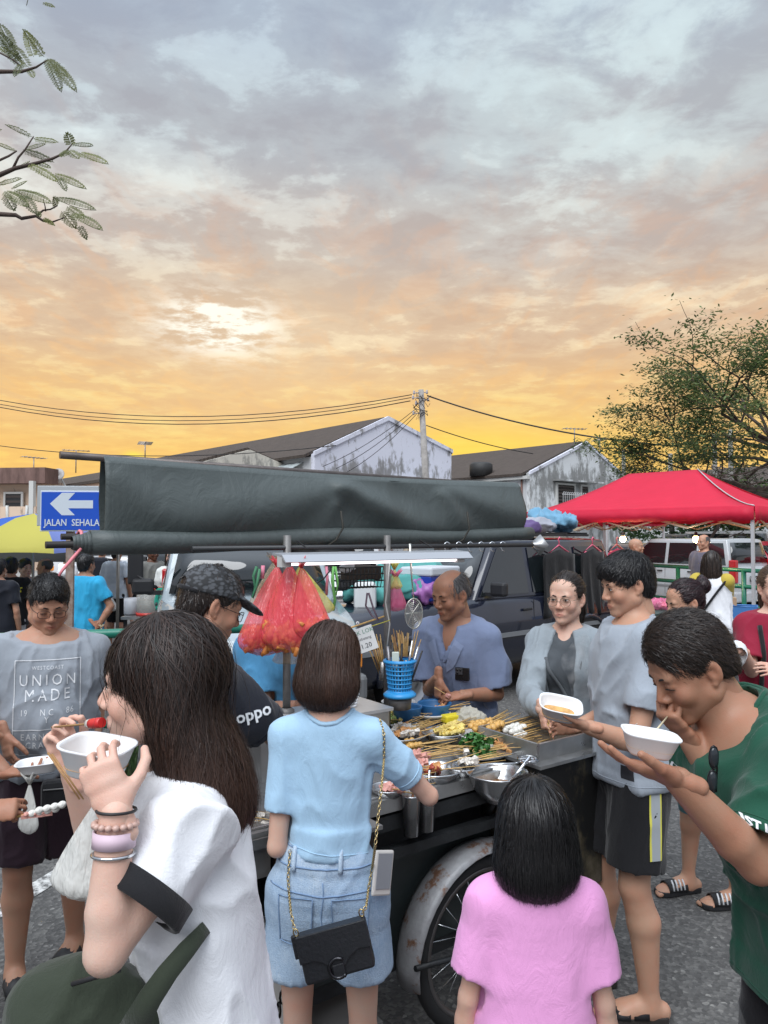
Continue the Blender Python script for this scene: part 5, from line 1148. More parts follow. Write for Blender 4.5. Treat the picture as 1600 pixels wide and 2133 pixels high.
        for l in s.leg.values():
            H_, K_, A_ = l['H'], l['K'], l['A']; r0 = .092 * k * w_ + e * .5
            if leg <= 1: c = H_ + (K_ - H_) * leg; r1 = (.092 - .035 * leg) * k * w_ + e + flare * k; u = _u(K_ - H_); v.cone(H_, c, r0, r1, k=.035, cut=(c, u))
            else:
                rk = .058 * k * w_ + e; v.cone(H_, K_, r0, rk, k=.035); c = K_ + (A_ - K_) * (leg - 1); r1 = .05 * k * w_ + e * .8 + flare * k; u = _u(A_ - K_); v.cone(K_, c, rk, r1, k=.02, cut=(c, u))
            v.cone(c - u * .04, c + u * .05, r1 - .014, r1 - .012, op='d', cut=(c - u * .025, -u))
        v.plane(V3(0, 0, top) * k, (0, 0, 1), .002); V, F = v.mesh(1); V = folds(V, F, amp, seed=seed); s.tr_o = mesh_obj(name, np_mesh(name, V, F), mat, s.root); return s.tr_o
    def sandals(s, mat, sole=None, kind='strap', feet='RL'):
        k = s.k
        for sd in feet:
            l = s.leg[sd]; f, sv, A_ = Vector(l['f']), Vector(l['s']), l['A']; g = Vector((A_[0], A_[1], 0)); pr = [(-.06, .030), (-.05, .037), (.0, .036), (.06, .042), (.12, .049), (.165, .045), (.19, .026)]
            L = [g + f * (a * k) - sv * (b * k) for a, b in pr]; R_ = [g + f * (a * k) + sv * (b * k) for a, b in reversed(pr)]; poly = L + R_; nn = len(poly)
            V = [p + Vector((0, 0, .004)) for p in poly] + [p + Vector((0, 0, .03 * k)) for p in poly]; o = MB().add(V, [tuple(reversed(range(nn))), tuple(range(nn, 2 * nn))] + [(i, (i + 1) % nn, nn + (i + 1) % nn, nn + i) for i in range(nn)]).build('sandal', sole or mat, s.root, bevel=.004)
            bands = ((.04, .055), (.105, .05)) if kind == 'strap' else ((.085, .11),)
            for (c, w) in bands:
                for off_ in ((0,),):
                    gg = []
                    for t in range(9):
                        a = math.pi * t / 8; rw = (.047 if c > .06 else .043) * k; rz = (.052 if c < .06 else .042) * k + (.012 * k if kind != 'strap' else 0); cc = g + f * (c * k) - sv * (math.cos(a) * rw) + Vector((0, 0, .026 * k + math.sin(a) * rz)); gg.append([cc - f * w * k / 2, cc + f * w * k / 2 - Vector((0, 0, math.sin(a) * .012 * k))])
                    MB().sheet(gg).build('strap', mat, o, solid=.005, recalc=False)
    def glasses(s, mat, w=.0245, h=.0165, y=.107, z=-.002, round_=False, tilt=0):
        o = empty('eyeglasses'); o.parent = s.body if False else s.root; o.name = 'eyeglasses'
        for sg in (-1, 1):
            pts = []
            for i in range(20):
                a = 2 * math.pi * i / 20; ex = 2 if round_ else 4; cx_ = math.copysign(abs(math.cos(a)) ** (2 / ex), math.cos(a)); cz = math.copysign(abs(math.sin(a)) ** (2 / ex), math.sin(a))
                pts.append(s.H @ Vector((sg * .0325 + cx_ * w, y - abs(cx_ * sg + 0) * .002 - max(0, sg * (cx_)) * .006, z + cz * h)))
            MB().tube(pts, .0013 * s.hs, 5, closed=True).build('rim', mat, o)
            MB().add([p for p in pts], [tuple(range(20))]).build('lens', M('lens_glass', (1, 1, 1), .02, trans=1., alpha=.18, spec=.6), o)
            MB().tube([s.H @ Vector((sg * .057, y - .008, z + .006)), s.H @ Vector((sg * .074, .06, .004)), s.H @ Vector((sg * .080, 0, .006)), s.H @ Vector((sg * .079, -.02, -.012))], .0013 * s.hs, 5).build('temple_arm', mat, o)
        MB().tube([s.H @ Vector((-.010, y, z + .003)), s.H @ Vector((0, y + .003, z + .006)), s.H @ Vector((.010, y, z + .003))], .0012 * s.hs, 5).build('bridge', mat, o)
        return o
# ============================================================ VEHICLES
TYRE = M('tyre', (.015, .015, .016), .8); RIM = M('rim_alloy', (.42, .43, .45), .3, .9); BLKP = M('black_plastic', (.02, .02, .022), .5); CHROME = M('chrome', (.62, .64, .66), .12, 1.)
GLASS = M('car_glass', (.012, .016, .018), .03, spec=.9, coat=.3); TAIL = M('tail_red', (.45, .01, .015), .2, coat=.5); LAMPG = M('head_lamp', (.55, .58, .6), .08, .4); AMBER = M('amber_lamp', (.75, .25, .03), .2); PLATE = M('plate_black', (.012, .012, .012), .5); PLW = M('plate_white', (.7, .7, .7), .5)
def paint(name, c, rough=.22): return M(name, c, rough, .0, coat=.8, spec=.5, var=.06, vscale=2)
def loft(mb, st, nseg=None):
    """st: list of rings (equal length point lists)"""
    n = len(st[0]); V = [p for r in st for p in r]; F = []
    for i in range(len(st) - 1):
        for j in range(n): F.append((i * n + j, i * n + (j + 1) % n, (i + 1) * n + (j + 1) % n, (i + 1) * n + j))
    F += [tuple(reversed(range(n))), tuple(range((len(st) - 1) * n, len(st) * n))]; mb.add(V, F, True)
def car(name, loc, rz, L, W, hood, belt, roof, cab, col, label, cat='car', wheels=(.32, 1.35, -1.35), clear=.24, plate='', doors=((.55, -.45), (-.55, -1.3)), tall_rear=True, glass=None, group=None, tails=None, lid=None):
    """hood/belt/roof heights; cab = (base front, top front, top rear, base rear) x positions. Front is +x."""
    r = empty(name, (loc[0], loc[1], loc[2] if type(loc) is tuple and len(loc) > 2 else 0), rz, label, cat, group); hw = W / 2; xf_, xr = L / 2, -L / 2; wr, fx, rx = wheels
    lid = lid or belt
    def zt(x):
        if x > cab[0]: t = (x - cab[0]) / (xf_ - cab[0]); return belt + (hood - belt) * t - .10 * t ** 5
        if x < cab[3]: t = (cab[3] - x) / (cab[3] - xr + 1e-6); return belt + (lid - belt) * t - .05 * t ** 5
        return belt
    rings = []; N = 26
    for i in range(N + 1):
        x = xf_ + (xr - xf_) * i / N; e = min(1, (xf_ - abs(x)) / .35); q = hw * (.86 + .14 * math.sqrt(max(0, e))); zb = clear + (.06 * (1 - e)); z1 = zt(x)
        rings.append([(x, -q * .94, zb), (x, -q, zb + .10), (x, -q * 1.0, zb + (z1 - zb) * .55), (x, -q * .985, z1 - .10), (x, -q * .93, z1 - .015), (x, -q * .6, z1 + .012), (x, 0, z1 + .02), (x, q * .6, z1 + .012), (x, q * .93, z1 - .015), (x, q * .985, z1 - .10), (x, q, zb + (z1 - zb) * .55), (x, q, zb + .10), (x, q * .94, zb)])
    mb = MB(); loft(mb, rings); mb.build('body', col, r, bevel=0)
    wb, wt = hw * .95, hw * .80; tb = [(cab[0], belt - .04), (cab[1], roof), (cab[2], roof), (cab[3], belt - .04)]
    yy = lambda z: wb + (wt - wb) * (z - belt + .04) / (roof - belt + .04)
    cabin = MB(); g = []
    for (x, z) in tb + []:
        pass
    rr = []
    for s in range(9):
        y = -1 + s / 4; k = math.cos(abs(y) * 1.0) if False else (1 - .0 * abs(y)); crown = .03 * (1 - y * y); rr.append([(cab[0] + .10 * (1 - y * y), y * wb, belt - .04), (cab[1] + .06 * (1 - y * y), y * wt, roof - .02 + crown), (cab[2] - .04 * (1 - y * y), y * wt, roof - .02 + crown), (cab[3] - .05 * (1 - y * y), y * wb, belt - .04)])
    loft(cabin, rr); cabin.build('cabin', col, r, bevel=.03)
    gl = glass or GLASS
    def side(poly, sg, nm='side_window', m=None, off=.008):
        MB().add([(x, sg * (yy(z) + off), z) for x, z in poly], [tuple(range(len(poly)))]).build(nm, m or gl, r, solid=.004)
    ins = .06; xa = lambda z: cab[0] + (cab[1] - cab[0]) * (z - belt) / (roof - belt); xb = lambda z: cab[3] + (cab[2] - cab[3]) * (z - belt) / (roof - belt)
    zl, zh = belt + .02, roof - .10; cuts = [1e9] + [d for d in doors[0][1:]] + [d for dd_ in doors[1:] for d in dd_[1:]]
    xs = [xa(zl) - .10] + [dd_[1] for dd_ in doors] ; 
    for sg in (-1, 1):
        bounds = [(None, doors[0][1])] + [(doors[i][1], doors[i + 1][1]) for i in range(len(doors) - 1)] + [(doors[-1][1], None)]
        for (a, b) in bounds:
            l0, l1 = (xa(zl) - .09, xa(zh) - .09) if a is None else (a - .045, a - .045); m0, m1 = (xb(zl) + .10, xb(zh) + .10) if b is None else (b + .045, b + .045)
            if l0 - m0 < .15: continue
            side([(l0, zl), (m0, zl), (m1, zh), (l1, zh)], sg)
        for dd_ in doors: MB().bar((dd_[1], sg * (hw + .002), clear + .14), (dd_[1], sg * (hw * .985 + .002), belt - .06), .008, .006, (0, 1, 0)).build('door_seam', BLKP, r)
        for dd_ in doors: MB().box((dd_[1] + .14, sg * (hw + .012), belt - .16), (.15, .025, .03)).build('door_handle', BLKP, r, bevel=.008)
        MB().bar((xf_ - .35, sg * (hw + .006), clear + .34), (xr + .35, sg * (hw + .006), clear + .34), .012, .05, (0, 0, 1)).build('side_trim', M('trim_grey', (.2, .21, .22), .4), r)
        mo = MB().box((cab[0] - .22, sg * (hw + .12), belt + .10), (.09, .20, .15)).build('side_mirror', BLKP, r, bevel=.03); MB().box((cab[0] - .22, sg * (hw - .0), belt + .04), (.06, .16, .04)).build('mirror_arm', BLKP, mo)
        MB().box((xf_ - .06, sg * hw * .66, hood - .26), (.16, .34, .17)).build('headlight', LAMPG, r, bevel=.03); MB().box((xf_ - .12, sg * hw * .88, hood - .27), (.16, .10, .15)).build('indicator', AMBER, r, bevel=.02)
        if tall_rear: MB().box((xr + .05, sg * hw * .88, belt - .12), (.16, .15, .52)).build('tail_light', TAIL, r, bevel=.03)
        else: MB().box((xr + .07, sg * hw * .70, belt - .20), (.2, .42, .17)).build('tail_light', TAIL, r, bevel=.05)
        for x in (fx, rx):
            w = empty('wheel', (x, sg * (hw - .10), wr)); w.parent = r; RX = Matrix.Rotation(R(90), 3, 'X')
            MB().lathe([(wr * .62, -.1), (wr * .93, -.105), (wr, -.07), (wr, .07), (wr * .93, .105), (wr * .62, .1)], 28, rot=RX).build('tyre', TYRE, w)
            rm = MB().lathe([(0, -.09), (wr * .2, -.09), (wr * .25, -.07), (wr * .60, -.075), (wr * .64, -.1), (wr * .64, .1), (wr * .6, .075), (wr * .25, .07), (wr * .2, .09), (0, .09)], 24, rot=RX)
            rm.build('rim', RIM, w)
            ar = [(x + (wr * 1.2) * math.cos(math.pi * t / 14), sg * (hw - .005), wr + wr * 1.16 * math.sin(math.pi * t / 14)) for t in range(15)]
            MB().tube(ar, .035, 6).build('wheel_arch', col, r); MB().prism([(q[0], q[2]) for q in ar], sg * (hw - .16), sg * (hw + .002), 'y').build('wheel_well', BLKP, r)
    def cross(x0, x1, z0, z1, nm, sgn):
        n_ = 8; g = []
        for (x, z, w) in ((x0, z0, wb), (x1, z1, wt)):
            g.append([(x + sgn * ((.10 if nm == 'windshield' else .05) * (1 - y * y) + .012), y * (w - .07), z + .012) for y in [-1 + 2 * i / n_ for i in range(n_ + 1)]])
        MB().sheet(g).build(nm, gl, r, solid=.004, recalc=False)
    cross(xa(belt + .03), xa(roof - .09), belt + .03, roof - .09, 'windshield', 1); cross(xb(belt + .05), xb(roof - .1), belt + .05, roof - .1, 'rear_window', -1)
    MB().box((xf_ - .02, 0, clear + .17), (.18, W * .96, .22)).build('front_bumper', M('bumper_grey', (.13, .135, .14), .5), r, bevel=.04); MB().box((xr + .03, 0, clear + .16), (.18, W * .97, .24)).build('rear_bumper', col, r, bevel=.04)
    MB().box((xf_ + .0, 0, hood - .24), (.06, W * .42, .14)).build('grille', BLKP, r, bevel=.01)
    for (x, sg, z) in ((xf_ + .075, 1, clear + .22), (xr - .03 if tall_rear else xr - .02, -1, belt - .30 if tall_rear else belt - .22)):
        p = MB().box((x, 0, z), (.012, .44, .13)).build('number_plate', PLATE, r)
        if plate:
            me = text_mesh(plate, .105, extrude=.001); me.transform(Matrix.Translation((x + sg * .0075, 0, z)) @ Matrix.Rotation(R(90 * sg), 4, 'Z') @ Matrix.Rotation(R(90), 4, 'X')); mesh_obj('lettering', me, PLW, p)
    return r
NAVY = paint('paint_navy', (.012, .015, .028)); SILV = paint('paint_silver', (.42, .45, .47), .3); REDP = paint('paint_red', (.32, .012, .025)); WHITEP = paint('paint_white', (.62, .63, .64)); PALEB = paint('paint_pale_blue', (.34, .40, .43)); DKGR = paint('paint_dark_grey', (.07, .075, .08)); BRONZ = paint('paint_bronze', (.16, .13, .11))
suv_a = math.atan2(-.669, -.743)
suv = car('suv', (.78, 8.95), suv_a, 5.0, 1.74, 1.08, 1.12, 1.76, (.50, .0, -2.22, -2.42), NAVY, 'dark navy off-road car parked behind the old vendor', wheels=(.37, 1.45, -1.6), clear=.36, plate='', doors=((.5, -.50), (-.5, -1.45)))
for sg in (-.55, .55): MB().bar((-.1, sg, 1.80), (-2.1, sg, 1.80), .035, .03).build('roof_rail', BLKP, suv)
for i in range(5): MB().bar((-.2 - .45 * i, -.6, 1.825), (-.2 - .45 * i, .6, 1.825), .025, .02).build('rack_bar', BLKP, suv)
MB().box((-.75, 0, 1.775), (1.5, 1.25, .012)).build('roof_panel', M('roof_beige', (.42, .34, .27), .5), suv)
sp_ = MB().lathe([(.0, -.1), (.36, -.1), (.38, 0), (.36, .1), (0, .1)], 24, (-2.6, .1, 1.0), Matrix.Rotation(R(90), 3, 'Y')).build('spare_wheel', TYRE, suv)
van2 = car('pickup_truck', (-1.55, 8.1), math.atan2(-.90, .26), 4.4, 1.72, 1.04, 1.22, 1.90, (1.05, .55, -.9, -1.0), PALEB, 'pale blue truck facing the camera behind the hanging bags', 'truck', wheels=(.36, 1.4, -1.35), clear=.38, plate='BDN 871', doors=((.4, -.35),))
MB().box((.80, -1.05, 1.52), (.06, .14, .36)).build('tall_mirror', BLKP, van2, bevel=.02); MB().tube([(.85, -.85, 1.3), (.82, -1.03, 1.42)], .015, 5).build('mirror_stay', BLKP, van2)
car('van', (-.62, 13.2), R(262), 4.4, 1.7, 1.0, 1.22, 1.98, (1.6, 1.3, -2.1, -2.15), WHITEP, 'white boxy van seen between the hanging bags and ropes', 'van', doors=((.4, .35), (-.5, -.8)))
car('minivan', at(1408, 1115, 19.0), R(122), 4.2, 1.68, 1.0, 1.10, 1.72, (.95, .25, -1.85, -2.0), SILV, 'silver minivan seen from behind under the red tent', wheels=(.31, 1.3, -1.3), clear=.24, plate='WLX 2418', doors=((.4, -.3), (-.3, -1.15)), )
car('sedan', (at(1548, 1115, 19.5).x, 19.5, .12), R(110), 4.5, 1.72, .92, .98, 1.52, (.85, .05, -1.0, -1.75), REDP, 'dark red sedan seen from behind at the right', wheels=(.32, 1.3, -1.3), clear=.22, plate='BMT 6238', tall_rear=False, doors=((.4, -.25), (-.3, -1.0)), lid=1.02)
car('hatchback', at(1318, 1115, 24), R(100), 4.0, 1.65, .95, 1.02, 1.55, (.8, .1, -1.6, -1.85), BRONZ, 'bronze car parked left of the silver minivan', doors=((.4, -.3), (-.3, -1.0)))
car('hatchback', at(1420, 1115, 29), R(95), 4.2, 1.7, 1.0, 1.1, 1.85, (.9, .2, -1.7, -1.9), DKGR, 'dark car behind the silver minivan roof', doors=((.4, -.3), (-.3, -1.0)))
car('van', at(1490, 1115, 27), R(100), 4.3, 1.7, 1.0, 1.1, 1.95, (1.3, .8, -1.9, -2.0), WHITEP, 'white van behind the tent leg at the right', 'van', doors=((.4, .1), (-.3, -.9)))
car('van', at(283, 1115, 23), R(185), 4.6, 1.7, 1.1, 1.18, 2.02, (1.8, 1.4, -2.1, -2.25), WHITEP, 'white van behind the man in the striped shirt', 'van', doors=((.4, .5), (-.3, -.7)))
car('hatchback', at(392, 1115, 21), R(250), 4.1, 1.68, .98, 1.05, 1.6, (.9, .2, -1.6, -1.8), PALEB, 'pale car behind the woman in white at the left', doors=((.4, -.3), (-.3, -1.0)))
# clothes pile on the SUV roof and things lying on its hood
def crumple(name, c, r, mat, label, cat, seed=0, amp=.35, parent=None, h=.02, sc=5.):
    v = Vol(V3(c) - V3(r) * 1.7, V3(c) + V3(r) * 1.7, h); rs_ = random.Random(seed)
    for i in range(7): v.ell(V3(c) + V3(r) * V3(rs_.uniform(-.55, .55), rs_.uniform(-.5, .5), rs_.uniform(-.35, .3)), V3(r) * rs_.uniform(.4, .7), k=.05)
    V, F = v.mesh(1); V = folds(V, F, amp * min(r), (sc / max(r) * .35,) * 3, seed, 3); o = mesh_obj(name, np_mesh(name, V, F), mat, parent, parent is not None)
    return tag(o, label, cat) if parent is None else o
def sv(x, y, z): return tuple(wmat(suv) @ Vector((x, y, z)))
TEAL = cloth('cloth_teal', (.08, .30, .28)); LBL = cloth('cloth_light_blue', (.15, .32, .46)); GRYC = cloth('cloth_grey', (.34, .35, .40)); PURP = cloth('cloth_purple', (.12, .08, .2))
crumple('laundry_pile', sv(-1.9, .15, 1.98), (.30, .26, .16), LBL, 'light blue crumpled clothes piled on the roof of the navy car', 'clothes', 1)
crumple('laundry_pile', sv(-1.45, .2, 1.93), (.24, .2, .10), GRYC, 'grey crumpled clothes on the car roof beside the blue pile', 'clothes', 2)
crumple('laundry_pile', sv(-1.15, .25, 1.91), (.22, .2, .08), PURP, 'dark purple clothes lying flat on the car roof', 'clothes', 3)
crumple('tarpaulin_bundle', sv(1.35, .35, 1.25), (.40, .30, .17), TEAL, 'teal tarpaulin bundle lying on the hood of the navy car', 'tarpaulin', 4, h=.025)
crumple('tarpaulin_bundle', sv(.72, .1, 1.33), (.38, .32, .21), TEAL, 'larger teal tarpaulin heap against the windshield of the navy car', 'tarpaulin', 5, h=.025)
ice = empty('cool_box', sv(.95, .62, 1.13), suv_a + R(12), 'blue cool box with white lid on the car hood', 'cool box')
MB().box((0, 0, .13), (.52, .34, .26), taper=1.05).build('tub', M('cool_blue', (.01, .04, .33), .4), ice, bevel=.02); MB().box((0, 0, .30), (.57, .39, .09)).build('lid', M('cool_lid', (.55, .58, .62), .5), ice, bevel=.02); MB().tube([(-.27, -.19, .28), (0, -.24, .33), (.27, -.19, .28)], .012, 6).build('handle', MATS['cool_lid'], ice)
VIO = M('bag_violet', (.45, .18, .50), .35, thin=.3, bump=.6, bscale=14)
crumple('plastic_bag', sv(1.18, .70, 1.22), (.17, .14, .15), VIO, 'violet plastic bag full of things on the car hood', 'bag', 6, .4)
MB().box(sv(1.75, .5, 1.20), (.22, .16, .28)).build('jerry_can', M('can_white', (.62, .64, .64), .5), bevel=.04); tag(bpy.data.objects['jerry_can'], 'white plastic canister on the hood behind the price card', 'canister')
# shirts hung along the SUV side
def hanging_shirt(x, col, hcol, label, w=.42, hgt=.55):
    o = empty('shirt_on_hanger', sv(x, .86, 1.70), suv_a, label, 'shirt', 'shirts hung on the navy car'); k = []
    MB().tube([(-.2, 0, -.11), (0, 0, -.02), (.2, 0, -.11), (-.2, 0, -.11)], .012, 6).tube([(0, 0, -.02), (0, .005, .02), (.025, .01, .05), (0, .01, .075), (-.025, .01, .055)], .008, 6).build('hanger', M('hanger_' + label[:6], hcol, .4), o)
    g = [[(-w / 2 + w * j / 14 + (.02 * math.sin(j) if i else 0), .012 + .022 * math.sin(j * 1.3 + i * .4) * (i / 10), -.07 - .06 * abs(j - 7) / 7 - hgt * i / 10) for j in range(15)] for i in range(11)]
    MB().sheet(g).build('garment', cloth('garment_' + label[:8], col), o, solid=.008, recalc=False)
hanging_shirt(-1.0, (.008, .008, .009), (.8, .16, .26), 'black shirt on a pink hanger on the car side', .62, .75); hanging_shirt(-1.72, (.010, .010, .012), (.14, .36, .72), 'black shirt on a blue hanger on the car side', .5, .8); hanging_shirt(-2.30, (.40, .02, .06), (.75, .18, .16), 'crimson shirt on a red hanger at the car rear', .44, .36)
# ============================================================ THE FOOD CART
CA = R(36); U = Vector((math.cos(CA), math.sin(CA), 0)); Vv = Vector((-U.y, U.x, 0)); C0 = Vector((-.36, 2.13, 0))
cart = empty('food_cart', C0, CA, 'steel street food cart laden with plates of skewers', 'food cart')
def cl(x, y, z): return C0 + U * x + Vv * y + Vector((0, 0, z))
def inv_cart(p): q = Vector(p) - C0; return Vector((q.dot(U), q.dot(Vv), p[2]))
def steel_used():
    n = NB('steel_used', .32); n.b.inputs['Metallic'].default_value = .85; c = n.mix(n.noise(9, 6, .7), (.30, .30, .30), (.58, .58, .57)); n.set(Base_Color=c, Roughness=n.ramp(n.noise(14, 4), [(.3, .22), (.7, .5)])); n.bump(n.noise(22, 3), .12, .004); return n.m
def sooty(name, a, b, c3, sc=5):
    n = NB(name, .6); m = n.noise(sc, 6, .65, n.mapv((1, 1, .6))); c = n.ramp(m, [(.30, a), (.48, a), (.55, b), (.75, c3)]); n.bump(n.noise(30), .3, .004); n.b.inputs['Metallic'].default_value = .25; return n.set(Base_Color=c)
STEEL = steel_used(); SOOT = sooty('sooty_steel', (.012, .012, .012), (.07, .058, .035), (.22, .19, .15), 4.5); DKIRON = M('dark_iron', (.022, .024, .026), .55, .3, var=.4, vscale=12, bump=.2); RUSTBOX = sooty('rust_box', (.035, .024, .018), (.06, .035, .022), (.14, .09, .06), 7)
MB().box((.72, .39, .925), (1.5, .58, .02)).build('table_top', STEEL, cart, bevel=.003)
for y in (.088, .69): MB().bar((-.03, y, .905), (1.11 if y < .1 else 1.47, y, .905), .02, .045).build('edge_rail', STEEL, cart)
for x in (-.035, 1.475): MB().bar((x, .10 if x < 0 else .38, .905), (x, .68, .905), .02, .045).build('edge_rail', STEEL, cart)
MB().box((.62, .10, .845), (1.0, .03, .05)).build('cross_bar', DKIRON, cart); MB().box((.6, .46, .70), (1.15, .40, .34)).build('under_box', DKIRON, cart, bevel=.01)
MB().box((.62, .21, .50), (.95, .04, .34)).build('side_panel', M('panel_dark_green', (.015, .022, .022), .5, var=.3), cart, bevel=.005)
MB().bar((.1, .10, .74), (1.15, .10, .74), .035, .035).build('frame_bar', DKIRON, cart)
MB().bar((-.02, .22, .30), (1.45, .22, .30), .04, .05).build('frame_bar', DKIRON, cart); MB().bar((-.02, .62, .30), (1.45, .62, .30), .04, .05).build('frame_bar', DKIRON, cart)
for x, y in ((0, .11), (0, .64), (1.44, .62)): MB().bar((x, y, .05 if x < .1 else .3), (x, y, .90), .035, .035).build('frame_leg', DKIRON, cart)
MB().box((.24, .03, .74), (.26, .16, .32)).build('steel_cabinet', RUSTBOX, cart, bevel=.004); MB().box((.24, .03, .912), (.30, .20, .012)).build('cabinet_lid', STEEL, cart); MB().box((.20, .03, .945), (.16, .13, .05)).build('small_tray', STEEL, cart, bevel=.004)
MB().box((.06, .35, .40), (.34, .45, .36)).build('gas_box', M('gas_white', (.55, .55, .53), .6, var=.12), cart, bevel=.01); MB().box((.15, .33, .20), (.7, .5, .03)).build('foot_board', M('board_grey', (.12, .115, .11), .8), cart)
ch = [];
for i in range(13):
    p = Vector((.10 - .012 * i, -.02, .56 - .033 * i)); a = i % 2; t = [p + Vector((.009 * math.cos(q), .009 * math.sin(q) if a else 0, .021 * math.sin(q))) if not a else p + Vector((0, .009 * math.cos(q), .021 * math.sin(q))) for q in [k * .7854 for k in range(8)]]
    MB().tube(t, .0035, 5, closed=True).build('chain_link', M('chain_black', (.02, .02, .02), .4, .8), cart)
# stew tank box at the far end
tb = MB().box((1.29, .16, .70), (.36, .40, .50)).build('tank_box', SOOT, cart, bevel=.004)
MB().box((1.30, .155, .957), (.40, .43, .012)).build('tank_lid', STEEL, cart)
for (c, d) in (((1.30, -.005, .99), (.30, .012, .07)), ((1.30, .315, .99), (.30, .012, .07)), ((1.15, .155, .99), (.012, .32, .07)), ((1.45, .155, .99), (.012, .32, .07))): MB().box(c, d).build('tank_wall', STEEL, cart)
MB().box((1.30, .155, .985), (.288, .308, .006)).build('broth', M('broth', (.10, .075, .05), .06), cart)
lp = MB().lathe([(.036, 0), (.040, .004), (.040, .012), (.036, .014)], 20, (1.10, .0, .968)).tube([(1.07, 0, .97), (.95, .06, .965)], .004, 6).build('strainer_ring', CHROME, cart)
# wheel and fender
wc = Vector((.97, .12, .312)); wl = empty('wheel', wc); wl.scale = (.93, 1, .93); wl.parent = cart; RX = Matrix.Rotation(R(90), 3, 'X')
MB().lathe([(.285, -.018), (.30, -.028), (.325, -.022), (.332, 0), (.325, .022), (.30, .028), (.285, .018)], 40, rot=RX).build('tyre', TYRE, wl); MB().lathe([(.268, -.016), (.29, -.018), (.29, .018), (.268, .016), (.262, 0), (.268, -.016)], 40, rot=RX).build('rim', M('rim_dull', (.16, .15, .15), .45, .8), wl); MB().lathe([(0, -.06), (.022, -.06), (.03, -.03), (.03, .03), (.022, .06), (0, .06)], 12, rot=RX).build('hub', CHROME, wl)
for i in range(24):
    a = 2 * math.pi * i / 24; s_ = .028 if i % 2 else -.028; MB().tube([(.026 * math.cos(a + .6 * (1 if i % 4 < 2 else -1)), s_, .026 * math.sin(a + .6 * (1 if i % 4 < 2 else -1))), (.268 * math.cos(a), 0, .268 * math.sin(a))], .0018, 4).build('spoke', CHROME, wl)
g = []
for i in range(22):
    a = R(-8 + 196 * i / 21); row = []
    for j in range(7): b = -1 + j / 3; rr_ = .36 - .022 * b * b; row.append((wc.x + rr_ * math.cos(a), wc.y + b * .065, wc.z + rr_ * math.sin(a)))
    g.append(row)
n = NB('fender_rust', .5); n.b.inputs['Metallic'].default_value = .3; m_ = n.noise(5, 7, .72); n.set(Base_Color=n.ramp(m_, [(.40, (.36, .37, .38)), (.57, (.30, .30, .31)), (.62, (.20, .11, .07)), (.70, (.10, .045, .03)), (.78, (.34, .33, .32))])); n.bump(n.noise(40), .3)
MB().sheet(g).build('fender', MATS['fender_rust'], cart, solid=.004)
MB().tube([(wc.x - .36, .05, .36), (wc.x - .2, .06, .335), (wc.x, .06, .335)], .010, 6).build('axle_arm', DKIRON, cart)
# rear ice box, posts and rail
bx = MB().box((.52, .56, 1.02), (.56, .22, .18)).build('ice_box', STEEL, cart, bevel=.004); MB().box((.52, .565, 1.116), (.59, .24, .012)).build('ice_box_lid', M('steel_bright', (.6, .61, .62), .35, .6, var=.1), cart)
POST = M('post_grey', (.17, .165, .16), .5, .4, var=.3, vscale=20)
for x, z0 in ((.434, 1.12), (.912, .95)): MB().tube([(x, .62, z0), (x, .62, 1.80)], .015, 10).lathe([(.03, z0), (.03, z0 + .012), (.018, z0 + .02)], 12, (x, .62, 0)).build('post', POST, cart)
MB().tube([(.05, .62, 1.752), (1.80, .62, 1.752)], .010, 10).build('top_rail', M('rail_dark', (.04, .042, .045), .5, .3), cart); MB().lathe([(.016, 0), (.05, .05), (.052, .06)], 4, (1.80, .62, 1.752), Matrix.Rotation(R(90), 3, 'Y')).build('rail_end', STEEL, cart)
for i in range(6): MB().tube([(1.25 + .07 * i + .02 * math.cos(q), .62 + .02 * math.sin(q) * .3, 1.752 + .024 * math.sin(q) - .006) for q in [k * .8 for k in range(7)]], .003, 4).build('hook', CHROME, cart)
# ---------------------------------------------------------------- folded tarp awning
TARPM = NB('tarp', .48); TARPM.bump(TARPM.math('ADD', TARPM.noise(9, 4, .6, TARPM.mapv((1, 1, .6)), 1.0), TARPM.math('MULTIPLY', TARPM.noise(90, 2), .05)), .28, .03); TARP = TARPM.set(Base_Color=TARPM.mix(TARPM.noise(4, 4), (.058, .072, .070), (.088, .104, .102)), Specular_IOR_Level=.42)
T0 = Vector((-.98, 2.6, 0)); TL = 2.05; tp = empty('tarp_awning', T0, CA, 'dark grey-green folded tarp awning hanging from a pole above the cart', 'awning')
def seg_d(s, t, a, b):
    ax, ay = a; bx_, by = b; dx, dy = bx_ - ax, by - ay; q = max(0, min(1, ((s - ax) * dx + (t - ay) * dy) / (dx * dx + dy * dy))); return math.hypot(s - ax - q * dx, t - ay - q * dy), q
RIDGES = [((.98, .0), (.38, .24), .034, .20), ((.95, .03), (1.55, .30), .040, .13), ((.92, .12), (.86, .30), .016, .12), ((1.58, .02), (2.02, .17), .028, .15), ((1.52, .05), (1.72, .30), .018, .10), ((.05, .05), (.30, .30), .014, .16), ((1.25, .0), (1.32, .16), -.012, .12)]
g = []; NS, NT = 130, 30; SAG = lambda s: .010 * math.sin(s * 3.1) 
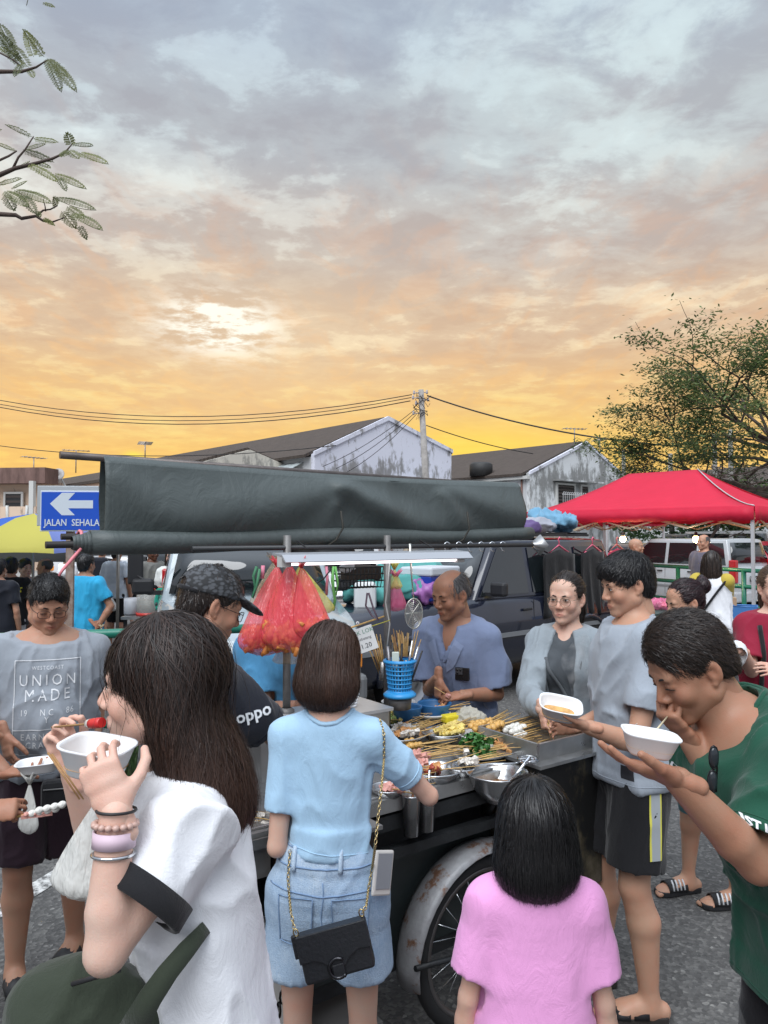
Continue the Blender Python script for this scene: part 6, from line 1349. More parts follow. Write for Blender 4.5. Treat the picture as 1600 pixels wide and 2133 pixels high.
for i in range(NT + 1):
    row = []; t = i / NT
    for j in range(NS + 1):
        s = TL * j / NS; top_ = 2.060 - .012 * s / TL - .012 * math.sin(math.pi * s / TL); bot = 1.78 + .03 * s / TL; z = top_ + (bot - top_) * t; y = -.02 - .012 * math.sin(math.pi * t)
        for a, b, am, w in RIDGES: d_, q = seg_d(s, (top_ - z) * 1.0, a, b); y -= 1.35 * am * math.exp(-(d_ / (w * (.30 + .55 * q))) ** 2) * (math.sin(math.pi * min(1, max(0.02, t) * .98)) ** .6)
        z -= .012 * math.sin(s * 9) * t * (1 - t); row.append((s, y, z))
    g.append(row)
back = [[(p[0], .035, p[2]) for p in g[0]], [(p[0], .05, p[2] - .14) for p in g[0]], [(p[0], .03, 1.80 + .02 * p[0] / TL) for p in g[0]]]
cap = [[(p[0], -.02 + .055 * k / 4, p[2] + .022 * math.sin(math.pi * k / 4)) for p in g[0]] for k in range(5)]
MB().sheet(list(reversed(g))).build('sheet', TARP, tp, recalc=False, solid=.003); MB().sheet(cap).build('top_fold', TARP, tp, recalc=False); MB().sheet(back).build('back_sheet', TARP, tp, recalc=False)
pts = [(s, -.035 - .01 * math.sin(s * 7), 1.775 + .03 * s / TL - .006 * math.sin(s * 5)) for s in [-.05 + (TL + .10) * k / 24 for k in range(25)]]
MB().tube(pts, [.042 - .011 * k / 24 for k in range(25)], 16).build('roll', TARP, tp)
for k in range(5): MB().lathe([(.036 - .0035 * k, 0), (.040 - .0035 * k, .004), (.036 - .0035 * k, .014)], 16, (-.05 - .011 * k, -.035, 1.774), Matrix.Rotation(R(-90), 3, 'Y')).build('roll_layer', TARP, tp)
PIPE = M('pipe_brown', (.10, .085, .08), .45, .5, var=.3, vscale=20)
MB().tube([(-.14, .008, 2.072), (TL - .02, .008, 2.048)], .0135, 10).build('upper_pole', PIPE, tp); MB().tube([(-.19, -.035, 1.768), (TL + .06, -.035, 1.802)], .012, 10).build('lower_pole', M('pipe_dark', (.03, .027, .027), .5, .4), tp); MB().tube([(-.13, .02, 1.795), (TL, .02, 1.82)], .011, 10).build('lower_pole', MATS['pipe_dark'], tp)
PINKT = M('tape_pink', (.70, .22, .25), .5); MB().tube([(-.08 + .004 * math.sin(q), -.01 + .040 * math.cos(q), 1.782 + .034 * math.sin(q)) for q in [k * .7 for k in range(10)]], .006, 5).tube([(-.085, -.06, 1.755), (-.115, -.08, 1.725), (-.15, -.09, 1.685), (-.16, -.09, 1.668)], [.005, .006, .005, .004], 5).build('tie_tape', PINKT, tp)
for s, l in ((.90, .10), (1.60, .11)): MB().tube([(s + .03, -.085, 1.80 + l), (s + .035, -.095, 1.83), (s + .01, -.08, 1.78), (s - .05, -.05, 1.735)], .0045, 5).build('tie_cord', M('cord_dark', (.03, .028, .022), .7), tp)
MB().ball((.93, -.02, 1.725), (.12, .05, .035), 12, 8, jit=.15).ball((.80, -.0, 1.73), (.09, .05, .03), 10, 7, jit=.2).build('folded_flap', M('flap_black', (.015, .015, .016), .7), tp)
MB().box((.97, -.02, 1.72), (.05, .03, .07)).build('clamp', M('wood_clamp', (.19, .10, .06), .7), tp); MB().box((1.55, .0, 1.75), (.06, .05, .05)).build('clamp', POST, tp)
MB().tube([(.97, .0, 1.74), (.97, .0, 2.05)], .014, 8).tube([(1.55, .0, 1.74), (1.55, .0, 2.05)], .014, 8).build('mast', POST, tp)
# lamp under the rail
lm = empty('strip_light', cl(.10, .47, 1.70), CA, 'long fluorescent strip light with white reflector under the tarp', 'lamp')
MB().prism([(-.050, .004), (-.02, .030), (.055, .036), (.058, .030), (-.014, .022), (-.045, .001)], .22, 1.12, 'x').build('reflector', M('reflector_white', (.42, .44, .47), .35, .3), lm); MB().tube([(.26, .0, .0), (1.06, .0, .0)], .011, 10).build('tube', M('tube_lit', (.9, .9, .9), .3, emit=(1, .88, .92), es=1.1), lm)
for x in (.24, 1.08): MB().box((x, .0, .005), (.04, .035, .04)).build('holder', FRAMEW, lm)
for x in (.35, .95): MB().tube([(x, .02, .05), (x, .10, .078)], .003, 4).build('hanger_wire', WIRE, lm)
# ============================================================ FOOD AND SMALL THINGS ON THE CART
PLATES = {}
SPL = M('steel_plate', (.52, .53, .54), .22, .9, var=.1); ENAM = M('plate_white', (.62, .65, .70), .2); BLUEP = M('basin_blue', (.03, .15, .36), .4)
def plate(px, py, z, wpx, label, mat=SPL, deep=.035, sy=1., name='plate', cat='plate', oval=1.):
    p = grd(px, py, z); r = wpx / 2 / FPX * p.y; o = empty(name, p, CA, label, cat, 'plates on the food cart')
    rim = [(0, -deep + .004), (r * .62, -deep + .004), (r * .80, -deep * .45), (r * .93, -.002), (r, .004), (r * 1.015, .0), (r * .94, -.008), (r * .80, -deep * .6), (r * .62, -deep), (0, -deep)]
    MB().lathe(rim, 36, sx=oval, sy=sy).build('dish', mat, o); st = p.z - deep - .935
    if st > .012: MB().lathe([(r * .35, -deep - st), (r * .35, -deep), (r * .33, -deep), (r * .33, -deep - st)], 20, sx=oval, sy=sy).build('stand', DKIRON, o)
    o['r'] = r; return o, p, r, deep
WOOD = M('bamboo', (.62, .40, .15), .6, var=.2, vscale=40); WOODD = M('bamboo_dark', (.36, .20, .08), .6, var=.2, vscale=40)
_stk = {}
def stick_mesh(L, r=.0019, mat=WOOD):
    k = (round(L, 2), mat.name)
    if k not in _stk: _stk[k] = MB().tube([(0, 0, 0), (0, L * .5, 0), (0, L, 0)], [r, r, r * .6], 5).mesh('stick'); _stk[k].materials.append(mat)
    return _stk[k]
FOODM = {n_: M('food_' + n_, c, .45, var=.25, vscale=60, bump=.5, bscale=90, coat=.15) for n_, c in dict(tofu=(.62, .36, .10), egg=(.70, .69, .64), ball=(.62, .58, .52), orange=(.66, .33, .12), green=(.04, .15, .025), red=(.40, .07, .04), pink=(.62, .30, .25), yellow=(.70, .55, .16), white=(.68, .64, .58), cucumber=(.35, .45, .12)).items()}
_food = {}
def food_mesh(kind, i):
    k = (kind, i)
    if k in _food: return _food[k]
    rs_ = random.Random(hash(kind) % 97 + i * 13); mb = MB()
    if kind in ('egg', 'ball'): mb.ball((0, 0, 0), (.0115, .0135, .0115), 12, 8)
    elif kind == 'green':
        for q in range(5): a = rs_.uniform(0, 6.28); mb.sheet([[Vector((math.cos(a) * t * .03 + (s_ - .5) * .018 * math.sin(a), math.sin(a) * t * .03 - (s_ - .5) * .018 * math.cos(a), .022 * math.sin(t * 2.4) + .006 * math.sin(s_ * 6 + t * 5))) for s_ in (0, .5, 1)] for t in (0, .3, .6, 1)])
    elif kind == 'tofu': mb.ball((0, 0, 0), (.013, .015, .011), 8, 6, jit=.18)
    elif kind == 'red': mb.tube([(-.02, 0, 0), (-.006, .006, .004), (.008, -.003, .003), (.02, .004, 0)], [.004, .007, .006, .003], 7)
    else: mb.box((0, 0, 0), (.018 + rs_.uniform(0, .008), .022, .012)).ball((.004, .004, .006), (.012, .009, .007), 7, 5, jit=.2)
    m = mb.mesh('food_piece'); m.materials.append(FOODM[kind]); _food[k] = m; return m
def skewers(o, p, r, deep, kind, n_, ang, spread, label, L=.20, pieces=2, off=(0, 0), rise=.02, mat=WOOD, area=.5, pile=.03):
    """skewers lying over plate o: food end on the plate, sticks pointing to heading ang (degrees, world)"""
    for i in range(n_):
        a = R(ang + random.uniform(-spread, spread)); d = Vector((math.cos(a), math.sin(a), 0)); pos = p + Vector((random.uniform(-1, 1) * r * area + off[0], random.uniform(-1, 1) * r * area + off[1], -deep * .55 + random.uniform(.006, .006 + pile)))
        s_ = bpy.data.objects.new('skewer', stick_mesh(L, mat=mat)); COL.objects.link(s_); s_.location = pos; q = Vector((d.x, d.y, rise / L + random.uniform(-.02, .05))).normalized(); s_.rotation_mode = 'QUATERNION'; s_.rotation_quaternion = q.to_track_quat('Y', 'Z')
        tag(s_, label, 'skewer', 'skewers: ' + label[:40])
        for k in range(pieces):
            f = bpy.data.objects.new('food_piece', food_mesh(kind, random.randint(0, 5))); COL.objects.link(f); f.parent = s_; f.location = (0, .012 + k * .021, 0); f.rotation_euler = (random.uniform(-.4, .4), random.uniform(0, 6), random.uniform(-.4, .4)); f.scale = (random.uniform(.85, 1.15),) * 3
a_, p, r, d = plate(822, 1497, 1.0, 112, 'steel plate of cucumber and cabbage left of the blue basins'); skewers(a_, p, r, d, 'cucumber', 9, 20, 50, 'skewered cabbage and cucumber on the plate below the blue basket', .17, 2)
skewers(a_, p, r, d, 'yellow', 6, 190, 40, 'yellow skewered pieces beside the cucumber', .15, 2)
MB().tube([p + Vector((-.10, .05, .0)), p + Vector((-.02, .075, .012)), p + Vector((.07, .07, .01))], [.016, .019, .014], 10).build('cucumber', M('cuke', (.035, .10, .02), .4)); tag(bpy.data.objects['cucumber'], 'whole dark green cucumber behind the cabbage skewers', 'cucumber')
for i, (x, y0, x2, y1) in enumerate(((808, 1425, 804, 1492), (832, 1430, 824, 1490), (850, 1440, 838, 1490))):
    tag(MB().tube([at(x, y0, p.y), at(x2, y1, p.y)], .0026, 5).build('upright_skewer', WOOD), ('pale stick standing upright below the basket, leftmost', 'middle pale stick standing upright below the basket', 'rightmost pale stick standing upright below the basket')[i], 'skewer', 'sticks standing in the cabbage')
a_, p, r, d = plate(897, 1484, 1.02, 82, 'white rimmed plate of golden rolls by the old vendor', ENAM, .028); skewers(a_, p, r, d, 'orange', 8, 8, 22, 'skewered golden rolls on the white rimmed plate', .16, 2, area=.35)
a_, p, r, d = plate(829, 1527, .99, 124, 'wide steel pan of white fish slices beside the blue shirt'); skewers(a_, p, r, d, 'white', 9, 35, 25, 'skewered white fish slices in the wide steel pan', .19, 2); skewers(a_, p, r, d, 'orange', 6, 32, 14, 'orange skewers lying across the wide steel pan', .19, 2, off=(.02, 0))
a_, p, r, d = plate(923, 1524, .99, 90, 'steel bowl heaped with yellow dough pieces', deep=.04); skewers(a_, p, r, d, 'yellow', 16, 40, 20, 'skewered yellow dough pieces heaped in a steel bowl', .17, 3, area=.45)
a_, p, r, d = plate(1000, 1530, .985, 86, 'plate piled high with fried tofu puffs', ENAM); skewers(a_, p, r, d, 'tofu', 30, 38, 20, 'skewered brown fried tofu puffs in a high pile', .20, 3, area=.55, pile=.05)
a_, p, r, d = plate(1062, 1531, .985, 62, 'small plate of white quail eggs beside the tofu', ENAM); skewers(a_, p, r, d, 'egg', 12, 35, 16, 'skewered white quail eggs beside the tofu', .17, 3, area=.42, pile=.035)
a_, p, r, d = plate(1014, 1563, .965, 168, 'big oval steel platter of greens and orange crab sticks', deep=.022, sy=.62); skewers(a_, p, r, d, 'green', 10, 20, 60, 'skewered dark green leaves on the big oval platter', .16, 3, off=(-.055, -.02), area=.22, pile=.045); skewers(a_, p, r, d, 'orange', 16, 10, 30, 'skewered orange crab sticks on the big oval platter', .18, 3, off=(.05, .02), area=.25, pile=.03); skewers(a_, p, r, d, 'white', 4, 190, 10, 'pale sticks pointing left off the oval platter', .2, 1)
a_, p, r, d = plate(906, 1601, .96, 112, 'round steel tray with red sausage bits, near the cups', deep=.045); skewers(a_, p, r, d, 'red', 6, 200, 30, 'skewered red sausage bits on the round steel tray', .2, 2, area=.3); skewers(a_, p, r, d, 'pink', 7, 205, 14, 'pink skewers laid across the tray rim towards the blue shirt', .2, 2, off=(-.03, .03), area=.35); skewers(a_, p, r, d, 'orange', 3, 15, 14, 'loose sticks pointing right over the red sausages', .2, 1)
a_, p, r, d = plate(862, 1578, .965, 70, 'small steel plate of pink ham by the blue sleeve'); skewers(a_, p, r, d, 'pink', 9, 18, 16, 'skewered pink ham slices by the blue sleeve', .21, 2)
a_, p, r, d = plate(808, 1640, .95, 74, 'small steel plate at the elbow of the blue shirt'); skewers(a_, p, r, d, 'pink', 8, 330, 40, 'pink skewers at the elbow of the blue shirt', .15, 2)
a_, p, r, d = plate(585, 1560, .965, 90, 'flat tray behind the arm of the capped man'); skewers(a_, p, r, d, 'red', 14, 40, 25, 'brown sticks in the tray behind the capped man', .2, 1, mat=WOODD)
a_, p, r, d = plate(523, 1668, .93, 50, 'steel bowl of white eggs behind the long dark hair', CHROME, .04); skewers(a_, p, r, d, 'egg', 5, 200, 60, 'white quail eggs in the bowl behind the long hair', .05, 2, area=.3)
a_, p, r, d = plate(846, 1556, .965, 74, 'steel plate of brown meat balls left of the greens'); skewers(a_, p, r, d, 'tofu', 8, 25, 20, 'skewered brown meat balls left of the greens', .19, 2)
a_, p, r, d = plate(960, 1598, .955, 60, 'small plate of pale dumplings at the cart edge'); skewers(a_, p, r, d, 'white', 7, 12, 14, 'skewered pale dumplings at the cart edge', .17, 2)
# side tray with sticks by the left end
o = empty('side_tray', grd(560, 1728, .90), CA, 'flat steel tray hanging on the left end of the cart', 'tray'); MB().box((0, 0, -.012), (.22, .16, .008)).build('pan', STEEL, o); [MB().box(c, dd_).build('rim', STEEL, o) for c, dd_ in (((0, -.08, 0), (.22, .006, .03)), ((0, .08, 0), (.22, .006, .03)), ((-.11, 0, 0), (.006, .16, .03)), ((.11, 0, 0), (.006, .16, .03)))]
MB().box((-.08, -.06, -.06), (.10, .02, .09)).build('bracket', STEEL, o); skewers(o, o.location.copy(), .09, 0, 'white', 9, 195, 16, 'pale sticks in the flat tray at the left end', .17, 1)
# basins, cups, soup bowl, cloths, boxes
for (px, py, w, lb) in ((905, 1463, 70, 'blue plastic basin under the hands of the old vendor'), (848, 1470, 62, 'blue plastic basin beside the sticks')):
    p = grd(px, py, 1.06); r = w / 2 / FPX * p.y; o = empty('basin', p, 0, lb, 'basin'); MB().lathe([(0, -.10), (r * .7, -.10), (r * .94, -.01), (r, 0), (r * 1.02, -.004), (r * .95, -.016), (r * .72, -.106), (0, -.106)], 32).build('shell', BLUEP, o); MB().disc((0, 0, -.045), r * .80, 24).build('water', M('dull_water', (.10, .12, .12), .08), o)
o = empty('white_tub', grd(830, 1462, 1.05), 0, 'white plastic tub behind the blue basins', 'tub'); MB().lathe([(0, -.08), (.06, -.08), (.075, 0), (.078, .003), (.072, 0), (.055, -.07), (0, -.07)], 24).build('shell', M('tub_white', (.6, .6, .6), .5), o)
for i, (px, py, lb) in enumerate(((856, 1655, 'left steel sauce cup hanging on the cart front'), (888, 1646, 'right steel sauce cup hanging on the cart front'))):
    p = grd(px, py, .93); o = empty('sauce_cup', p, 0, lb, 'cup', 'sauce cups'); r = .034; MB().lathe([(0, -.135), (r * .72, -.135), (r * .98, 0), (r * 1.06, .003), (r * 1.03, -.004), (r * .95, -.006), (r * .70, -.13), (0, -.13)], 24).build('cup_body', SPL, o); MB().disc((0, 0, -.018), r * .92, 20).build('sauce', M('sauce', (.30, .10, .03), .15), o); MB().tube([(.0, .034, 0), (0, .05, .02), (0, .06, -.02)], .003, 5).build('hook', CHROME, o)
    MB().tube([(.004, 0, -.03), (.012, .01, .065)], [.004, .005], 6).build('spoon_handle', CHROME, o)
p = grd(1035, 1608, .95); o = empty('soup_bowl', p, 0, 'steel soup bowl with a spoon in front of the greens', 'bowl'); r = .105; MB().lathe([(0, -.095), (r * .45, -.095), (r * .85, -.04), (r * .98, -.002), (r * 1.06, .003), (r * 1.06, -.002), (r * 1.0, -.010), (r * .86, -.05), (r * .45, -.1), (0, -.1)], 36).build('shell', SPL, o); MB().disc((0, 0, -.05), r * .77, 30).build('broth', M('gravy', (.34, .16, .05), .12, var=.3, vscale=30), o); MB().tube([(.03, 0, -.05), (.085, .02, .0), (.125, .03, .045)], [.006, .006, .008], 8).build('spoon', CHROME, o)
MB().tube([p + Vector((0, .02, -.1)), p + Vector((-.02, .12, -.20))], .012, 6).build('bowl_bracket', DKIRON, cart, world=True)
crumple('dish_rag', grd(975, 1496, 1.0), (.055, .045, .028), cloth('rag_grey', (.42, .40, .34)), 'crumpled grey rag in front of the old vendor', 'rag', 7, .5, h=.005); MB().box(grd(940, 1496, 1.01), (.085, .05, .035), Matrix.Rotation(R(30), 3, 'Z')).build('sponge_packet', M('packet_yellow', (.75, .62, .03), .5), bevel=.008); tag(bpy.data.objects['sponge_packet'], 'bright yellow packet beside the grey rag', 'packet')
o = empty('lid_stack', cl(.62, .56, 1.122), CA + .2, 'stack of white foam box lids on the ice box', 'foam lids'); FOAM = M('foam_white', (.78, .79, .80), .6)
for i in range(5): MB().box((.004 * i, 0, .008 + .011 * i), (.13, .10, .009)).build('lid', FOAM, o, bevel=.003)
MB().prism([(-.06, .06), (.05, .06), (.03, .105), (-.055, .11)], -.04, .04, 'y').build('lid', FOAM, o, bevel=.004)
# cups of bamboo sticks, basket of utensils, strainer, card, bags, ropes
PB = at(833, 1450, 3.08); o = empty('utensil_basket', PB, 0, 'light blue perforated basket with scissors and tongs', 'basket'); BB = M('basket_blue', (.03, .30, .66), .35); r0, r1, hb = .045, .060, .125
lat = MB()
for k in range(26):
    a = 2 * math.pi * k / 26; lat.bar((r0 * math.cos(a), r0 * math.sin(a), .02), (r1 * math.cos(a), r1 * math.sin(a), .02 + hb), .006, .003, (math.cos(a), math.sin(a), 0))
for k in range(8): t = k / 7; rr_ = r0 + (r1 - r0) * t; z = .02 + hb * t; hh = .011 if k in (0, 7) else .0055; lat.lathe([(rr_ - .002, z - hh / 2), (rr_ + .003, z - hh / 2), (rr_ + .003, z + hh / 2), (rr_ - .002, z + hh / 2)], 26)
lat.build('lattice', BB, o, recalc=False)['kind'] = 'stuff'; MB().lathe([(r1, hb + .012), (r1 + .009, hb + .014), (r1 + .009, hb + .022), (r1, hb + .022)], 28).build('rim', BB, o); MB().lathe([(0, .0), (r0 + .022, 0), (r0 + .022, .01), (r0 + .008, .022), (0, .022)], 28).build('base', BB, o)
for (x, y, dx, dy, L, m, w) in ((-.02, -.01, -.012, -.01, .19, BLKP, .007), (.02, -.02, .03, -.01, .2, CHROME, .005), (.03, .01, .045, 0, .17, CHROME, .006), (.0, .02, .01, .01, .18, BLKP, .006), (-.03, .015, -.02, .0, .17, M('knife_grey', (.3, .3, .32), .3, .6), .008), (.035, -.015, .055, -.02, .16, BLKP, .005)): MB().tube([(x, y, .03), (x + dx, y + dy, .03 + L)], [w, w * .8], 6).build('utensil', m, o)
MB().box((-.018, -.03, .15), (.03, .008, .07)).build('packet', M('pale_packet', (.6, .68, .6), .5), o, bevel=.004); MB().lathe([(0, -.05), (.045, -.05), (.05, 0), (0, 0)], 20).build('stand', POST, o)
for j, (px, py, n_, lb, rr_) in enumerate(((765 + 55, 1392, 12, 'small bundle of brown bamboo sticks left of the post', .022), (835, 1385, 34, 'large bundle of brown bamboo sticks behind the blue basket', .042))):
    c = at(px - (22 if j == 0 else -8), py, 3.26); o = empty('stick_bundle', c, 0, lb, 'bamboo sticks', 'bundles of bamboo sticks')
    for i in range(n_):
        a = random.uniform(0, 6.28); q = rr_ * math.sqrt(random.random()); tx = math.cos(a) * q; ty = math.sin(a) * q; s_ = bpy.data.objects.new('stick', stick_mesh(.17, mat=WOODD if i % 3 == 0 else WOOD)); COL.objects.link(s_); s_.parent = o; s_.location = (tx * .6, ty * .6, -.03); s_.rotation_mode = 'QUATERNION'; s_.rotation_quaternion = Vector((tx * 1.4 - (.25 * .17 if j == 0 else 0), ty * 1.4, .17)).to_track_quat('Y', 'Z'); s_.scale = (1.6, random.uniform(.85, 1.1), 1.6)
    MB().lathe([(0, -.05), (rr_ * .8, -.05), (rr_ * .9, .03), (rr_ * .82, .03), (0, -.045)], 16).build('holder', STEEL, o)
# wire skimmer hanging
c = at(862, 1278, 3.12); o = empty('wire_skimmer', c, R(20), 'round wire skimmer hanging from the rail', 'skimmer'); SKM = M('wire_steel', (.6, .6, .55), .25, .9)
for k in range(7): rr_ = .043 * (1 - k / 7.5); MB().tube([(rr_ * .62 * math.cos(q), .012 * k / 7, rr_ * 1.0 * math.sin(q)) for q in [i * math.pi / 10 for i in range(20)]], .0013 if k else .0024, 4, closed=True).build('ring', SKM, o)
for k in range(4): a = k * math.pi / 4; MB().tube([(.043 * .62 * math.cos(a), 0, .043 * math.sin(a)), (0, .012, 0), (-.043 * .62 * math.cos(a), 0, -.043 * math.sin(a))], .0014, 4).build('rib', SKM, o)
o.scale = (1.45, 1.45, 1.45); MB().tube([(0, 0, .043), (-.006, 0, .10), (-.012, 0, .20)], [.0018, .0022, .0045], 6).build('handle', SKM, o)
# price card on a slanted bamboo stick
m4 = frame(at(748, 1336, 2.98), Vector((.93, .2, .30)), Vector((-.28, .05, .95))); cw, chh = .135, .098; o = empty('price_card', (0, 0, 0), 0, 'white laminated price card reading RM 1.20', 'sign'); o.matrix_world = m4; o.location = m4.translation; o.rotation_euler = m4.to_euler()
MB().box((0, 0, 0), (cw, chh, .002)).build('card', M('card_white', (.72, .74, .73), .3), o, bevel=.0008)
for t_, sz, y, x, mt in (('豪 LOK LOK', .024, .030, .004, M('ink_green', (.12, .28, .20), .6)), ('一支/sebatang', .016, .004, .006, M('ink_grey', (.10, .10, .11), .6)), ('RM 1.20', .027, -.026, .0, M('ink_dark', (.03, .03, .035), .6))):
    me = text_mesh(t_, sz, extrude=.0003); me.transform(Matrix.Translation((x, y, .0016))); mesh_obj('lettering', me, mt, o)
st_ = MB().tube([at(700, 1318, 2.95), at(800, 1284, 3.1)], .004, 6).build('bamboo_stick', WOOD); tag(st_, 'slanted bamboo stick holding the price card', 'stick')
tag(MB().tube([at(700, 1326, 2.95), at(760, 1309, 3.0), at(812, 1292, 3.12)], .002, 5).build('yellow_string', M('string_yellow', (.7, .66, .1), .6)), 'thin yellow string above the price card', 'string')
for k, (x, y) in enumerate(((710, 1308), (727, 1303), (745, 1298))):
    b_ = empty('label_clip', at(x, y, 2.97), R(20), ('white ring clip above the card, nearest the brown hair', 'middle white ring clip above the card', 'white ring clip above the card, nearest the post')[k], 'clip', 'ring clips'); MB().lathe([(.003, -.002), (.007, -.002), (.007, .002), (.003, .002)], 12, rot=Matrix.Rotation(R(90), 3, 'X')).build('ring', FOAM, b_)
# snack bags
def bagmat(name, c, al=.55):
    n = NB(name, .14); n.b.inputs['Transmission Weight'].default_value = .0; n.b.inputs['Alpha'].default_value = al; n.b.inputs['Specular IOR Level'].default_value = .8; n.bump(n.noise(26, 4, .6, n.mapv((1, 1, .25))), .9, .02); return n.set(Base_Color=c)
BGR = bagmat('bag_red', (.95, .10, .13), .55); BGY = bagmat('bag_yellow', (.80, .76, .18), .55); BGC = bagmat('bag_clear', (.85, .72, .48), .35); BGP = bagmat('bag_pink', (.85, .18, .35), .6); BGW = bagmat('bag_milky', (.80, .80, .76), .72)
CHIP = M('snack_chip', (.62, .22, .05), .6, var=.35, vscale=50)
def snack_bag(c, w, hgt, mat, label, seed, contents=CHIP, fill=.45, depth=.6, name='snack_bag', cat='snack bag', group='bags hung on the cart', skew=0., nch=60, grp=True):
    rs_ = random.Random(seed); o = empty(name, c, rs_.uniform(-.3, .3), label, cat, group); g = []; nn = 40; ph = [rs_.uniform(0, 6.28) for _ in range(5)]
    for i in range(19):
        t = i / 18; rr_ = w / 2 * (.05 + .95 * (min(1, t / .80) ** .85)) * (math.sqrt(max(.02, 1 - ((t - .80) / .205) ** 2)) if t > .80 else 1); row = []
        for k in range(nn):
            a = 2 * math.pi * k / nn; q = 1 + (.10 * math.sin(5 * a + ph[0]) + .07 * math.sin(9 * a + ph[1] + 2 * t) + .05 * math.sin(14 * a + ph[2])) * (1 - t * .55) + .05 * math.sin(3 * a + 5 * t + ph[3]); row.append((rr_ * math.cos(a) * q + skew * t, rr_ * math.sin(a) * q * depth, -hgt * t))
        g.append(row + [row[0]])
    MB().sheet(g).build('bag', mat, o, recalc=False); top = MB()
    for k in range(8): a = k * .785; top.tube([(0, 0, 0), (.012 * math.cos(a), .012 * math.sin(a), .02), (.03 * math.cos(a), .03 * math.sin(a), .035 + .01 * math.sin(k * 3))], [.006, .006, .002], 5)
    top.build('knot', mat, o, recalc=False)
    if contents is not None:
        for k in range(nch):
            z = -hgt * (.80 + .16 * (rs_.random() - fill * 1.6 * rs_.random())); rr_ = w / 2 * .80 * math.sqrt(rs_.random()); a = rs_.uniform(0, 6.28); q_ = 'chip_%d' % (k % 5)
            if q_ not in _food: mm = MB().tube([(-.02, 0, 0), (0, .006, .004), (.02, 0, 0)], [.006, .010, .006], 6).mesh('snack_piece'); mm.materials.append(contents); _food[q_] = mm
            f = bpy.data.objects.new('snack_piece', _food[q_]); COL.objects.link(f); f.parent = o; f.location = (rr_ * math.cos(a) + skew * .8, rr_ * math.sin(a) * depth * .85, z); f.rotation_euler = (rs_.uniform(0, 6), rs_.uniform(0, 6), rs_.uniform(0, 6)); f.scale = (1.2, 1.2, 1.2)
    return o
snack_bag(at(604, 1178, 2.78), .235, .32, BGR, 'large red bag of orange snacks hanging in the middle', 1, nch=80)
snack_bag(at(578, 1180, 2.86), .215, .335, BGR, 'red bag of orange snacks behind the capped man', 2, skew=-.05, nch=60)
snack_bag(at(625, 1180, 2.95), .17, .19, BGY, 'yellow plastic bag hanging behind the red snack bags', 3, None, skew=.06)
snack_bag(at(570, 1172, 2.98), .17, .22, BGC, 'clear brownish bag hanging above the red bags', 4, None, skew=-.03)
snack_bag(at(600, 1330, 2.9), .12, .10, BGC, 'pale cream bag with buns under the red bags', 5, None)
snack_bag(at(628, 1182, 2.74), .165, .27, BGR, 'smaller red bag of orange snacks at the right of the bunch', 8, skew=.05, nch=50)
snack_bag(at(824, 1205, 3.2), .095, .14, BGP, 'pink plastic bag tied to the post', 6, None); snack_bag(at(822, 1185, 3.2), .06, .09, BGY, 'yellow-green plastic bag tied to the top of the post', 7, None)
def cord(pts, r, mat, label, name='rope', cat='rope', D=3.0, group=None):
    return tag(MB().tube([at(x, y, D) for x, y in pts], r, 6).build(name, mat), label, cat, group)
GRN = M('rope_green', (.16, .45, .12), .6); cord([(695, 1180), (692, 1210), (698, 1250), (694, 1272)], .006, GRN, 'bright green flat ribbon hanging below the strip light', 'ribbon', 'ribbon'); cord([(699, 1180), (704, 1215), (700, 1240), (695, 1225), (694, 1190)], .004, GRN, 'looped green ribbon beside the flat one', 'ribbon', 'ribbon')
cord([(680, 1180), (682, 1205), (680, 1240)], .006, M('rope_pink', (.72, .25, .35), .6), 'pink ribbon hanging left of the green ribbons', 'ribbon', 'ribbon'); cord([(765, 1235), (762, 1262), (775, 1283), (788, 1292), (778, 1268), (768, 1235)], .004, M('rope_mauve', (.14, .10, .13), .6), 'looped dark cable beside the post', 'cable', 'cable')
cord([(812, 1170), (808, 1215), (803, 1255), (812, 1300), (806, 1350)], .003, M('cable_white', (.55, .56, .54), .5), 'white electric cable running down the post', 'cable', 'cable', 3.12); cord([(535, 1180), (528, 1200), (532, 1222), (526, 1245), (536, 1215), (541, 1185)], .006, M('rope_dkgreen', (.05, .2, .1), .6), 'bundle of dark green straps behind the cap', 'strap', 'strap', 2.8); cord([(548, 1178), (546, 1205)], .008, MATS['rope_pink'], 'short pink strap behind the cap', 'strap', 'strap', 2.82)
cord([(690, 1185), (675, 1205), (655, 1218), (640, 1222)], .003, WIRE, 'thin black cable drooping below the strip light', 'cable', 'cable', 2.95)
# dark wire basket of odds and ends hanging behind
o = empty('wire_basket', at(748, 1195, 3.3), CA, 'dark wire basket of odds and ends under the rail', 'basket'); wb = MB()
for k in range(12): wb.tube([(-.11 + .02 * k, -.06, .03), (-.10 + .018 * k, -.05, -.06), (-.10 + .018 * k, .05, -.06), (-.11 + .02 * k, .06, .03)], .0022, 4)
for z, s_ in ((.03, 1), (-.0, .96), (-.03, .93)): wb.tube([(-.11 * s_, -.06 * s_, z), (.11 * s_, -.06 * s_, z), (.11 * s_, .06 * s_, z), (-.11 * s_, .06 * s_, z)], .003, 4, closed=True)
wb.build('wires', DKIRON, o, recalc=False)['kind'] = 'stuff'; MB().box((.01, 0, .005), (.16, .09, .06)).build('box', M('box_brown', (.07, .055, .045), .8), o, bevel=.004); MB().ball((-.07, -.02, .03), (.04, .03, .022), 10, 7, jit=.2).build('rag', FOAM, o)
for x in (-.08, .08): MB().tube([(x, 0, .03), (x, .02, .12)], .002, 4).build('hanger', WIRE, o)
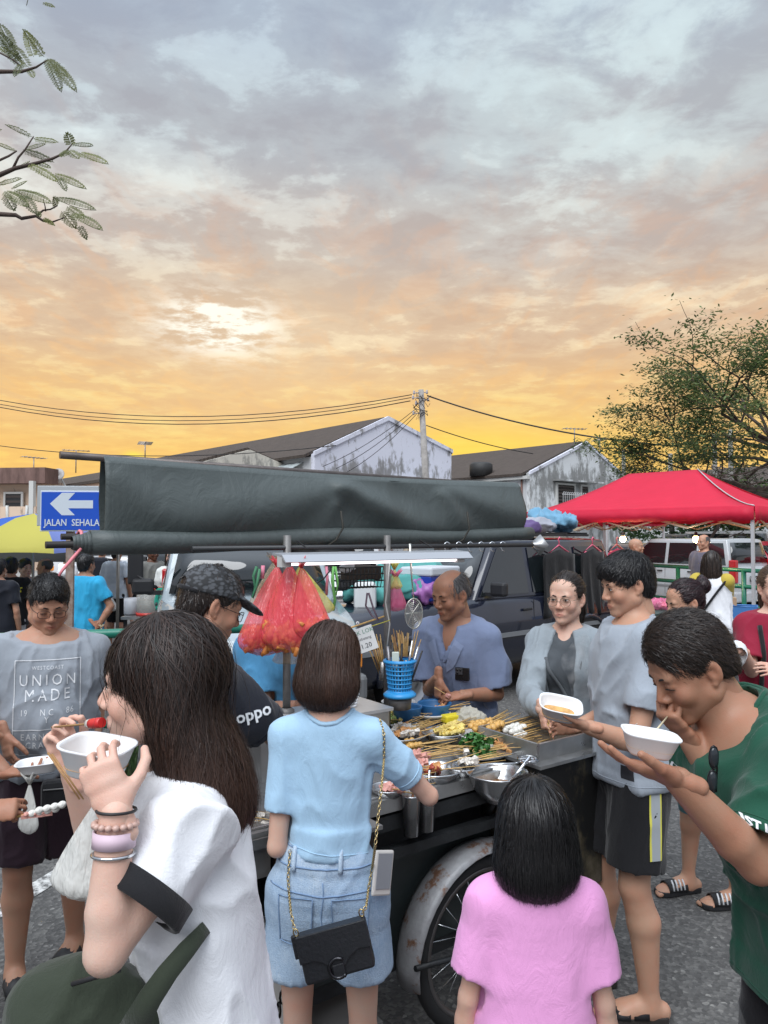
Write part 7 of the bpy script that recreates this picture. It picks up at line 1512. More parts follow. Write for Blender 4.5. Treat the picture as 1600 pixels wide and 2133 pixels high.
# ============================================================ STALLS BEHIND
def table(name, c, rz, d, label, cat='table', topm=None, legm=None):
    o = empty(name, c, rz, label, cat); MB().box((0, 0, d[2] - .015), (d[0], d[1], .03)).build('top', topm or M('table_wood', (.40, .24, .12), .6, var=.2), o)
    for sx in (-1, 1):
        for sy in (-1, 1): MB().bar((sx * (d[0] / 2 - .04), sy * (d[1] / 2 - .04), 0), (sx * (d[0] / 2 - .04), sy * (d[1] / 2 - .04), d[2] - .03), .035, .035).build('leg', legm or DKIRON, o)
    return o
tp_ = at(1470, 1115, 9.4); table('stall_table', (tp_.x, 9.4, 0), R(-28), (2.0, .7, .80), 'wooden stall table with crates under the red tent')
CRO = M('crate_orange', (.72, .24, .03), .45); CRB = M('crate_blue', (.05, .17, .42), .45); CARD = M('cardboard', (.40, .26, .16), .8, var=.1); CRP = M('crate_purple', (.16, .08, .14), .6)
def crate(px, py, D, d, mat, label, rz=-28):
    p = at(px, py, D); o = empty('crate', (p.x, p.y, .80), R(rz), label, 'crate', 'crates on the stall table'); x, y, z = d; MB().box((0, 0, .008), (x, y, .012)).build('bottom', mat, o)
    for c, dd_ in (((0, -y / 2, z / 2), (x, .012, z)), ((0, y / 2, z / 2), (x, .012, z)), ((-x / 2, 0, z / 2), (.012, y - .014, z)), ((x / 2, 0, z / 2), (.012, y - .014, z))): MB().box(c, dd_).build('side', mat, o)
    MB().tube([(-x / 2, -y / 2, z), (x / 2, -y / 2, z), (x / 2, y / 2, z), (-x / 2, y / 2, z)], .012, 5, closed=True).build('rim', mat, o); return o
crate(1398, 1220, 9.75, (.20, .24, .12), CRO, 'small orange crate at the left end of the stall table'); crate(1430, 1205, 9.9, (.28, .26, .24), CRP, 'dark purple crate behind the white raglan shirt'); crate(1424, 1190, 9.7, (.26, .2, .31), CRO, 'tall orange crate behind the drink bottles'); crate(1524, 1215, 9.2, (.14, .2, .12), CRO, 'orange tub right of the tent leg'); crate(1552, 1215, 9.0, (.26, .22, .15), CRB, 'blue crate at the right end of the stall table')
p = at(1510, 1200, 9.2); o = empty('cardboard_box', (p.x, p.y, .80), R(-20), 'brown cardboard box beside the tent leg', 'box'); MB().box((0, 0, .12), (.24, .2, .24)).build('carton', CARD, o); MB().box((-.10, 0, .26), (.10, .2, .006), Matrix.Rotation(R(30), 3, 'Y')).build('flap', CARD, o)
for q, (px, mt) in enumerate(((1406, 'juice'), (1416, 'juice'))):
    p = at(px, 1200, 9.45); o = empty('drink_bottle', (p.x, p.y, .80), 0, ('orange drink bottle, left of the pair on the stall', 'orange drink bottle, right of the pair on the stall')[q], 'bottle', 'bottles on the stall table'); MB().lathe([(0, 0), (.035, 0), (.037, .02), (.036, .15), (.02, .20), (.013, .22), (.013, .235)], 16).build('bottle_body', M('juice', (.72, .42, .20), .2), o); MB().lathe([(.015, .232), (.015, .255), (0, .256)], 12).build('cap', FOAM, o)
# wheelie bin with pink bag
p = at(1352, 1115, 7.6); o = empty('wheelie_bin', (p.x, 7.6, 0), R(-20), 'dark green wheelie bin behind the young man in grey', 'bin'); BING = M('bin_green', (.02, .04, .035), .5); MB().box((0, 0, .52), (.44, .46, .92), taper=1.15).build('bin_body', BING, o, bevel=.03); MB().box((0, .02, 1.02), (.54, .56, .07)).build('lid', BING, o, bevel=.025); MB().box((.12, -.27, .80), (.11, .012, .13)).build('sticker', M('sticker_white', (.55, .55, .55), .5), o)
for i in range(3): MB().box((.09 + .03 * i, -.279, .80), (.014, .006, .09)).build('sticker_bar', PLATE, o)
for s_ in (-.2, .2): MB().lathe([(0, -.03), (.09, -.03), (.1, 0), (.09, .03), (0, .03)], 16, (s_, .26, .1), Matrix.Rotation(R(90), 3, 'Y')).build('wheel', TYRE, o)
crumple('plastic_bag', (p.x + .12, 7.58, 1.10), (.12, .10, .05), BGP, 'pink plastic bag lying on the wheelie bin', 'bag', 9, .4, h=.012)
# turquoise tub bag carried behind the man in green
p = Vector((at(1452, 1600, 3.42).x, 3.42, .555)); o = empty('tub_bag', p, 0, 'turquoise ribbed tub bag carried behind the man in green', 'bag'); TQ = M('turquoise', (.02, .34, .36), .4)
for i in range(5):
    z = .075 + .045 * i; MB().lathe([(.088 + .006 * i, z), (.095 + .006 * i, z + .034), (.102 + .006 * i, z + .038), (.102 + .006 * i, z + .044), (.094 + .006 * i, z + .045)], 32).build('rib', TQ, o)
MB().lathe([(0, 0), (.08, 0), (.09, .075), (.118, .30), (.112, .30), (.085, .08), (0, .01)], 32).build('shell', M('tub_cyan', (.16, .46, .56), .5), o)
for s_ in (-1, 1): MB().tube([(s_ * .08, -.08, .29), (s_ * .07, -.03, .40), (s_ * .03, .0, .46)], .008, 6).build('handle', TQ, o)
for i in range(5): MB().tube([(-.05 + .012 * i, -.098, .02 + .010 * i), (0, -.104, .045 + .006 * i), (.05 - .012 * i, -.098, .02 + .010 * i)], .002, 4).build('pattern_line', FOAM, o)
# drinks cart at the left
p = at(375, 1115, 8.6); dc = table('drinks_cart', (p.x, 8.6, 0), R(4), (1.15, .6, .90), 'steel drinks cart with coloured tubs at the left', 'cart', STEEL)
def jar(px, D, r, hgt, label, body, liquid, lid=None, fill=.6):
    q = at(px, 1115, D); o = empty('drink_tub', (q.x, D, .90), 0, label, 'tub', 'drink tubs on the cart'); MB().lathe([(0, .0), (r * .94, 0), (r, .02), (r * 1.02, hgt), (r * .98, hgt), (r * .96, .01), (0, .008)], 28).build('wall', body, o); MB().lathe([(0, .012), (r * .95, .012), (r * .965, hgt * fill), (0, hgt * fill)], 28).build('drink', liquid, o)
    if lid is not None: MB().lathe([(0, hgt + .012), (r * 1.06, hgt + .012), (r * 1.08, hgt - .008), (r * 1.02, hgt - .01)], 28).build('lid', lid, o); MB().lathe([(r * .96, -.0), (r * 1.04, 0), (r * 1.04, .035), (r * .99, .035)], 28).build('base_ring', lid, o)
    return o
CLEARP = M('clear_plastic', (.85, .85, .80), .15, alpha=.28); REDL = M('lid_red', (.62, .04, .03), .4)
jar(314, 8.45, .145, .30, 'big clear tub with red lid and brown drink', CLEARP, M('herbal_drink', (.06, .05, .025), .3), REDL, .58); jar(276, 8.5, .085, .19, 'white bucket with dark purple drink on the cart', M('pail_white', (.62, .64, .68), .4, alpha=.55), M('purple_drink', (.03, .025, .07), .3), None, .8); jar(368, 8.7, .06, .10, 'yellow tub at the right end of the drinks cart', M('pail_yellow', (.75, .60, .03), .4), M('tea', (.1, .05, .02), .3), None, .6)
def hung_cloth(px, py, D, w, hgt, mat, label, ph):
    q = at(px, py, D); g = [[(q.x - w / 2 + w * j / 8 + .01 * math.sin(i + ph), q.y - .02 * math.sin(j * 1.4 + ph) - .01 * i / 4, q.z - hgt * i / 8 - .03 * abs(j - 4) / 4 * (i / 8)) for j in range(9)] for i in range(9)]; return tag(MB().sheet(g).build('hand_towel', mat, solid=.008, recalc=False), label, 'towel', 'towels on the drinks cart')
hung_cloth(340, 1224, 8.25, .17, .22, cloth('towel_green', (.02, .28, .20)), 'green and blue towel hung on the drinks cart', 0.); hung_cloth(350, 1218, 8.2, .13, .19, cloth('towel_yellow', (.75, .60, .02)), 'bright yellow towel hung over the green one', 1.)
# ============================================================ PEOPLE
C = dict(grey=cloth('tee_grey', (.30, .33, .37)), white=cloth('tee_white', (.80, .81, .84)), black=cloth('cloth_black', (.012, .012, .014)), navy=cloth('polo_navy', (.014, .016, .024)), sky=cloth('tee_sky', (.38, .57, .74)), green=cloth('tee_green', (.012, .075, .045)), pink=cloth('tee_pink', (.80, .36, .66)), slate=cloth('polo_slate', (.19, .235, .36)), dgrey=cloth('tee_dark_grey', (.075, .085, .095)), cardi=cloth('cardigan', (.27, .31, .34), sc=300), plum=cloth('shorts_plum', (.035, .018, .028)), maroon=cloth('tee_maroon', (.25, .012, .035)), cyan=cloth('polo_cyan', (.03, .36, .62)), bgrey=cloth('tee_blue_grey', (.33, .37, .42)))
PRW = M('print_white', (.72, .74, .76), .7); PRY = M('print_yellow', (.75, .70, .05), .7); PRD = M('print_dark', (.02, .02, .025), .7); GFR = M('glasses_dark', (.02, .02, .022), .3, .6); GFG = M('glasses_gold', (.36, .27, .20), .25, .9)
def denim():
    n = NB('denim', .85); w = n.math('ADD', n.math('MULTIPLY', n.noise(5, 5), .8), n.math('MULTIPLY', n.noise(260, 2, .5, n.mapv((1, 1, .3))), .35)); c = n.ramp(w, [(.35, (.22, .34, .50)), (.6, (.38, .50, .64)), (.75, (.52, .62, .72))]); n.bump(n.math('ADD', n.noise(320, 2), n.math('MULTIPLY', n.noise(16, 4), 1.4)), .3, .012); return n.set(Base_Color=c)
DENIM = denim()
def foam_bowl(c, rz, label, w=.145, d=.11, hgt=.05, tilt=(0, 0), sauce=True, held=True):
    """rectangular foam bowl with rounded flared rim"""
    o = empty('foam_bowl', c, rz, label, 'bowl', 'foam bowls held by customers'); o.rotation_euler = (R(tilt[0]), R(tilt[1]), rz); N_ = 32; g = []
    def ring(a, b, z, inn=0): return [(math.copysign(abs(math.cos(q)) ** .55, math.cos(q)) * (a - inn), math.copysign(abs(math.sin(q)) ** .55, math.sin(q)) * (b - inn), z) for q in [2 * math.pi * i / N_ for i in range(N_ + 1)]]
    a, b = w / 2, d / 2; rows = [ring(.001, .001, 0), ring(a * .66, b * .62, 0), ring(a * .72, b * .70, .004), ring(a * .93, b * .92, hgt * .93), ring(a, b, hgt), ring(a, b, hgt + .003), ring(a * .93, b * .91, hgt + .002), ring(a * .90, b * .88, hgt * .93), ring(a * .69, b * .66, .008), ring(a * .62, b * .58, .005), ring(.001, .001, .005)]
    MB().sheet(rows).build('shell', FOAM, o, recalc=False)
    if sauce: MB().add([(x * .80, y * .78, .014) for x, y, _ in ring(a, b, 0)[:-1]], [tuple(range(N_))]).build('sauce', M('curry_sauce', (.55, .30, .10), .25, var=.4, vscale=40), o)
    return o
def loose_skewer(a, b, label, kind=None, k=2, mat=WOOD, r=.0022, group=None):
    a = Vector(a); b = Vector(b); s_ = MB().tube([(0, 0, 0), (0, (b - a).length, 0)], [r, r * .6], 6).build('skewer', mat); s_.location = a; s_.rotation_mode = 'QUATERNION'; s_.rotation_quaternion = (b - a).to_track_quat('Y', 'Z'); tag(s_, label, 'skewer', group)
    if kind:
        for i in range(k): f = bpy.data.objects.new('food_piece', food_mesh(kind, i)); COL.objects.link(f); f.parent = s_; f.location = (0, (b - a).length - .012 - i * .022, 0)
    return s_
def text_on(p, t_, sz, px, py, D, xd, up, mat, bold=.001, sx=1.):
    iv = wmat(p.root).inverted(); m = frame(iv @ at(px, py, D), iv.to_3x3() @ Vector(xd), iv.to_3x3() @ Vector(up)); return p.text(t_, sz, m, mat, bold, 1., sx)
# ---- 1 man in grey printed shirt at the left -----------------------------------------
p1 = Person((at(104, 1115, 3.12).x, 3.12), 292, 1.635, 'man in grey UNION MADE shirt and glasses looking down', SK_TAN, 'm', 1.18, head=(10, -20, 0), neck=8, headkind='fat', eye='down', belly=.05, res=.0085, hscale=1.0,
    arms={'R': dict(to=at(8, 1530, 2.80), el=at(-70, 1480, 3.1), dir=(.25, -.1, -.8), palm=(.4, .2, -.6), pose='relax'), 'L': dict(to=at(176, 1610, 3.05), el=at(200, 1470, 3.2), dir=(-.1, -.1, -1), palm=(-1, .2, 0))}, legs={'R': (.11, .06, 12), 'L': (-.12, -.10, -25)})
p1.hair(hair_short(.006, .012, n_=7000, wd=.0008, ln=.024, seed=11, nape=-.05, line=-.003), H_BLACK); p1.glasses(GFR); p1.shirt(C['grey'], hem=.87, loose=1.35, sleeve=.62, band=C['grey'], seed=4, amp=.013); p1.trousers(C['plum'], .92, .035, flare=.01); p1.sandals(BLKP, kind='slide')
def chest(p, z, y=.35, x=0, up=(0, 0, 1), xd=(-1, 0, 0)): return frame(p.bend((x, y, z), .9), Vector(xd), Vector(up))
for t_, sz, z, sp_ in (('WESTCOAST', .020, 1.325, 1.3), ('UNION', .060, 1.275, 1.45), ('MADE', .060, 1.218, 1.45), ('19     N C     86', .032, 1.155, 1.1), ('Y', .034, 1.128, 1.), ('EARNESTLY', .034, 1.062, 1.35), ('CRAFTED', .034, 1.028, 1.35)): p1.text(t_, sz, chest(p1, z, x=-.005), PRW, 0., sp_, .82)
for (x0, z0, x1, z1) in ((-.125, 1.35, .115, 1.35), (-.125, 1.35, -.125, .995), (.115, 1.35, .115, .995), (-.125, .995, .115, .995), (-.125, 1.095, .115, 1.095)):
    mb = MB(); L_ = math.hypot(x1 - x0, z1 - z0); k = max(2, int(L_ / .012)); dx, dz = (x1 - x0) / L_ * .0016, (z1 - z0) / L_ * .0016; mb.sheet([[(-(x0 + (x1 - x0) * i / k) - dz, z0 + (z1 - z0) * i / k + dx - 1.2, 0), (-(x0 + (x1 - x0) * i / k) + dz, z0 + (z1 - z0) * i / k - dx - 1.2, 0)] for i in range(k + 1)], False); p1.decal(mb.mesh('print'), chest(p1, 1.2), PRW)
o = empty('waist_bag', p1.root.matrix_world @ Vector((0, 0, 0)) if False else at(150, 1650, 2.93), R(20), 'black waist bag worn by the man in grey', 'bag'); MB().box((0, 0, 0), (.22, .07, .11)).build('pouch', C['black'], o, bevel=.02); MB().tube([(-.1, -.037, .03), (.1, -.037, .025)], .003, 5).build('zip', M('zip_grey', (.15, .15, .15), .4), o)
# person just outside the frame whose hands reach in
pe = Person((at(-190, 1115, 2.52).x, 2.52), 18, 1.66, 'person beyond the left edge whose hands hold foam tray and skewers', SK_BROWN, 'm', 1., eye=None, res=.010, arms={'L': dict(to=at(22, 1622, 2.55), el=at(-150, 1650, 2.75), dir=(1, .05, .04), palm=(0, 0, 1), pose='plate'), 'R': dict(to=at(-8, 1718, 2.30), el=at(-160, 1740, 2.3), dir=(1, .1, .12), palm=(0, .75, -.5), pose='pinch')}); pe.shirt(C['navy'], loose=1.2); pe.trousers(C['black'], 1.9); pe.hair(hair_short(n_=300), H_BLACK)
foam_bowl(at(84, 1606, 2.52), R(10), 'white foam tray held at the left edge', .15, .11, .032, sauce=False, tilt=(0, -4))
for i in range(3): loose_skewer(at(-20 + 6 * i, 1714 - i * 3, 2.30), at(138 - i * 14, 1674 + i * 9, 2.36), ('topmost quail egg skewer held at the left edge', 'middle quail egg skewer held at the left edge', 'lowest skewer with pink pieces held at the left edge')[i], ('egg', 'egg', 'pink')[i], 4, group='egg skewers at the left edge')
snack_bag(at(62, 1632, 2.50), .068, .165, BGW, 'limp white plastic bag hanging under the foam tray', 12, None, name='plastic_bag', cat='bag', depth=.4)
# ---- 2 young woman in white shirt, foreground left ------------------------------------
p2 = Person((-.305, 1.32), 196, 1.672, 'young woman with long dark hair in white shirt eating from a bowl', SK_PALE, 'f', .90, lean=6, neck=8, head=(-11, -3, 0), res=.007, hres=.0032, eye='open', hscale=1.0,
    arms={'L': dict(to=at(242, 1695, 1.10), E=at(220, 1985, 1.075), dir=(-.40, .16, .80), palm=(-.30, .88, .30), pose='cup'), 'R': dict(to=at(152, 1600, 1.40), el=at(330, 1800, 1.52), dir=(-.34, .0, .75), palm=(.62, -.55, .25), pose='pinch')})
p2.shirt(C['white'], hem=.72, loose=1.5, sleeve=.62, ease=.022, neck=.066, band=C['white'], cuffmat=C['black'], amp=.012, seed=9, sl_r=1.12); p2.trousers(C['black'], 1.95, .02)
def hue2(V): return np.clip((-.02 - V[:, 2]) * 3.2, 0, .75) * (.4 + .6 * vnoise(V * 30)) * (V[:, 1] < .05)
p2.hair(hair_long(.27, (.094, .104, .110, .085), dep=[.08, .064, .074, .062], back=.058, n_=26000, seed=21, wave=.40, bulge=.034, hue=hue2, front=.005, face=(.115, .088), wd=.0006), H_BROWN)
foam_bowl(at(200, 1612, 1.19), R(-12), 'white foam bowl with sauce held up by the long haired woman', .112, .09, .046, tilt=(4, 6))
q0 = p2.root.matrix_world; mouth = wmat(p2.root) @ p2.H @ Vector((0, .112, -.067)); sk_ = loose_skewer(at(108, 1515, 1.38), mouth, 'skewer with red crab stick at the mouth of the long haired woman', None, mat=WOODD)
MB().tube([mouth + (at(108, 1515, 1.38) - mouth).normalized() * t for t in (.0, .012, .024, .034)], [.0085, .009, .009, .0085], 10).build('crab_stick', M('crab_red', (.62, .03, .03), .35), sk_, world=True); MB().tube([mouth + (at(108, 1515, 1.38) - mouth).normalized() * t for t in (.033, .042)], [.0084, .008], 10).build('crab_end', FOODM['white'], sk_, world=True)
for i in range(2): loose_skewer(at(100 + 8 * i, 1568 + 3 * i, 1.25), at(166 + 8 * i, 1665, 1.22), ('used brown skewer slanting beside the foam bowl, farther from the hand', 'used brown skewer slanting beside the foam bowl, nearer the hand')[i], mat=WOODD, group='used skewers by the bowl')
snack_bag(at(212, 1660, 1.22), .12, .165, BGW, 'white plastic bag hanging from the wrist of the long haired woman', 13, None, name='plastic_bag', cat='bag', depth=.45, skew=-.028)
# wrist things
a = p2.arm['L']; uw = _u(a['W'] - a['E']); 
def bangle(p, arm, t, r, th, mat, label, name, cat, hgt=.0, sx=1.):
    c = Vector(arm['W'] - _u(arm['W'] - arm['E']) * t); m = wmat(p.root) @ frame(c, Vector(_u(arm['W'] - arm['E'])).orthogonal(), Vector(_u(arm['W'] - arm['E']))); o = empty(name, (0, 0, 0), 0, label, cat)
    if hgt: MB().lathe([(r, -hgt / 2), (r + th, -hgt / 2), (r + th, hgt / 2), (r, hgt / 2), (r, -hgt / 2)], 30).build('band', mat, o).data.transform(m @ Matrix.Rotation(R(-90), 4, 'X'))
    else: MB().tube([(r * math.cos(q), r * math.sin(q), 0) for q in [2 * math.pi * k / 30 for k in range(30)]], th, 6, closed=True).build('band', mat, o).data.transform(m @ Matrix.Rotation(R(-90), 4, 'X'))
    return o, m
bangle(p2, a, -.005, .0275, .0022, BLKP, 'black hair tie around the wrist holding the bowl', 'hair_tie', 'hair tie')
o, m = bangle(p2, a, .014, .028, .002, M('bead_pink', (.55, .36, .30), .3), 'pink bead bracelet on the wrist holding the bowl', 'bead_bracelet', 'bracelet')
for k in range(18): b_ = MB().ball((0, 0, 0), .0052, 8, 6).build('bead', MATS['bead_pink'], o); b_.matrix_world = m @ Matrix.Translation((.029 * math.cos(k * math.pi / 9), 0, .029 * math.sin(k * math.pi / 9)))
bangle(p2, a, .034, .0275, .003, M('watch_strap', (.66, .50, .58), .5), 'pale pink watch band below the bracelets', 'watch_band', 'watch', .022); bangle(p2, a, .055, .029, .0026, CHROME, 'silver chain bracelet nearest the elbow', 'chain_bracelet', 'bracelet')
# olive sling bag
OLIVE = cloth('bag_olive', (.035, .045, .03)); o = empty('sling_bag', at(262, 2060, 1.13), R(30), 'dark olive sling bag of the long haired woman', 'bag')
crumple('pouch', at(225, 2125, 1.19), (.145, .065, .105), OLIVE, '', '', 14, .10, o, .008, 3.)
MB().tube([at(150, 2050, 1.13), at(250, 2020, 1.12)], .004, 5).build('zip', BLKP, o, world=True)
g = [[at(x, y, D) for x, y, D in row] for row in (((440, 1900, 1.22), (452, 1922, 1.22)), ((412, 1930, 1.15), (428, 1955, 1.15)), ((375, 1965, 1.12), (402, 1992, 1.12)), ((330, 2015, 1.10), (368, 2037, 1.10)), ((290, 2068, 1.095), (335, 2090, 1.095)), ((245, 2140, 1.09), (305, 2150, 1.09)))]
MB().sheet(g).build('strap', OLIVE, o, world=True, solid=.004, recalc=False)
# ---- 3 man in cap ----------------------------------------------------------------------
p3 = Person((-.625, 2.30), 36, 1.715, 'man in patterned black cap and black polo seen from behind', SK_TAN, 'm', .95, lean=6, neck=14, head=(-4, -22, 0), res=.0085, arms={'R': dict(to=(-.14, 2.45, 1.0), el=at(590, 1640, 2.12), dir=(.9, .4, -.1), pose='relax'), 'L': dict(to=(-.30, 2.72, 1.06), el=(-.75, 2.7, 1.1), dir=(.9, -.1, 0), pose='relax')})
p3.hair(hair_short(.006, .004, n_=1800, ln=.022, seed=31, nape=-.085), H_DARK); p3.glasses(GFR); p3.shirt(C['navy'], hem=.80, loose=1.3, sleeve=.80, neck=.06, seed=6, amp=.012, sl_r=1.1); p3.trousers(C['black'], 1.0, .03)
mb = MB(); ring = [];
v = Vol((-.11, -.15, -.02), (.11, .24, .16), .004); v.ell((0, -.016, .042), (.0905, .112, .094)); v.plane((0, 0, .036), (0, .12, -1), .003); v.ell((0, .105, .048), (.072, .085, .012), [(1, 0, 0), (0, .97, -.24), (0, .24, .97)], k=.006); v.ell((0, -.135, .035), (.036, .03, .030), op='d', k=.004); V, F = v.mesh(1)
n = NB('cap_fabric', .8); cc = n.voro(62, n.mapv((1, 1, 1.6)), out=0); n.set(Base_Color=n.ramp(cc, [(.0, (.085, .09, .10)), (.45, (.070, .075, .083)), (.62, (.020, .021, .023))])); n.bump(cc, .3, .004)
cp = mesh_obj('cap', np_mesh('cap', xf(V, p3.H), F), MATS['cap_fabric'], p3.root); MB().ball(p3.H @ Vector((0, -.016, .138)), .007, 8, 6).build('button', C['black'], cp)
MB().tube([p3.H @ Vector((.084 * math.sin(q), -.016 - .107 * math.cos(q), .026)) for q in [-.9 + .15 * i for i in range(13)]], .008, 6).build('back_strap', C['black'], cp)
text_on(p3, 'oppo', .050, 530, 1490, 2.15, (.95, .25, .20), (-.2, 0, 1), PRW, .0012)
MB().tube([Vector(p3.neckb) + Vector((.066 * math.cos(q), .060 * math.sin(q) - .004, .006 + .012 * -math.sin(q))) for q in [2 * math.pi * k / 24 for k in range(24)]], .011, 8, closed=True).build('collar', C['navy'], p3.shirt_o)
# ---- 4 woman in sky blue top from behind ------------------------------------------------
p4 = Person((-.15, 2.06), 84, 1.555, 'woman in tight sky blue top and denim shorts seen from behind', SK_FAIR, 'f', .82, hip=1.24, lean=2, neck=6, head=(-6, -12, 0), res=.007, eye=None, arms={'R': dict(to=(.10, 2.36, 1.02), el=at(852, 1615, 2.08), dir=(-.2, 1, 0), pose='hold'), 'L': dict(to=at(612, 1690, 2.25), E=at(577, 1765, 2.04), dir=(.2, 1, .1), pose='relax')}, legs={'R': (.10, .03, 5), 'L': (-.10, -.02, -5)})
p4.shirt(C['sky'], hem=1.03, ease=.011, sleeve=.68, neck=.066, band=C['sky'], amp=.0075, seed=12, hemw=.004, hemtilt=-.10)
p4.trousers(DENIM, .50, .026, top=1.07, flare=.014, amp=.007, seed=8)
p4.hair(hair_long(.112, (.084, .089, .090, .074), n_=20000, seed=41, bulge=.006, part=.01, hue=lambda V: np.clip(.25 + .35 * (V[:, 0] > .02) * vnoise(V * 40), 0, 1), wd=.0006), H_BROWN)
# shorts details: waistband, pockets, loops
def on_surface(o_, p, d, off=.003):
    bv = BVHTree.FromPolygons([v_.co[:] for v_ in o_.data.vertices], [q.vertices[:] for q in o_.data.polygons]); r = bv.ray_cast(p, d)
    return (r[0] - d * off) if r[0] else None
bv4 = BVHTree.FromPolygons([v_.co[:] for v_ in p4.tr_o.data.vertices], [q.vertices[:] for q in p4.tr_o.data.polygons])
def shrink(pts, d, off=.003, r=.0016, mat=DENIM, name='seam'):
    out = []
    for q in pts:
        h_ = bv4.ray_cast(Vector(q) - Vector(d) * .4, Vector(d)); 
        if h_[0]: out.append(h_[0] - Vector(d) * off)
    if len(out) > 1: return MB().tube(out, r, 5).build(name, mat, p4.tr_o)
DEN2 = M('denim_seam', (.20, .30, .46), .9); fw = Vector((0, 1, 0)); k4 = p4.k
for z in (1.06, 1.015): shrink([(x / 100, 0, z * k4) for x in range(-14, 15)], fw, .001, .0022, DEN2)
for z in (.955,): shrink([(x / 100, 0, (z - .012 * (1 - abs(x) / 14)) * k4) for x in range(-15, 16)], fw, .001, .002, DEN2)
for sx in (-1, 1):
    def patch(cx_, cz, w, hh, nm):
        me = MB().sheet([[(cx_ + w * (i / 6 - .5) * (1 - .12 * (j / 6)), hh * (.5 - j / 6) + cz, 0) for i in range(7)] for j in range(7)], False).mesh(nm); bad = 0
        for v_ in me.vertices:
            h_ = bv4.ray_cast(Vector((v_.co.x, -.5, v_.co.y)), fw); v_.co = (h_[0] + Vector((0, -.004, 0))) if h_[0] else Vector((v_.co.x, -.1, v_.co.y))
        return mesh_obj(nm, me, DENIM, p4.tr_o)
    patch(sx * .072, .875 * k4, .095, .115, 'back_pocket')
    cz = .875 * k4; x0 = sx * .072; shrink([(x0 - .0475 + .095 * i / 8, 0, cz + .0575) for i in range(9)], fw, .006, .0016, DEN2); shrink([(x0 - .0475 + .005 * i / 8, 0, cz + .0575 - .115 * i / 8) for i in range(9)], fw, .006, .0016, DEN2); shrink([(x0 + .0475 - .005 * i / 8, 0, cz + .0575 - .115 * i / 8) for i in range(9)], fw, .006, .0016, DEN2); shrink([(x0 - .042 + .084 * i / 8, 0, cz - .0575 - .008 * math.sin(math.pi * i / 8)) for i in range(9)], fw, .006, .0016, DEN2)
shrink([(.003 * math.sin(i), 0, (.98 - .02 * i) * k4) for i in range(12)], fw, .001, .0018, DEN2)
for x in (.045, -.08): shrink([(x, 0, (1.065 - .012 * i) * k4) for i in range(6)], fw, .004, .007, DENIM, 'belt_loop')
# phone in her pocket
o = empty('phone', at(797, 1818, 1.985), 0, 'phone in pale case sticking out of the denim pocket', 'phone'); rm_ = Euler((R(-8), R(14), R(38))).to_matrix(); MB().box((0, 0, 0), (.062, .010, .11), rm_).build('case', M('case_pale', (.55, .53, .50), .4), o, bevel=.006); MB().box(rm_ @ Vector((0, -.006, .005)), (.047, .003, .085), rm_).build('back_glass', M('phone_grey', (.25, .26, .28), .15), o)
# black chain bag
CHG = M('chain_gold', (.60, .47, .24), .25, 1.); LEA = M('leather_black', (.014, .015, .018), .38, bump=.15, bscale=120); o = empty('chain_bag', at(700, 1978, 1.85), 0, 'black leather flap bag on gold chain behind the denim shorts', 'handbag'); fm = frame(at(700, 1978, 1.855), Vector((.955, .05, .235)), Vector((-.235, .1, .955)))
def fb(x, y, z): return fm @ Vector((x, y, z))
MB().box((0, 0, 0), (.172, .112, .045)).build('bag_body', LEA, o, bevel=.008, world=True).data.transform(fm)
fl = [(-.087, .060), (.087, .060), (.088, -.004), (.055, -.002), (.032, -.014), (.018, -.030), (-.018, -.030), (-.032, -.014), (-.055, -.002), (-.088, -.004)]; MB().prism(fl, .0235, .0285, 'z').build('flap', LEA, o, bevel=.003, world=True).data.transform(fm)
cb = [(.022 * math.cos(q), -.030 + .022 * math.sin(q), .031) for q in [R(48) + R(264) * i / 18 for i in range(19)]]; MB().tube(cb, .0042, 8).build('clasp', M('clasp_black', (.05, .05, .055), .18, .9), o, world=True).data.transform(fm)
MB().box((0, -.038, .0295), (.028, .034, .004)).build('clasp_tab', LEA, o, bevel=.004, world=True).data.transform(fm); MB().box((-.094, .03, .0), (.012, .055, .012)).build('side_tag', LEA, o, bevel=.003, world=True).data.transform(fm)
def chain(pts, label_parent, r=.0042, step=.0092):
    P = [Vector(q) for q in pts]; segs = [(P[i + 1] - P[i]).length for i in range(len(P) - 1)]; tot = sum(segs); s_ = 0; i = 0; k = 0; me = None
    lm = MB().tube([(.0036 * math.cos(q), .0062 * math.sin(q), 0) for q in [j * math.pi / 4 for j in range(8)]], .0013, 4, closed=True).mesh('chain_link'); lm.materials.append(CHG)
    while s_ < tot:
        t = s_; j = 0
        while j < len(segs) - 1 and t > segs[j]: t -= segs[j]; j += 1
        p = P[j].lerp(P[j + 1], t / segs[j]); d = (P[j + 1] - P[j]).normalized(); l = bpy.data.objects.new('chain_link', lm); COL.objects.link(l); l.parent = label_parent; l.matrix_parent_inverse = wmat(label_parent).inverted(); l.location = p; l.rotation_mode = 'QUATERNION'; l.rotation_quaternion = d.to_track_quat('Y', 'Z') @ Euler((0, R(45 if k % 2 else -45), 0)).to_quaternion(); s_ += step; k += 1
def skin_pt(px, py, dflt):
    o0 = Vector((0, 0, CAM_H)); d = (at(px, py, 1) - o0).normalized(); best = None; iv = wmat(p4.root).inverted()
    for bv in (p4b, bv4):
        h_ = bv.ray_cast(iv @ o0, iv.to_3x3() @ d)
        if h_[0] is not None and (best is None or h_[3] < best): best = h_[3]
    return o0 + d * ((best - .008) if best else dflt)
p4.hit(Vector((0, 0, 0)), fw); p4b = p4.bvh
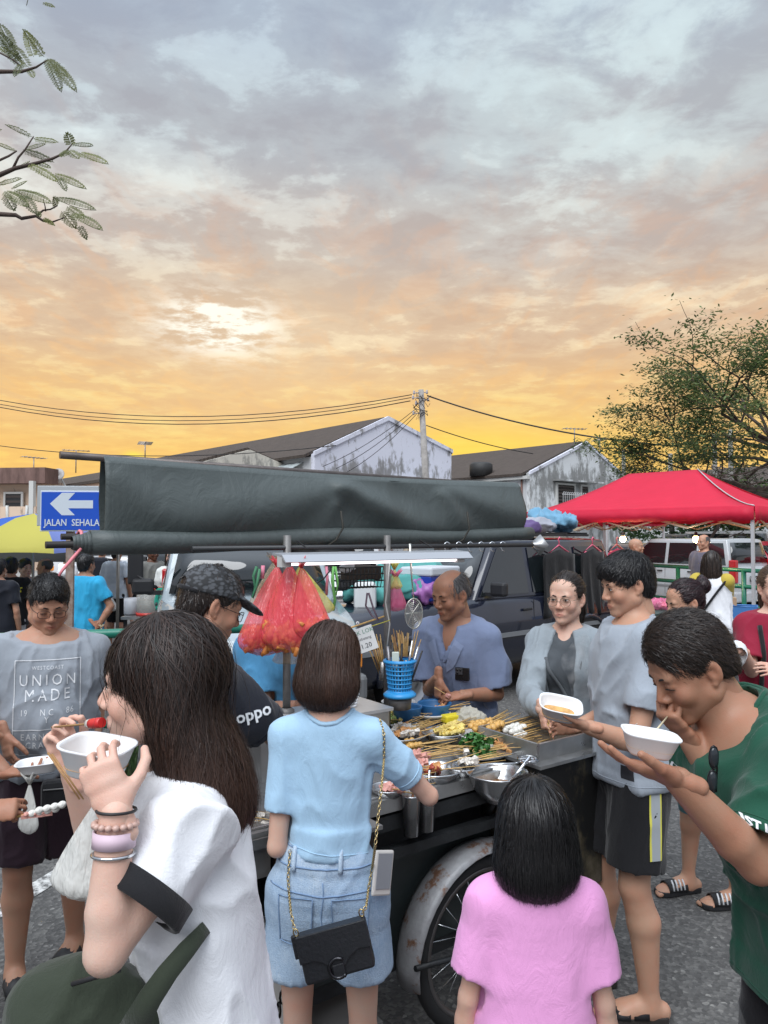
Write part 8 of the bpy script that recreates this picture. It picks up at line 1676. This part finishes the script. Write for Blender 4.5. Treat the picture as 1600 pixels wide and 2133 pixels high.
chain([skin_pt(x, y, 1.95) for x, y in ((792, 1500), (800, 1530), (800, 1580), (795, 1640), (788, 1700), (782, 1760), (775, 1810), (768, 1850))] + [at(763, 1888, 1.88), fb(.078, .062, 0)], o); chain([skin_pt(x, y, 1.95) for x, y in ((604, 1775), (600, 1830), (602, 1860))] + [at(606, 1900, 1.88), at(613, 1935, 1.86), fb(-.085, .058, 0)], o)
for q in ((.08, .066, 0), (-.086, .062, 0)): MB().tube([fb(q[0] + .006 * math.cos(a_), q[1] + .009 * math.sin(a_), 0) for a_ in [i * .785 for i in range(8)]], .002, 5, closed=True).build('clip', CHG, o, world=True)
# ---- 5 helper hidden behind the snack bags ------------------------------------------------
p5 = Person((at(598, 1115, 3.38).x, 3.38), 285, 1.62, 'vendor in light blue shirt hidden behind the red snack bags', SK_TAN, 'm', 1.05, lean=10, head=(0, -15, 0), eye='down', arms={'R': dict(to=at(640, 1470, 3.05), el=at(548, 1470, 3.2), dir=(.9, -.1, -.1), pose='relax'), 'L': dict(to=at(690, 1470, 3.1), dir=(-.4, -.5, -.2), pose='relax')}, res=.0095); p5.hair(hair_short(n_=600), H_BLACK); p5.shirt(cloth('tee_azure', (.10, .34, .60)), loose=1.3, sleeve=.75); p5.trousers(C['black'], 1.9)
# ---- 6 old vendor ----------------------------------------------------------------------------
p6 = Person((.38, 3.68), 240, 1.65, 'old balding vendor in slate blue polo preparing skewers', SK_BROWN, 'm', .92, lean=9, neck=12, head=(-22, -16, 0), res=.0085, eye='down', hscale=1.0, arms={'R': dict(to=at(913, 1412, 3.42), el=at(888, 1395, 3.75), dir=(-.05, -.1, -1), palm=(.8, .2, -.2), pose='pinch'), 'L': dict(to=at(962, 1448, 3.40), el=at(1060, 1425, 3.62), dir=(-.95, -.1, -.1), palm=(-.1, .3, -1), pose='hold')})
p6.hair(hair_fringe_only(1500, low=.012), H_GREY); p6.shirt(C['slate'], hem=.80, loose=1.5, ease=.03, sleeve=.86, vneck=.15, seed=15, amp=.013, sl_r=1.15); p6.trousers(C['black'], 1.9, .03)
for sg in (-1, 1): me = MB().sheet([[(-sg * (.010 + .040 * j / 6 + (.052 - .012 * j / 6) * (i / 4) * (j / 6) ** .4), -.115 + .125 * j / 6 - .03 * (i / 4), 0) for i in range(5)] for j in range(7)], False).mesh('collar'); p6.decal(me, chest(p6, 1.40), cloth('collar_slate', (.23, .28, .42)), 'collar', .009)
me = MB().sheet([[(-.052 + .104 * i / 6, .055 - .13 * j / 7, 0) for i in range(7)] for j in range(8)], False).mesh('pocket'); pk = p6.decal(me, chest(p6, 1.19, x=-.085), C['slate'], 'pocket', .007)
o = empty('vendor_phone', (0, 0, 0), 0, 'black phone in the breast pocket of the old vendor', 'phone'); fr_ = wmat(p6.root) @ chest(p6, 1.262, .0, -.085); h_ = p6.hit(Vector(p6.bend((-.085, .4, 1.262), .9)), Vector((0, -1, 0))); fr_.translation = wmat(p6.root) @ ((h_ or Vector(p6.bend((-.085, .15, 1.262), .9))) + Vector((0, .008, 0)))
MB().box((0, -.01, 0), (.072, .06, .010)).build('case', M('phone_black', (.012, .012, .013), .25), o, bevel=.004).data.transform(fr_); MB().box((-.014, .002, .007), (.036, .030, .004)).build('camera_bump', M('bump_grey', (.05, .05, .055), .3), o, bevel=.003).data.transform(fr_)
for x, y in ((-.022, .008), (-.006, .008), (-.022, -.006)): MB().ball((x, y, .0085), (.006, .006, .003), 10, 6).build('lens', M('lens_black', (.004, .004, .005), .05), o).data.transform(fr_)
loose_skewer(at(905, 1432, 3.38), at(938, 1452, 3.36), 'thin skewer between the hands of the old vendor', 'pink', 1)
# ---- 7 woman with round glasses ---------------------------------------------------------------
p7 = Person((.835, 3.42), 243, 1.63, 'young woman with round glasses in grey cardigan beside the stew tank', SK_FAIR, 'f', .90, head=(-8, -4, 0), neck=2, res=.0085, eye='open', hscale=1.04, arms={'R': dict(to=at(1128, 1478, 3.08), el=at(1118, 1400, 3.35), dir=(.10, -.25, -.9), palm=(.8, .1, .1), pose='pinch'), 'L': dict(to=at(1262, 1560, 3.2), dir=(-.2, -.3, -.9), pose='relax')})
p7.hair(hair_tied(True, n_=2600, seed=51), H_DARK); p7.glasses(GFG, w=.026, h=.022, z=-.004, round_=True); p7.shirt(C['cardi'], hem=.80, loose=1.3, ease=.034, long=True, open_front=True, name='cardigan', seed=17, neck=.068); so_ = p7.shirt_o; p7.shirt(C['dgrey'], hem=.80, loose=1.3, ease=.020, sleeve=.5, vneck=.055, name='top', seed=18, neck=.07, amp=.011); p7.trousers(C['black'], 1.95, .025, name='trousers'); p7.sandals(M('sandal_grey', (.13, .12, .11), .6))
ps = []
for t in [.18 + i / 32 for i in range(15)]:
    q = Vector((.12 - .27 * t, .3, 1.40 - .50 * t)) * p7.k; h_ = p7.hit(q, Vector((0, -1, 0))); 
    if h_: ps.append(h_ + Vector((0, .006, 0)))
if len(ps) > 3: MB().tube(ps, .008, 6).build('bag_strap', cloth('strap_grey', (.10, .11, .12)), p7.root)
loose_skewer(at(1138, 1500, 3.05), at(1165, 1568, 2.98), 'skewer dipped into the stew by the woman with glasses', mat=WOOD); loose_skewer(at(1136, 1500, 3.06), at(1150, 1545, 3.02), 'second skewer dipped into the stew tank', mat=WOODD); loose_skewer(at(1140, 1490, 3.0), at(1180, 1640, 2.86), 'long brown skewer hanging over the edge of the stew tank', mat=WOODD, r=.003)
foam_bowl(at(1252, 1374, 3.05), 0, 'small white foam cup held between the woman and the young man', .085, .07, .04, sauce=False)
# ---- 8 young man in grey tee --------------------------------------------------------------------
p8 = Person((.955, 2.93), 186, 1.735, 'young man in grey tee and black striped shorts holding a bowl', SK_MID, 'm', .98, lean=-2, neck=8, head=(2, -14, 0), res=.0085, eye='open', hscale=1.0, arms={'L': dict(to=at(1224, 1514, 2.62), E=at(1326, 1550, 2.70), dir=(-.95, .05, .16), palm=(-.1, .2, 1), pose='flat'), 'R': dict(to=at(1200, 1515, 2.98), el=at(1330, 1560, 3.1), dir=(-.8, -.2, .1), pose='relax')}, legs={'L': (-.10, .0, -8), 'R': (.12, .10, 8)})
p8.hair(hair_short(.008, .013, fringe=.012, n_=8000, wd=.0008, ln=.036, seed=61, nape=-.07), H_BLACK); p8.shirt(C['bgrey'], hem=.85, loose=1.3, ease=.024, sleeve=.66, band=C['bgrey'], seed=20, amp=.014); p8.trousers(C['black'], .82, .04, flare=.012, amp=.012); p8.sandals(BLKP, M('sole_brown', (.03, .025, .022), .7))
foam_bowl(at(1163, 1492, 2.62), R(-8), 'white foam bowl held over the stew tank by the young man', .15, .11, .05, tilt=(22, 10))
bv8 = BVHTree.FromPolygons([v_.co[:] for v_ in p8.tr_o.data.vertices], [q.vertices[:] for q in p8.tr_o.data.polygons])
def stripe(dx, w, mat):
    rows = []
    for i in range(26):
        z = (.91 - .30 * i / 25) * p8.k; row = []
        for j in (-1, 1):
            h_ = bv8.ray_cast(Vector((-.6, dx + j * w, z)), Vector((1, 0, 0))); row.append((h_[0] + Vector((-.003, 0, 0))) if h_[0] else None)
        if None not in row: rows.append(row)
    if len(rows) > 2: MB().sheet(rows, True).build('side_stripe', mat, p8.tr_o, recalc=False)
stripe(-.008, .017, M('stripe_grey', (.36, .39, .41), .7)); stripe(.012, .004, M('stripe_yellow', (.66, .62, .10), .7)); stripe(-.028, .003, MATS['stripe_yellow'])
for (zz_, yy_, s_) in ((.915, .085, .024), (1.165, .07, .017)):
    me = MB().sheet([[(-s_ * .6 + s_ * 1.2 * i / 3, s_ * (1 - 2 * j / 3), 0) for i in range(4)] for j in range(4)], False).mesh('label_patch')
    if zz_ < 1: p8.decal(me, frame(Vector((-.5, yy_, zz_)) * p8.k, Vector((0, -1, 0)), Vector((0, 0, 1))), PRD, 'label_patch', .003)
p8.text('UT', .03, frame(Vector((-.5, .085, .86)) * p8.k, Vector((0, -1, 0)), Vector((0, 0, 1))), PRW, .001) if False else None
# ---- 9 man in green, foreground right --------------------------------------------------------------
p9 = Person((.94, 1.66), 184, 1.705, 'man in dark green shirt bending over a foam bowl at the right', SK_BROWN, 'm', 1.03, lean=22, neck=24, head=(4, -30, 0), res=.0075, hres=.0032, eye='down', hscale=.94, arms={'L': dict(to=at(1412, 1625, 1.37), E=at(1580, 1800, 1.40), dir=(-.93, .05, .30), palm=(.1, .15, 1), pose='flat'), 'R': dict(to=at(1440, 1545, 1.64), el=at(1560, 1640, 1.80), dir=(-.7, -.1, .75), palm=(.3, .2, .8), pose='pinch')})
p9.hair(hair_short(.003, .019, n_=13000, ln=.040, seed=71, nape=-.045, messy=.22, lift=.04, line=-.016, whorl=(.02, .085, .10), wd=.0007), H_DARK); p9.shirt(C['green'], hem=.80, loose=1.45, ease=.03, sleeve=.84, band=C['green'], seed=22, amp=.013, sl_r=1.1); p9.trousers(C['black'], 1.1, .03)
foam_bowl(at(1350, 1572, 1.385), R(-6), 'white foam bowl held by the man in green', .104, .078, .038, tilt=(2, 8))
m9 = wmat(p9.root) @ p9.H @ Vector((0, .108, -.07)); loose_skewer(at(1352, 1540, 1.46), m9, 'pale skewer between the mouth of the man in green and his bowl', mat=M('pale_stick', (.70, .62, .42), .6), r=.0026)
crumple('dumpling', at(1357, 1536, 1.45), (.016, .014, .012), FOODM['white'], 'piece of white noodle lifted above the bowl of the man in green', 'noodle', 15, .3, h=.003)
text_on(p9, 'JUST LIKE', .017, 1566, 1706, 1.40, (.97, 0, -.20), (.2, 0, .97), PRW, .0007)
o = empty('folded_glasses', at(1488, 1600, 1.46), 0, 'folded black sunglasses hooked on the neckline of the green shirt', 'glasses')
for q, (x, y) in enumerate(((1487, 1578), (1484, 1628))): MB().ball(at(x, y, 1.44), (.010, .006, .020), 12, 8).build('lens', M('shade_lens', (.02, .025, .03), .05), o, world=True); MB().tube([at(x + 9 * math.cos(a_), y + 24 * math.sin(a_), 1.44) for a_ in [i * .524 for i in range(12)]], .0022, 5, closed=True).build('rim', GFR, o, world=True)
MB().tube([at(1490, 1560, 1.44), at(1494, 1600, 1.45), at(1492, 1650, 1.45)], .002, 5).build('temple_arm', GFR, o, world=True)
# ---- 10 child in pink ------------------------------------------------------------------------------
p10 = Person((.325, 1.64), 86, 1.255, 'child with black bobbed hair in pink shirt seen from behind', SK_FAIR, 'f', .88, res=.007, eye=None, headkind='c', hscale=1.06, head=(2, 6, 0), arms={'R': dict(to=(.50, 1.66, .60), dir=(0, .2, -1)), 'L': dict(to=(.16, 1.68, .60), dir=(0, .2, -1))})
p10.shirt(C['pink'], hem=.78, loose=1.5, ease=.028, sleeve=.72, band=C['pink'], seed=24, amp=.009, sl_r=1.1); p10.trousers(C['plum'], 1.0, .03)
p10.hair(hair_long(.124, (.088, .094, .092, .074), n_=22000, seed=81, bulge=.010, part=-.005, wd=.0006), H_BLACK)
# ---- 11 woman with bun --------------------------------------------------------------------------------
p11 = Person((at(1475, 1115, 3.75).x, 3.75), 188, 1.60, 'woman with loose dark bun in black dress behind the man in green', SK_MID, 'f', 1.12, lean=10, neck=14, head=(0, -16, 0), eye='down', arms={'L': dict(to=at(1462, 1560, 3.5), el=at(1530, 1470, 3.6), dir=(-.4, 0, -.8), pose='fist'), 'R': dict(to=at(1380, 1520, 3.75), dir=(-1, 0, 0), pose='relax')}, legs={'L': (-.09, -.06, -6), 'R': (.10, .10, 4)}); p11.hair(hair_tied(False, True, 2600, 91, .2), H_PLUM); p11.shirt(C['black'], hem=.62, loose=1.5, sleeve=.6, ease=.03, name='dress'); p11.trousers(C['black'], .9, .03); p11.sandals(BLKP, kind='slide')
MB().tube([p11.H @ Vector((.03 * math.cos(q), -.118 + .008 * math.sin(q), .055 + .03 * math.sin(q))) for q in [i * .6283 for i in range(10)]], .009, 6, closed=True).build('hair_band', M('band_pink', (.75, .08, .2), .6), p11.root)
for sd in 'RL':
    l = p11.leg[sd]; f_, s_v, A_ = Vector(l['f']), Vector(l['s']), Vector((l['A'][0], l['A'][1], 0))
    for k in range(4): MB().tube([A_ + f_ * (.05 + .02 * k) + s_v * (sg * .047) + Vector((0, 0, z)) for sg, z in ((-1 if True else 1, .035), (-.8, .062), (-.5, .078))], .0045, 5).build('slide_stripe', PRW, p11.root)
# ---- 12 woman in maroon ---------------------------------------------------------------------------------
p12 = Person((at(1612, 1115, 4.0).x, 4.0), 258, 1.635, 'woman in maroon shirt with black strap at the right edge', SK_FAIR, 'f', 1.1, head=(4, -4, 0), eye='open', hscale=1.06, arms={'R': dict(to=at(1545, 1352, 3.72), el=at(1570, 1395, 3.95), dir=(-.7, -.2, .35), palm=(.2, .3, -.8), pose='hold'), 'L': dict(to=at(1620, 1400, 3.7), dir=(-.7, -.3, .2), pose='relax')}); p12.hair(hair_tied(True, n_=1800, seed=95), H_LIGHT); p12.shirt(C['maroon'], hem=.86, loose=1.4, ease=.03, sleeve=.8, seed=26, band=C['maroon']); p12.trousers(DENIM, 1.9, .02, name='jeans')
p12.decal(MB().sheet([[(.10 * (i / 8 - .5) * (1 + .3 * math.sin(j)), .15 * (.5 - j / 8), 0) for i in range(9)] for j in range(9)], False).mesh('print'), chest(p12, 1.15), PRW)
ps = [h_ + Vector((0, .006, 0)) for h_ in [p12.hit(Vector((.105, .4, 1.38 - .035 * i)) * p12.k, Vector((0, -1, 0))) for i in range(13)] if h_]; MB().tube(ps, .012, 6).build('bag_strap', C['black'], p12.root)
crumple('paper_wrap', at(1537, 1362, 3.70), (.035, .02, .06), M('paper_white', (.72, .73, .74), .7), 'white paper wrap in the hand of the woman in maroon', 'paper', 16, .2, h=.008)
# ---- background people -----------------------------------------------------------------------------------
def extra(px, D, face, h, label, sk, sex, hair, top, bottom, leg=.95, hm=H_BLACK, arms=None, wid=1., eye='open', sleeve=.7, hem=.83, longs=False, lean=0, head=(0, 0, 0), ease=.026):
    p = Person((at(px, 1115, D).x, D), face, h, label, sk, sex, wid, res=.0135, hres=.0065, arms=arms, eye=eye, lean=lean, head=head)
    if hair is not None: p.hair(hair, hm)
    p.shirt(top, hem=hem, loose=1.35, ease=ease, sleeve=sleeve, long=longs); p.trousers(bottom, leg, .03); return p
HS = hair_short(n_=500, wd=.003); HT = hair_short(.007, .008, n_=400, wd=.003); HL = hair_long(.26, (.092, .104, .108, .09), n_=900, wd=.003, bulge=.01); HL2 = hair_long(.20, (.090, .10, .10, .085), n_=900, wd=.003); HB = hair_fringe_only(200)
JEAN = cloth('jeans_far', (.16, .18, .21)); WH = C['white']; BK = C['black']
back = lambda x, D, z: Vector((at(x, 1115, D).x, D, z))
e16 = extra(180, 7.9, 72, 1.60, 'man in bright cyan polo with hands behind his back', SK_BROWN, 'm', HT, C['cyan'], cloth('shorts_dark', (.03, .032, .034)), .95, arms={'R': dict(to=back(206, 7.75, .86), el=back(215, 7.8, 1.05), dir=(-.2, 0, -1)), 'L': dict(to=back(195, 7.76, .90), el=back(140, 7.8, 1.02), dir=(.7, 0, -.6))}, wid=1.2)
snack_bag(at(211, 1308, 7.72), .17, .22, BGC, 'clear bag with red food held by the man in cyan', 17, FOODM['red'], name='plastic_bag', cat='bag', nch=24)
e17 = extra(54, 9.2, 318, 1.50, 'boy in grey long sleeved shirt numbered 23', SK_FAIR, 'm', HS, cloth('tee_grey2', (.27, .31, .34)), JEAN, 1.9, longs=True, arms={'R': dict(to=back(66, 8.98, .98), el=back(34, 9.0, .98), dir=(1, 0, 0)), 'L': dict(to=back(48, 8.95, 1.02), el=back(78, 9.0, .98), dir=(-1, 0, 0))}); e17.text('23', .085, chest(e17, 1.22), PRW, .004)
extra(95, 9.6, 200, 1.50, 'older man with receding hair beside the boy numbered 23', SK_TAN, 'm', HB, cloth('polo_dull', (.11, .11, .12)), BK, .95, hm=H_GREY, head=(-10, 0, 0))
e19 = extra(24, 8.8, 110, 1.53, 'person in black shirt with yellow writing at the far left', SK_TAN, 'm', HS, BK, cloth('shorts_white', (.6, .6, .62)), .7, wid=1.05); e19.text('MARKET', .07, frame(e19.bend((0, -.35, 1.27), .9), Vector((1, 0, .15)), Vector((0, 0, 1))), PRY, .004)
extra(-2, 8.0, 90, 1.55, 'person in navy shirt cut by the left edge', SK_TAN, 'm', HS, C['navy'], C['plum'], 1.0)
def stripes():
    n = NB('tee_striped', .85); n.set(Base_Color=n.mix(n.ramp(n.wave(16, n.mapv((0, 0, 1)), 0, 'Z'), [(.62, 0.), (.72, 1.)]), (.72, .76, .80), (.40, .50, .62))); return n.m
e20 = extra(243, 12.0, 78, 1.62, 'man in white striped tee and black shorts walking at the left', SK_BROWN, 'm', HT, stripes(), BK, 1.05, wid=1.1)
snack_bag(at(226, 1235, 11.8), .30, .30, BGW, 'pale bag of greens held by the man in striped tee', 18, FOODM['green'], name='plastic_bag', cat='bag', nch=20)
extra(283, 12.4, 185, 1.52, 'woman in black tee with long black hair at the left', SK_FAIR, 'f', HL, BK, BK, .5); snack_bag(at(296, 1265, 11.9), .26, .30, BGW, 'pale shopping bag held by the woman in black', 19, None, name='plastic_bag', cat='bag')
e22 = extra(318, 11.0, 322, 1.66, 'man in dark grey tee with yellow print beside the drinks cart', SK_DARK, 'm', HT, cloth('tee_khaki', (.15, .15, .14)), JEAN, 1.9, head=(0, -5, 0)); e22.text('V', .16, chest(e22, 1.22), PRY, .012)
extra(358, 10.2, 275, 1.62, 'smiling woman in white blouse behind the drinks cart', SK_FAIR, 'f', HL2, cloth('blouse_white', (.66, .68, .66)), JEAN, 1.9, hm=H_DARK)
e25 = extra(213, 13.5, 95, 1.62, 'person with black backpack behind the man in cyan', SK_TAN, 'm', HS, BK, BK, 1.0); MB().box((0, -.22, 1.18), (.34, .18, .46)).build('backpack', C['navy'], e25.root, bevel=.06)
extra(140, 13.0, 250, 1.55, 'person in pale top in the shade of the awning', SK_MID, 'f', HL2, WH, JEAN, 1.9)
# right side background
e13 = extra(1482, 7.7, 55, 1.64, 'woman in white raglan tee with mustard sleeves by the stall table', SK_FAIR, 'f', HL, WH, cloth('shorts_navy', (.03, .04, .06)), .45, hm=H_DARK, wid=1.05, arms={'L': dict(to=at(1436, 1262, 7.9), el=at(1424, 1240, 7.7), dir=(-.3, .8, 0)), 'R': dict(to=at(1500, 1280, 8.1), dir=(.2, .8, 0))})
MUST = cloth('raglan_mustard', (.50, .38, .06))
for sd in 'LR':
    a = e13.arm[sd]; v = Vol(np.minimum(a['S'], a['E']) - .14, np.maximum(a['S'], a['E']) + .14, .012); c = a['S'] + (a['E'] - a['S']) * .78; v.cone(a['S'] + V3(0, 0, .015), c, .082, .082, cut=(c, _u(a['E'] - a['S']))); V, F = v.mesh(1); mesh_obj('raglan_sleeve', np_mesh('raglan_sleeve', V, F), MUST, e13.shirt_o)
ps = [h_ + Vector((0, -.012, 0)) for h_ in [e13.hit(Vector((.16 - .028 * i, -.5, 1.36 - .042 * i)), Vector((0, 1, 0))) for i in range(12)] if h_]
if len(ps) > 2: MB().tube(ps, .012, 5).build('bag_strap', BK, e13.root)
extra(1324, 10.8, 330, 1.76, 'bald man under the left bulb of the red tent', SK_TAN, 'm', None, cloth('tee_orange', (.55, .26, .05)), BK, .95)
extra(1466, 11.6, 205, 1.82, 'grey haired man under the right bulb of the red tent', SK_TAN, 'm', HB, cloth('tee_dusk', (.12, .11, .14)), BK, .95, hm=H_GREY)
# steam over the stew tank
def steam():
    c = at(1205, 1405, 3.16); v = Vol((-.10, -.07, -.16), (.10, .07, .20), .012); v.chain([(.0, 0, -.12), (.02, 0, -.04), (-.01, .01, .05), (.02, 0, .14)], [.03, .05, .055, .035], k=.03); V, F = v.mesh(2); o = mesh_obj('steam', np_mesh('steam', V + V3(*c), F)); m = bpy.data.materials.new('steam'); m.use_nodes = True; N = m.node_tree.nodes; L = m.node_tree.links; N.remove(N['Principled BSDF']); vs = N.new('ShaderNodeVolumePrincipled'); tc = N.new('ShaderNodeTexCoord'); nz_ = N.new('ShaderNodeTexNoise'); nz_.inputs['Scale'].default_value = 14; nz_.inputs['Detail'].default_value = 4
    L.new(tc.outputs['Object'], nz_.inputs['Vector']); rp = N.new('ShaderNodeMapRange'); rp.inputs[1].default_value = .48; rp.inputs[2].default_value = .75; rp.inputs[3].default_value = 0; rp.inputs[4].default_value = 14; L.new(nz_.outputs[0], rp.inputs[0]); L.new(rp.outputs[0], vs.inputs['Density']); vs.inputs['Color'].default_value = (.95, .95, .95, 1); L.new(vs.outputs[0], N['Material Output'].inputs['Volume']); o.data.materials.append(m); tag(o, 'wisp of white steam rising from the stew tank', 'steam', kind='stuff')
steam()
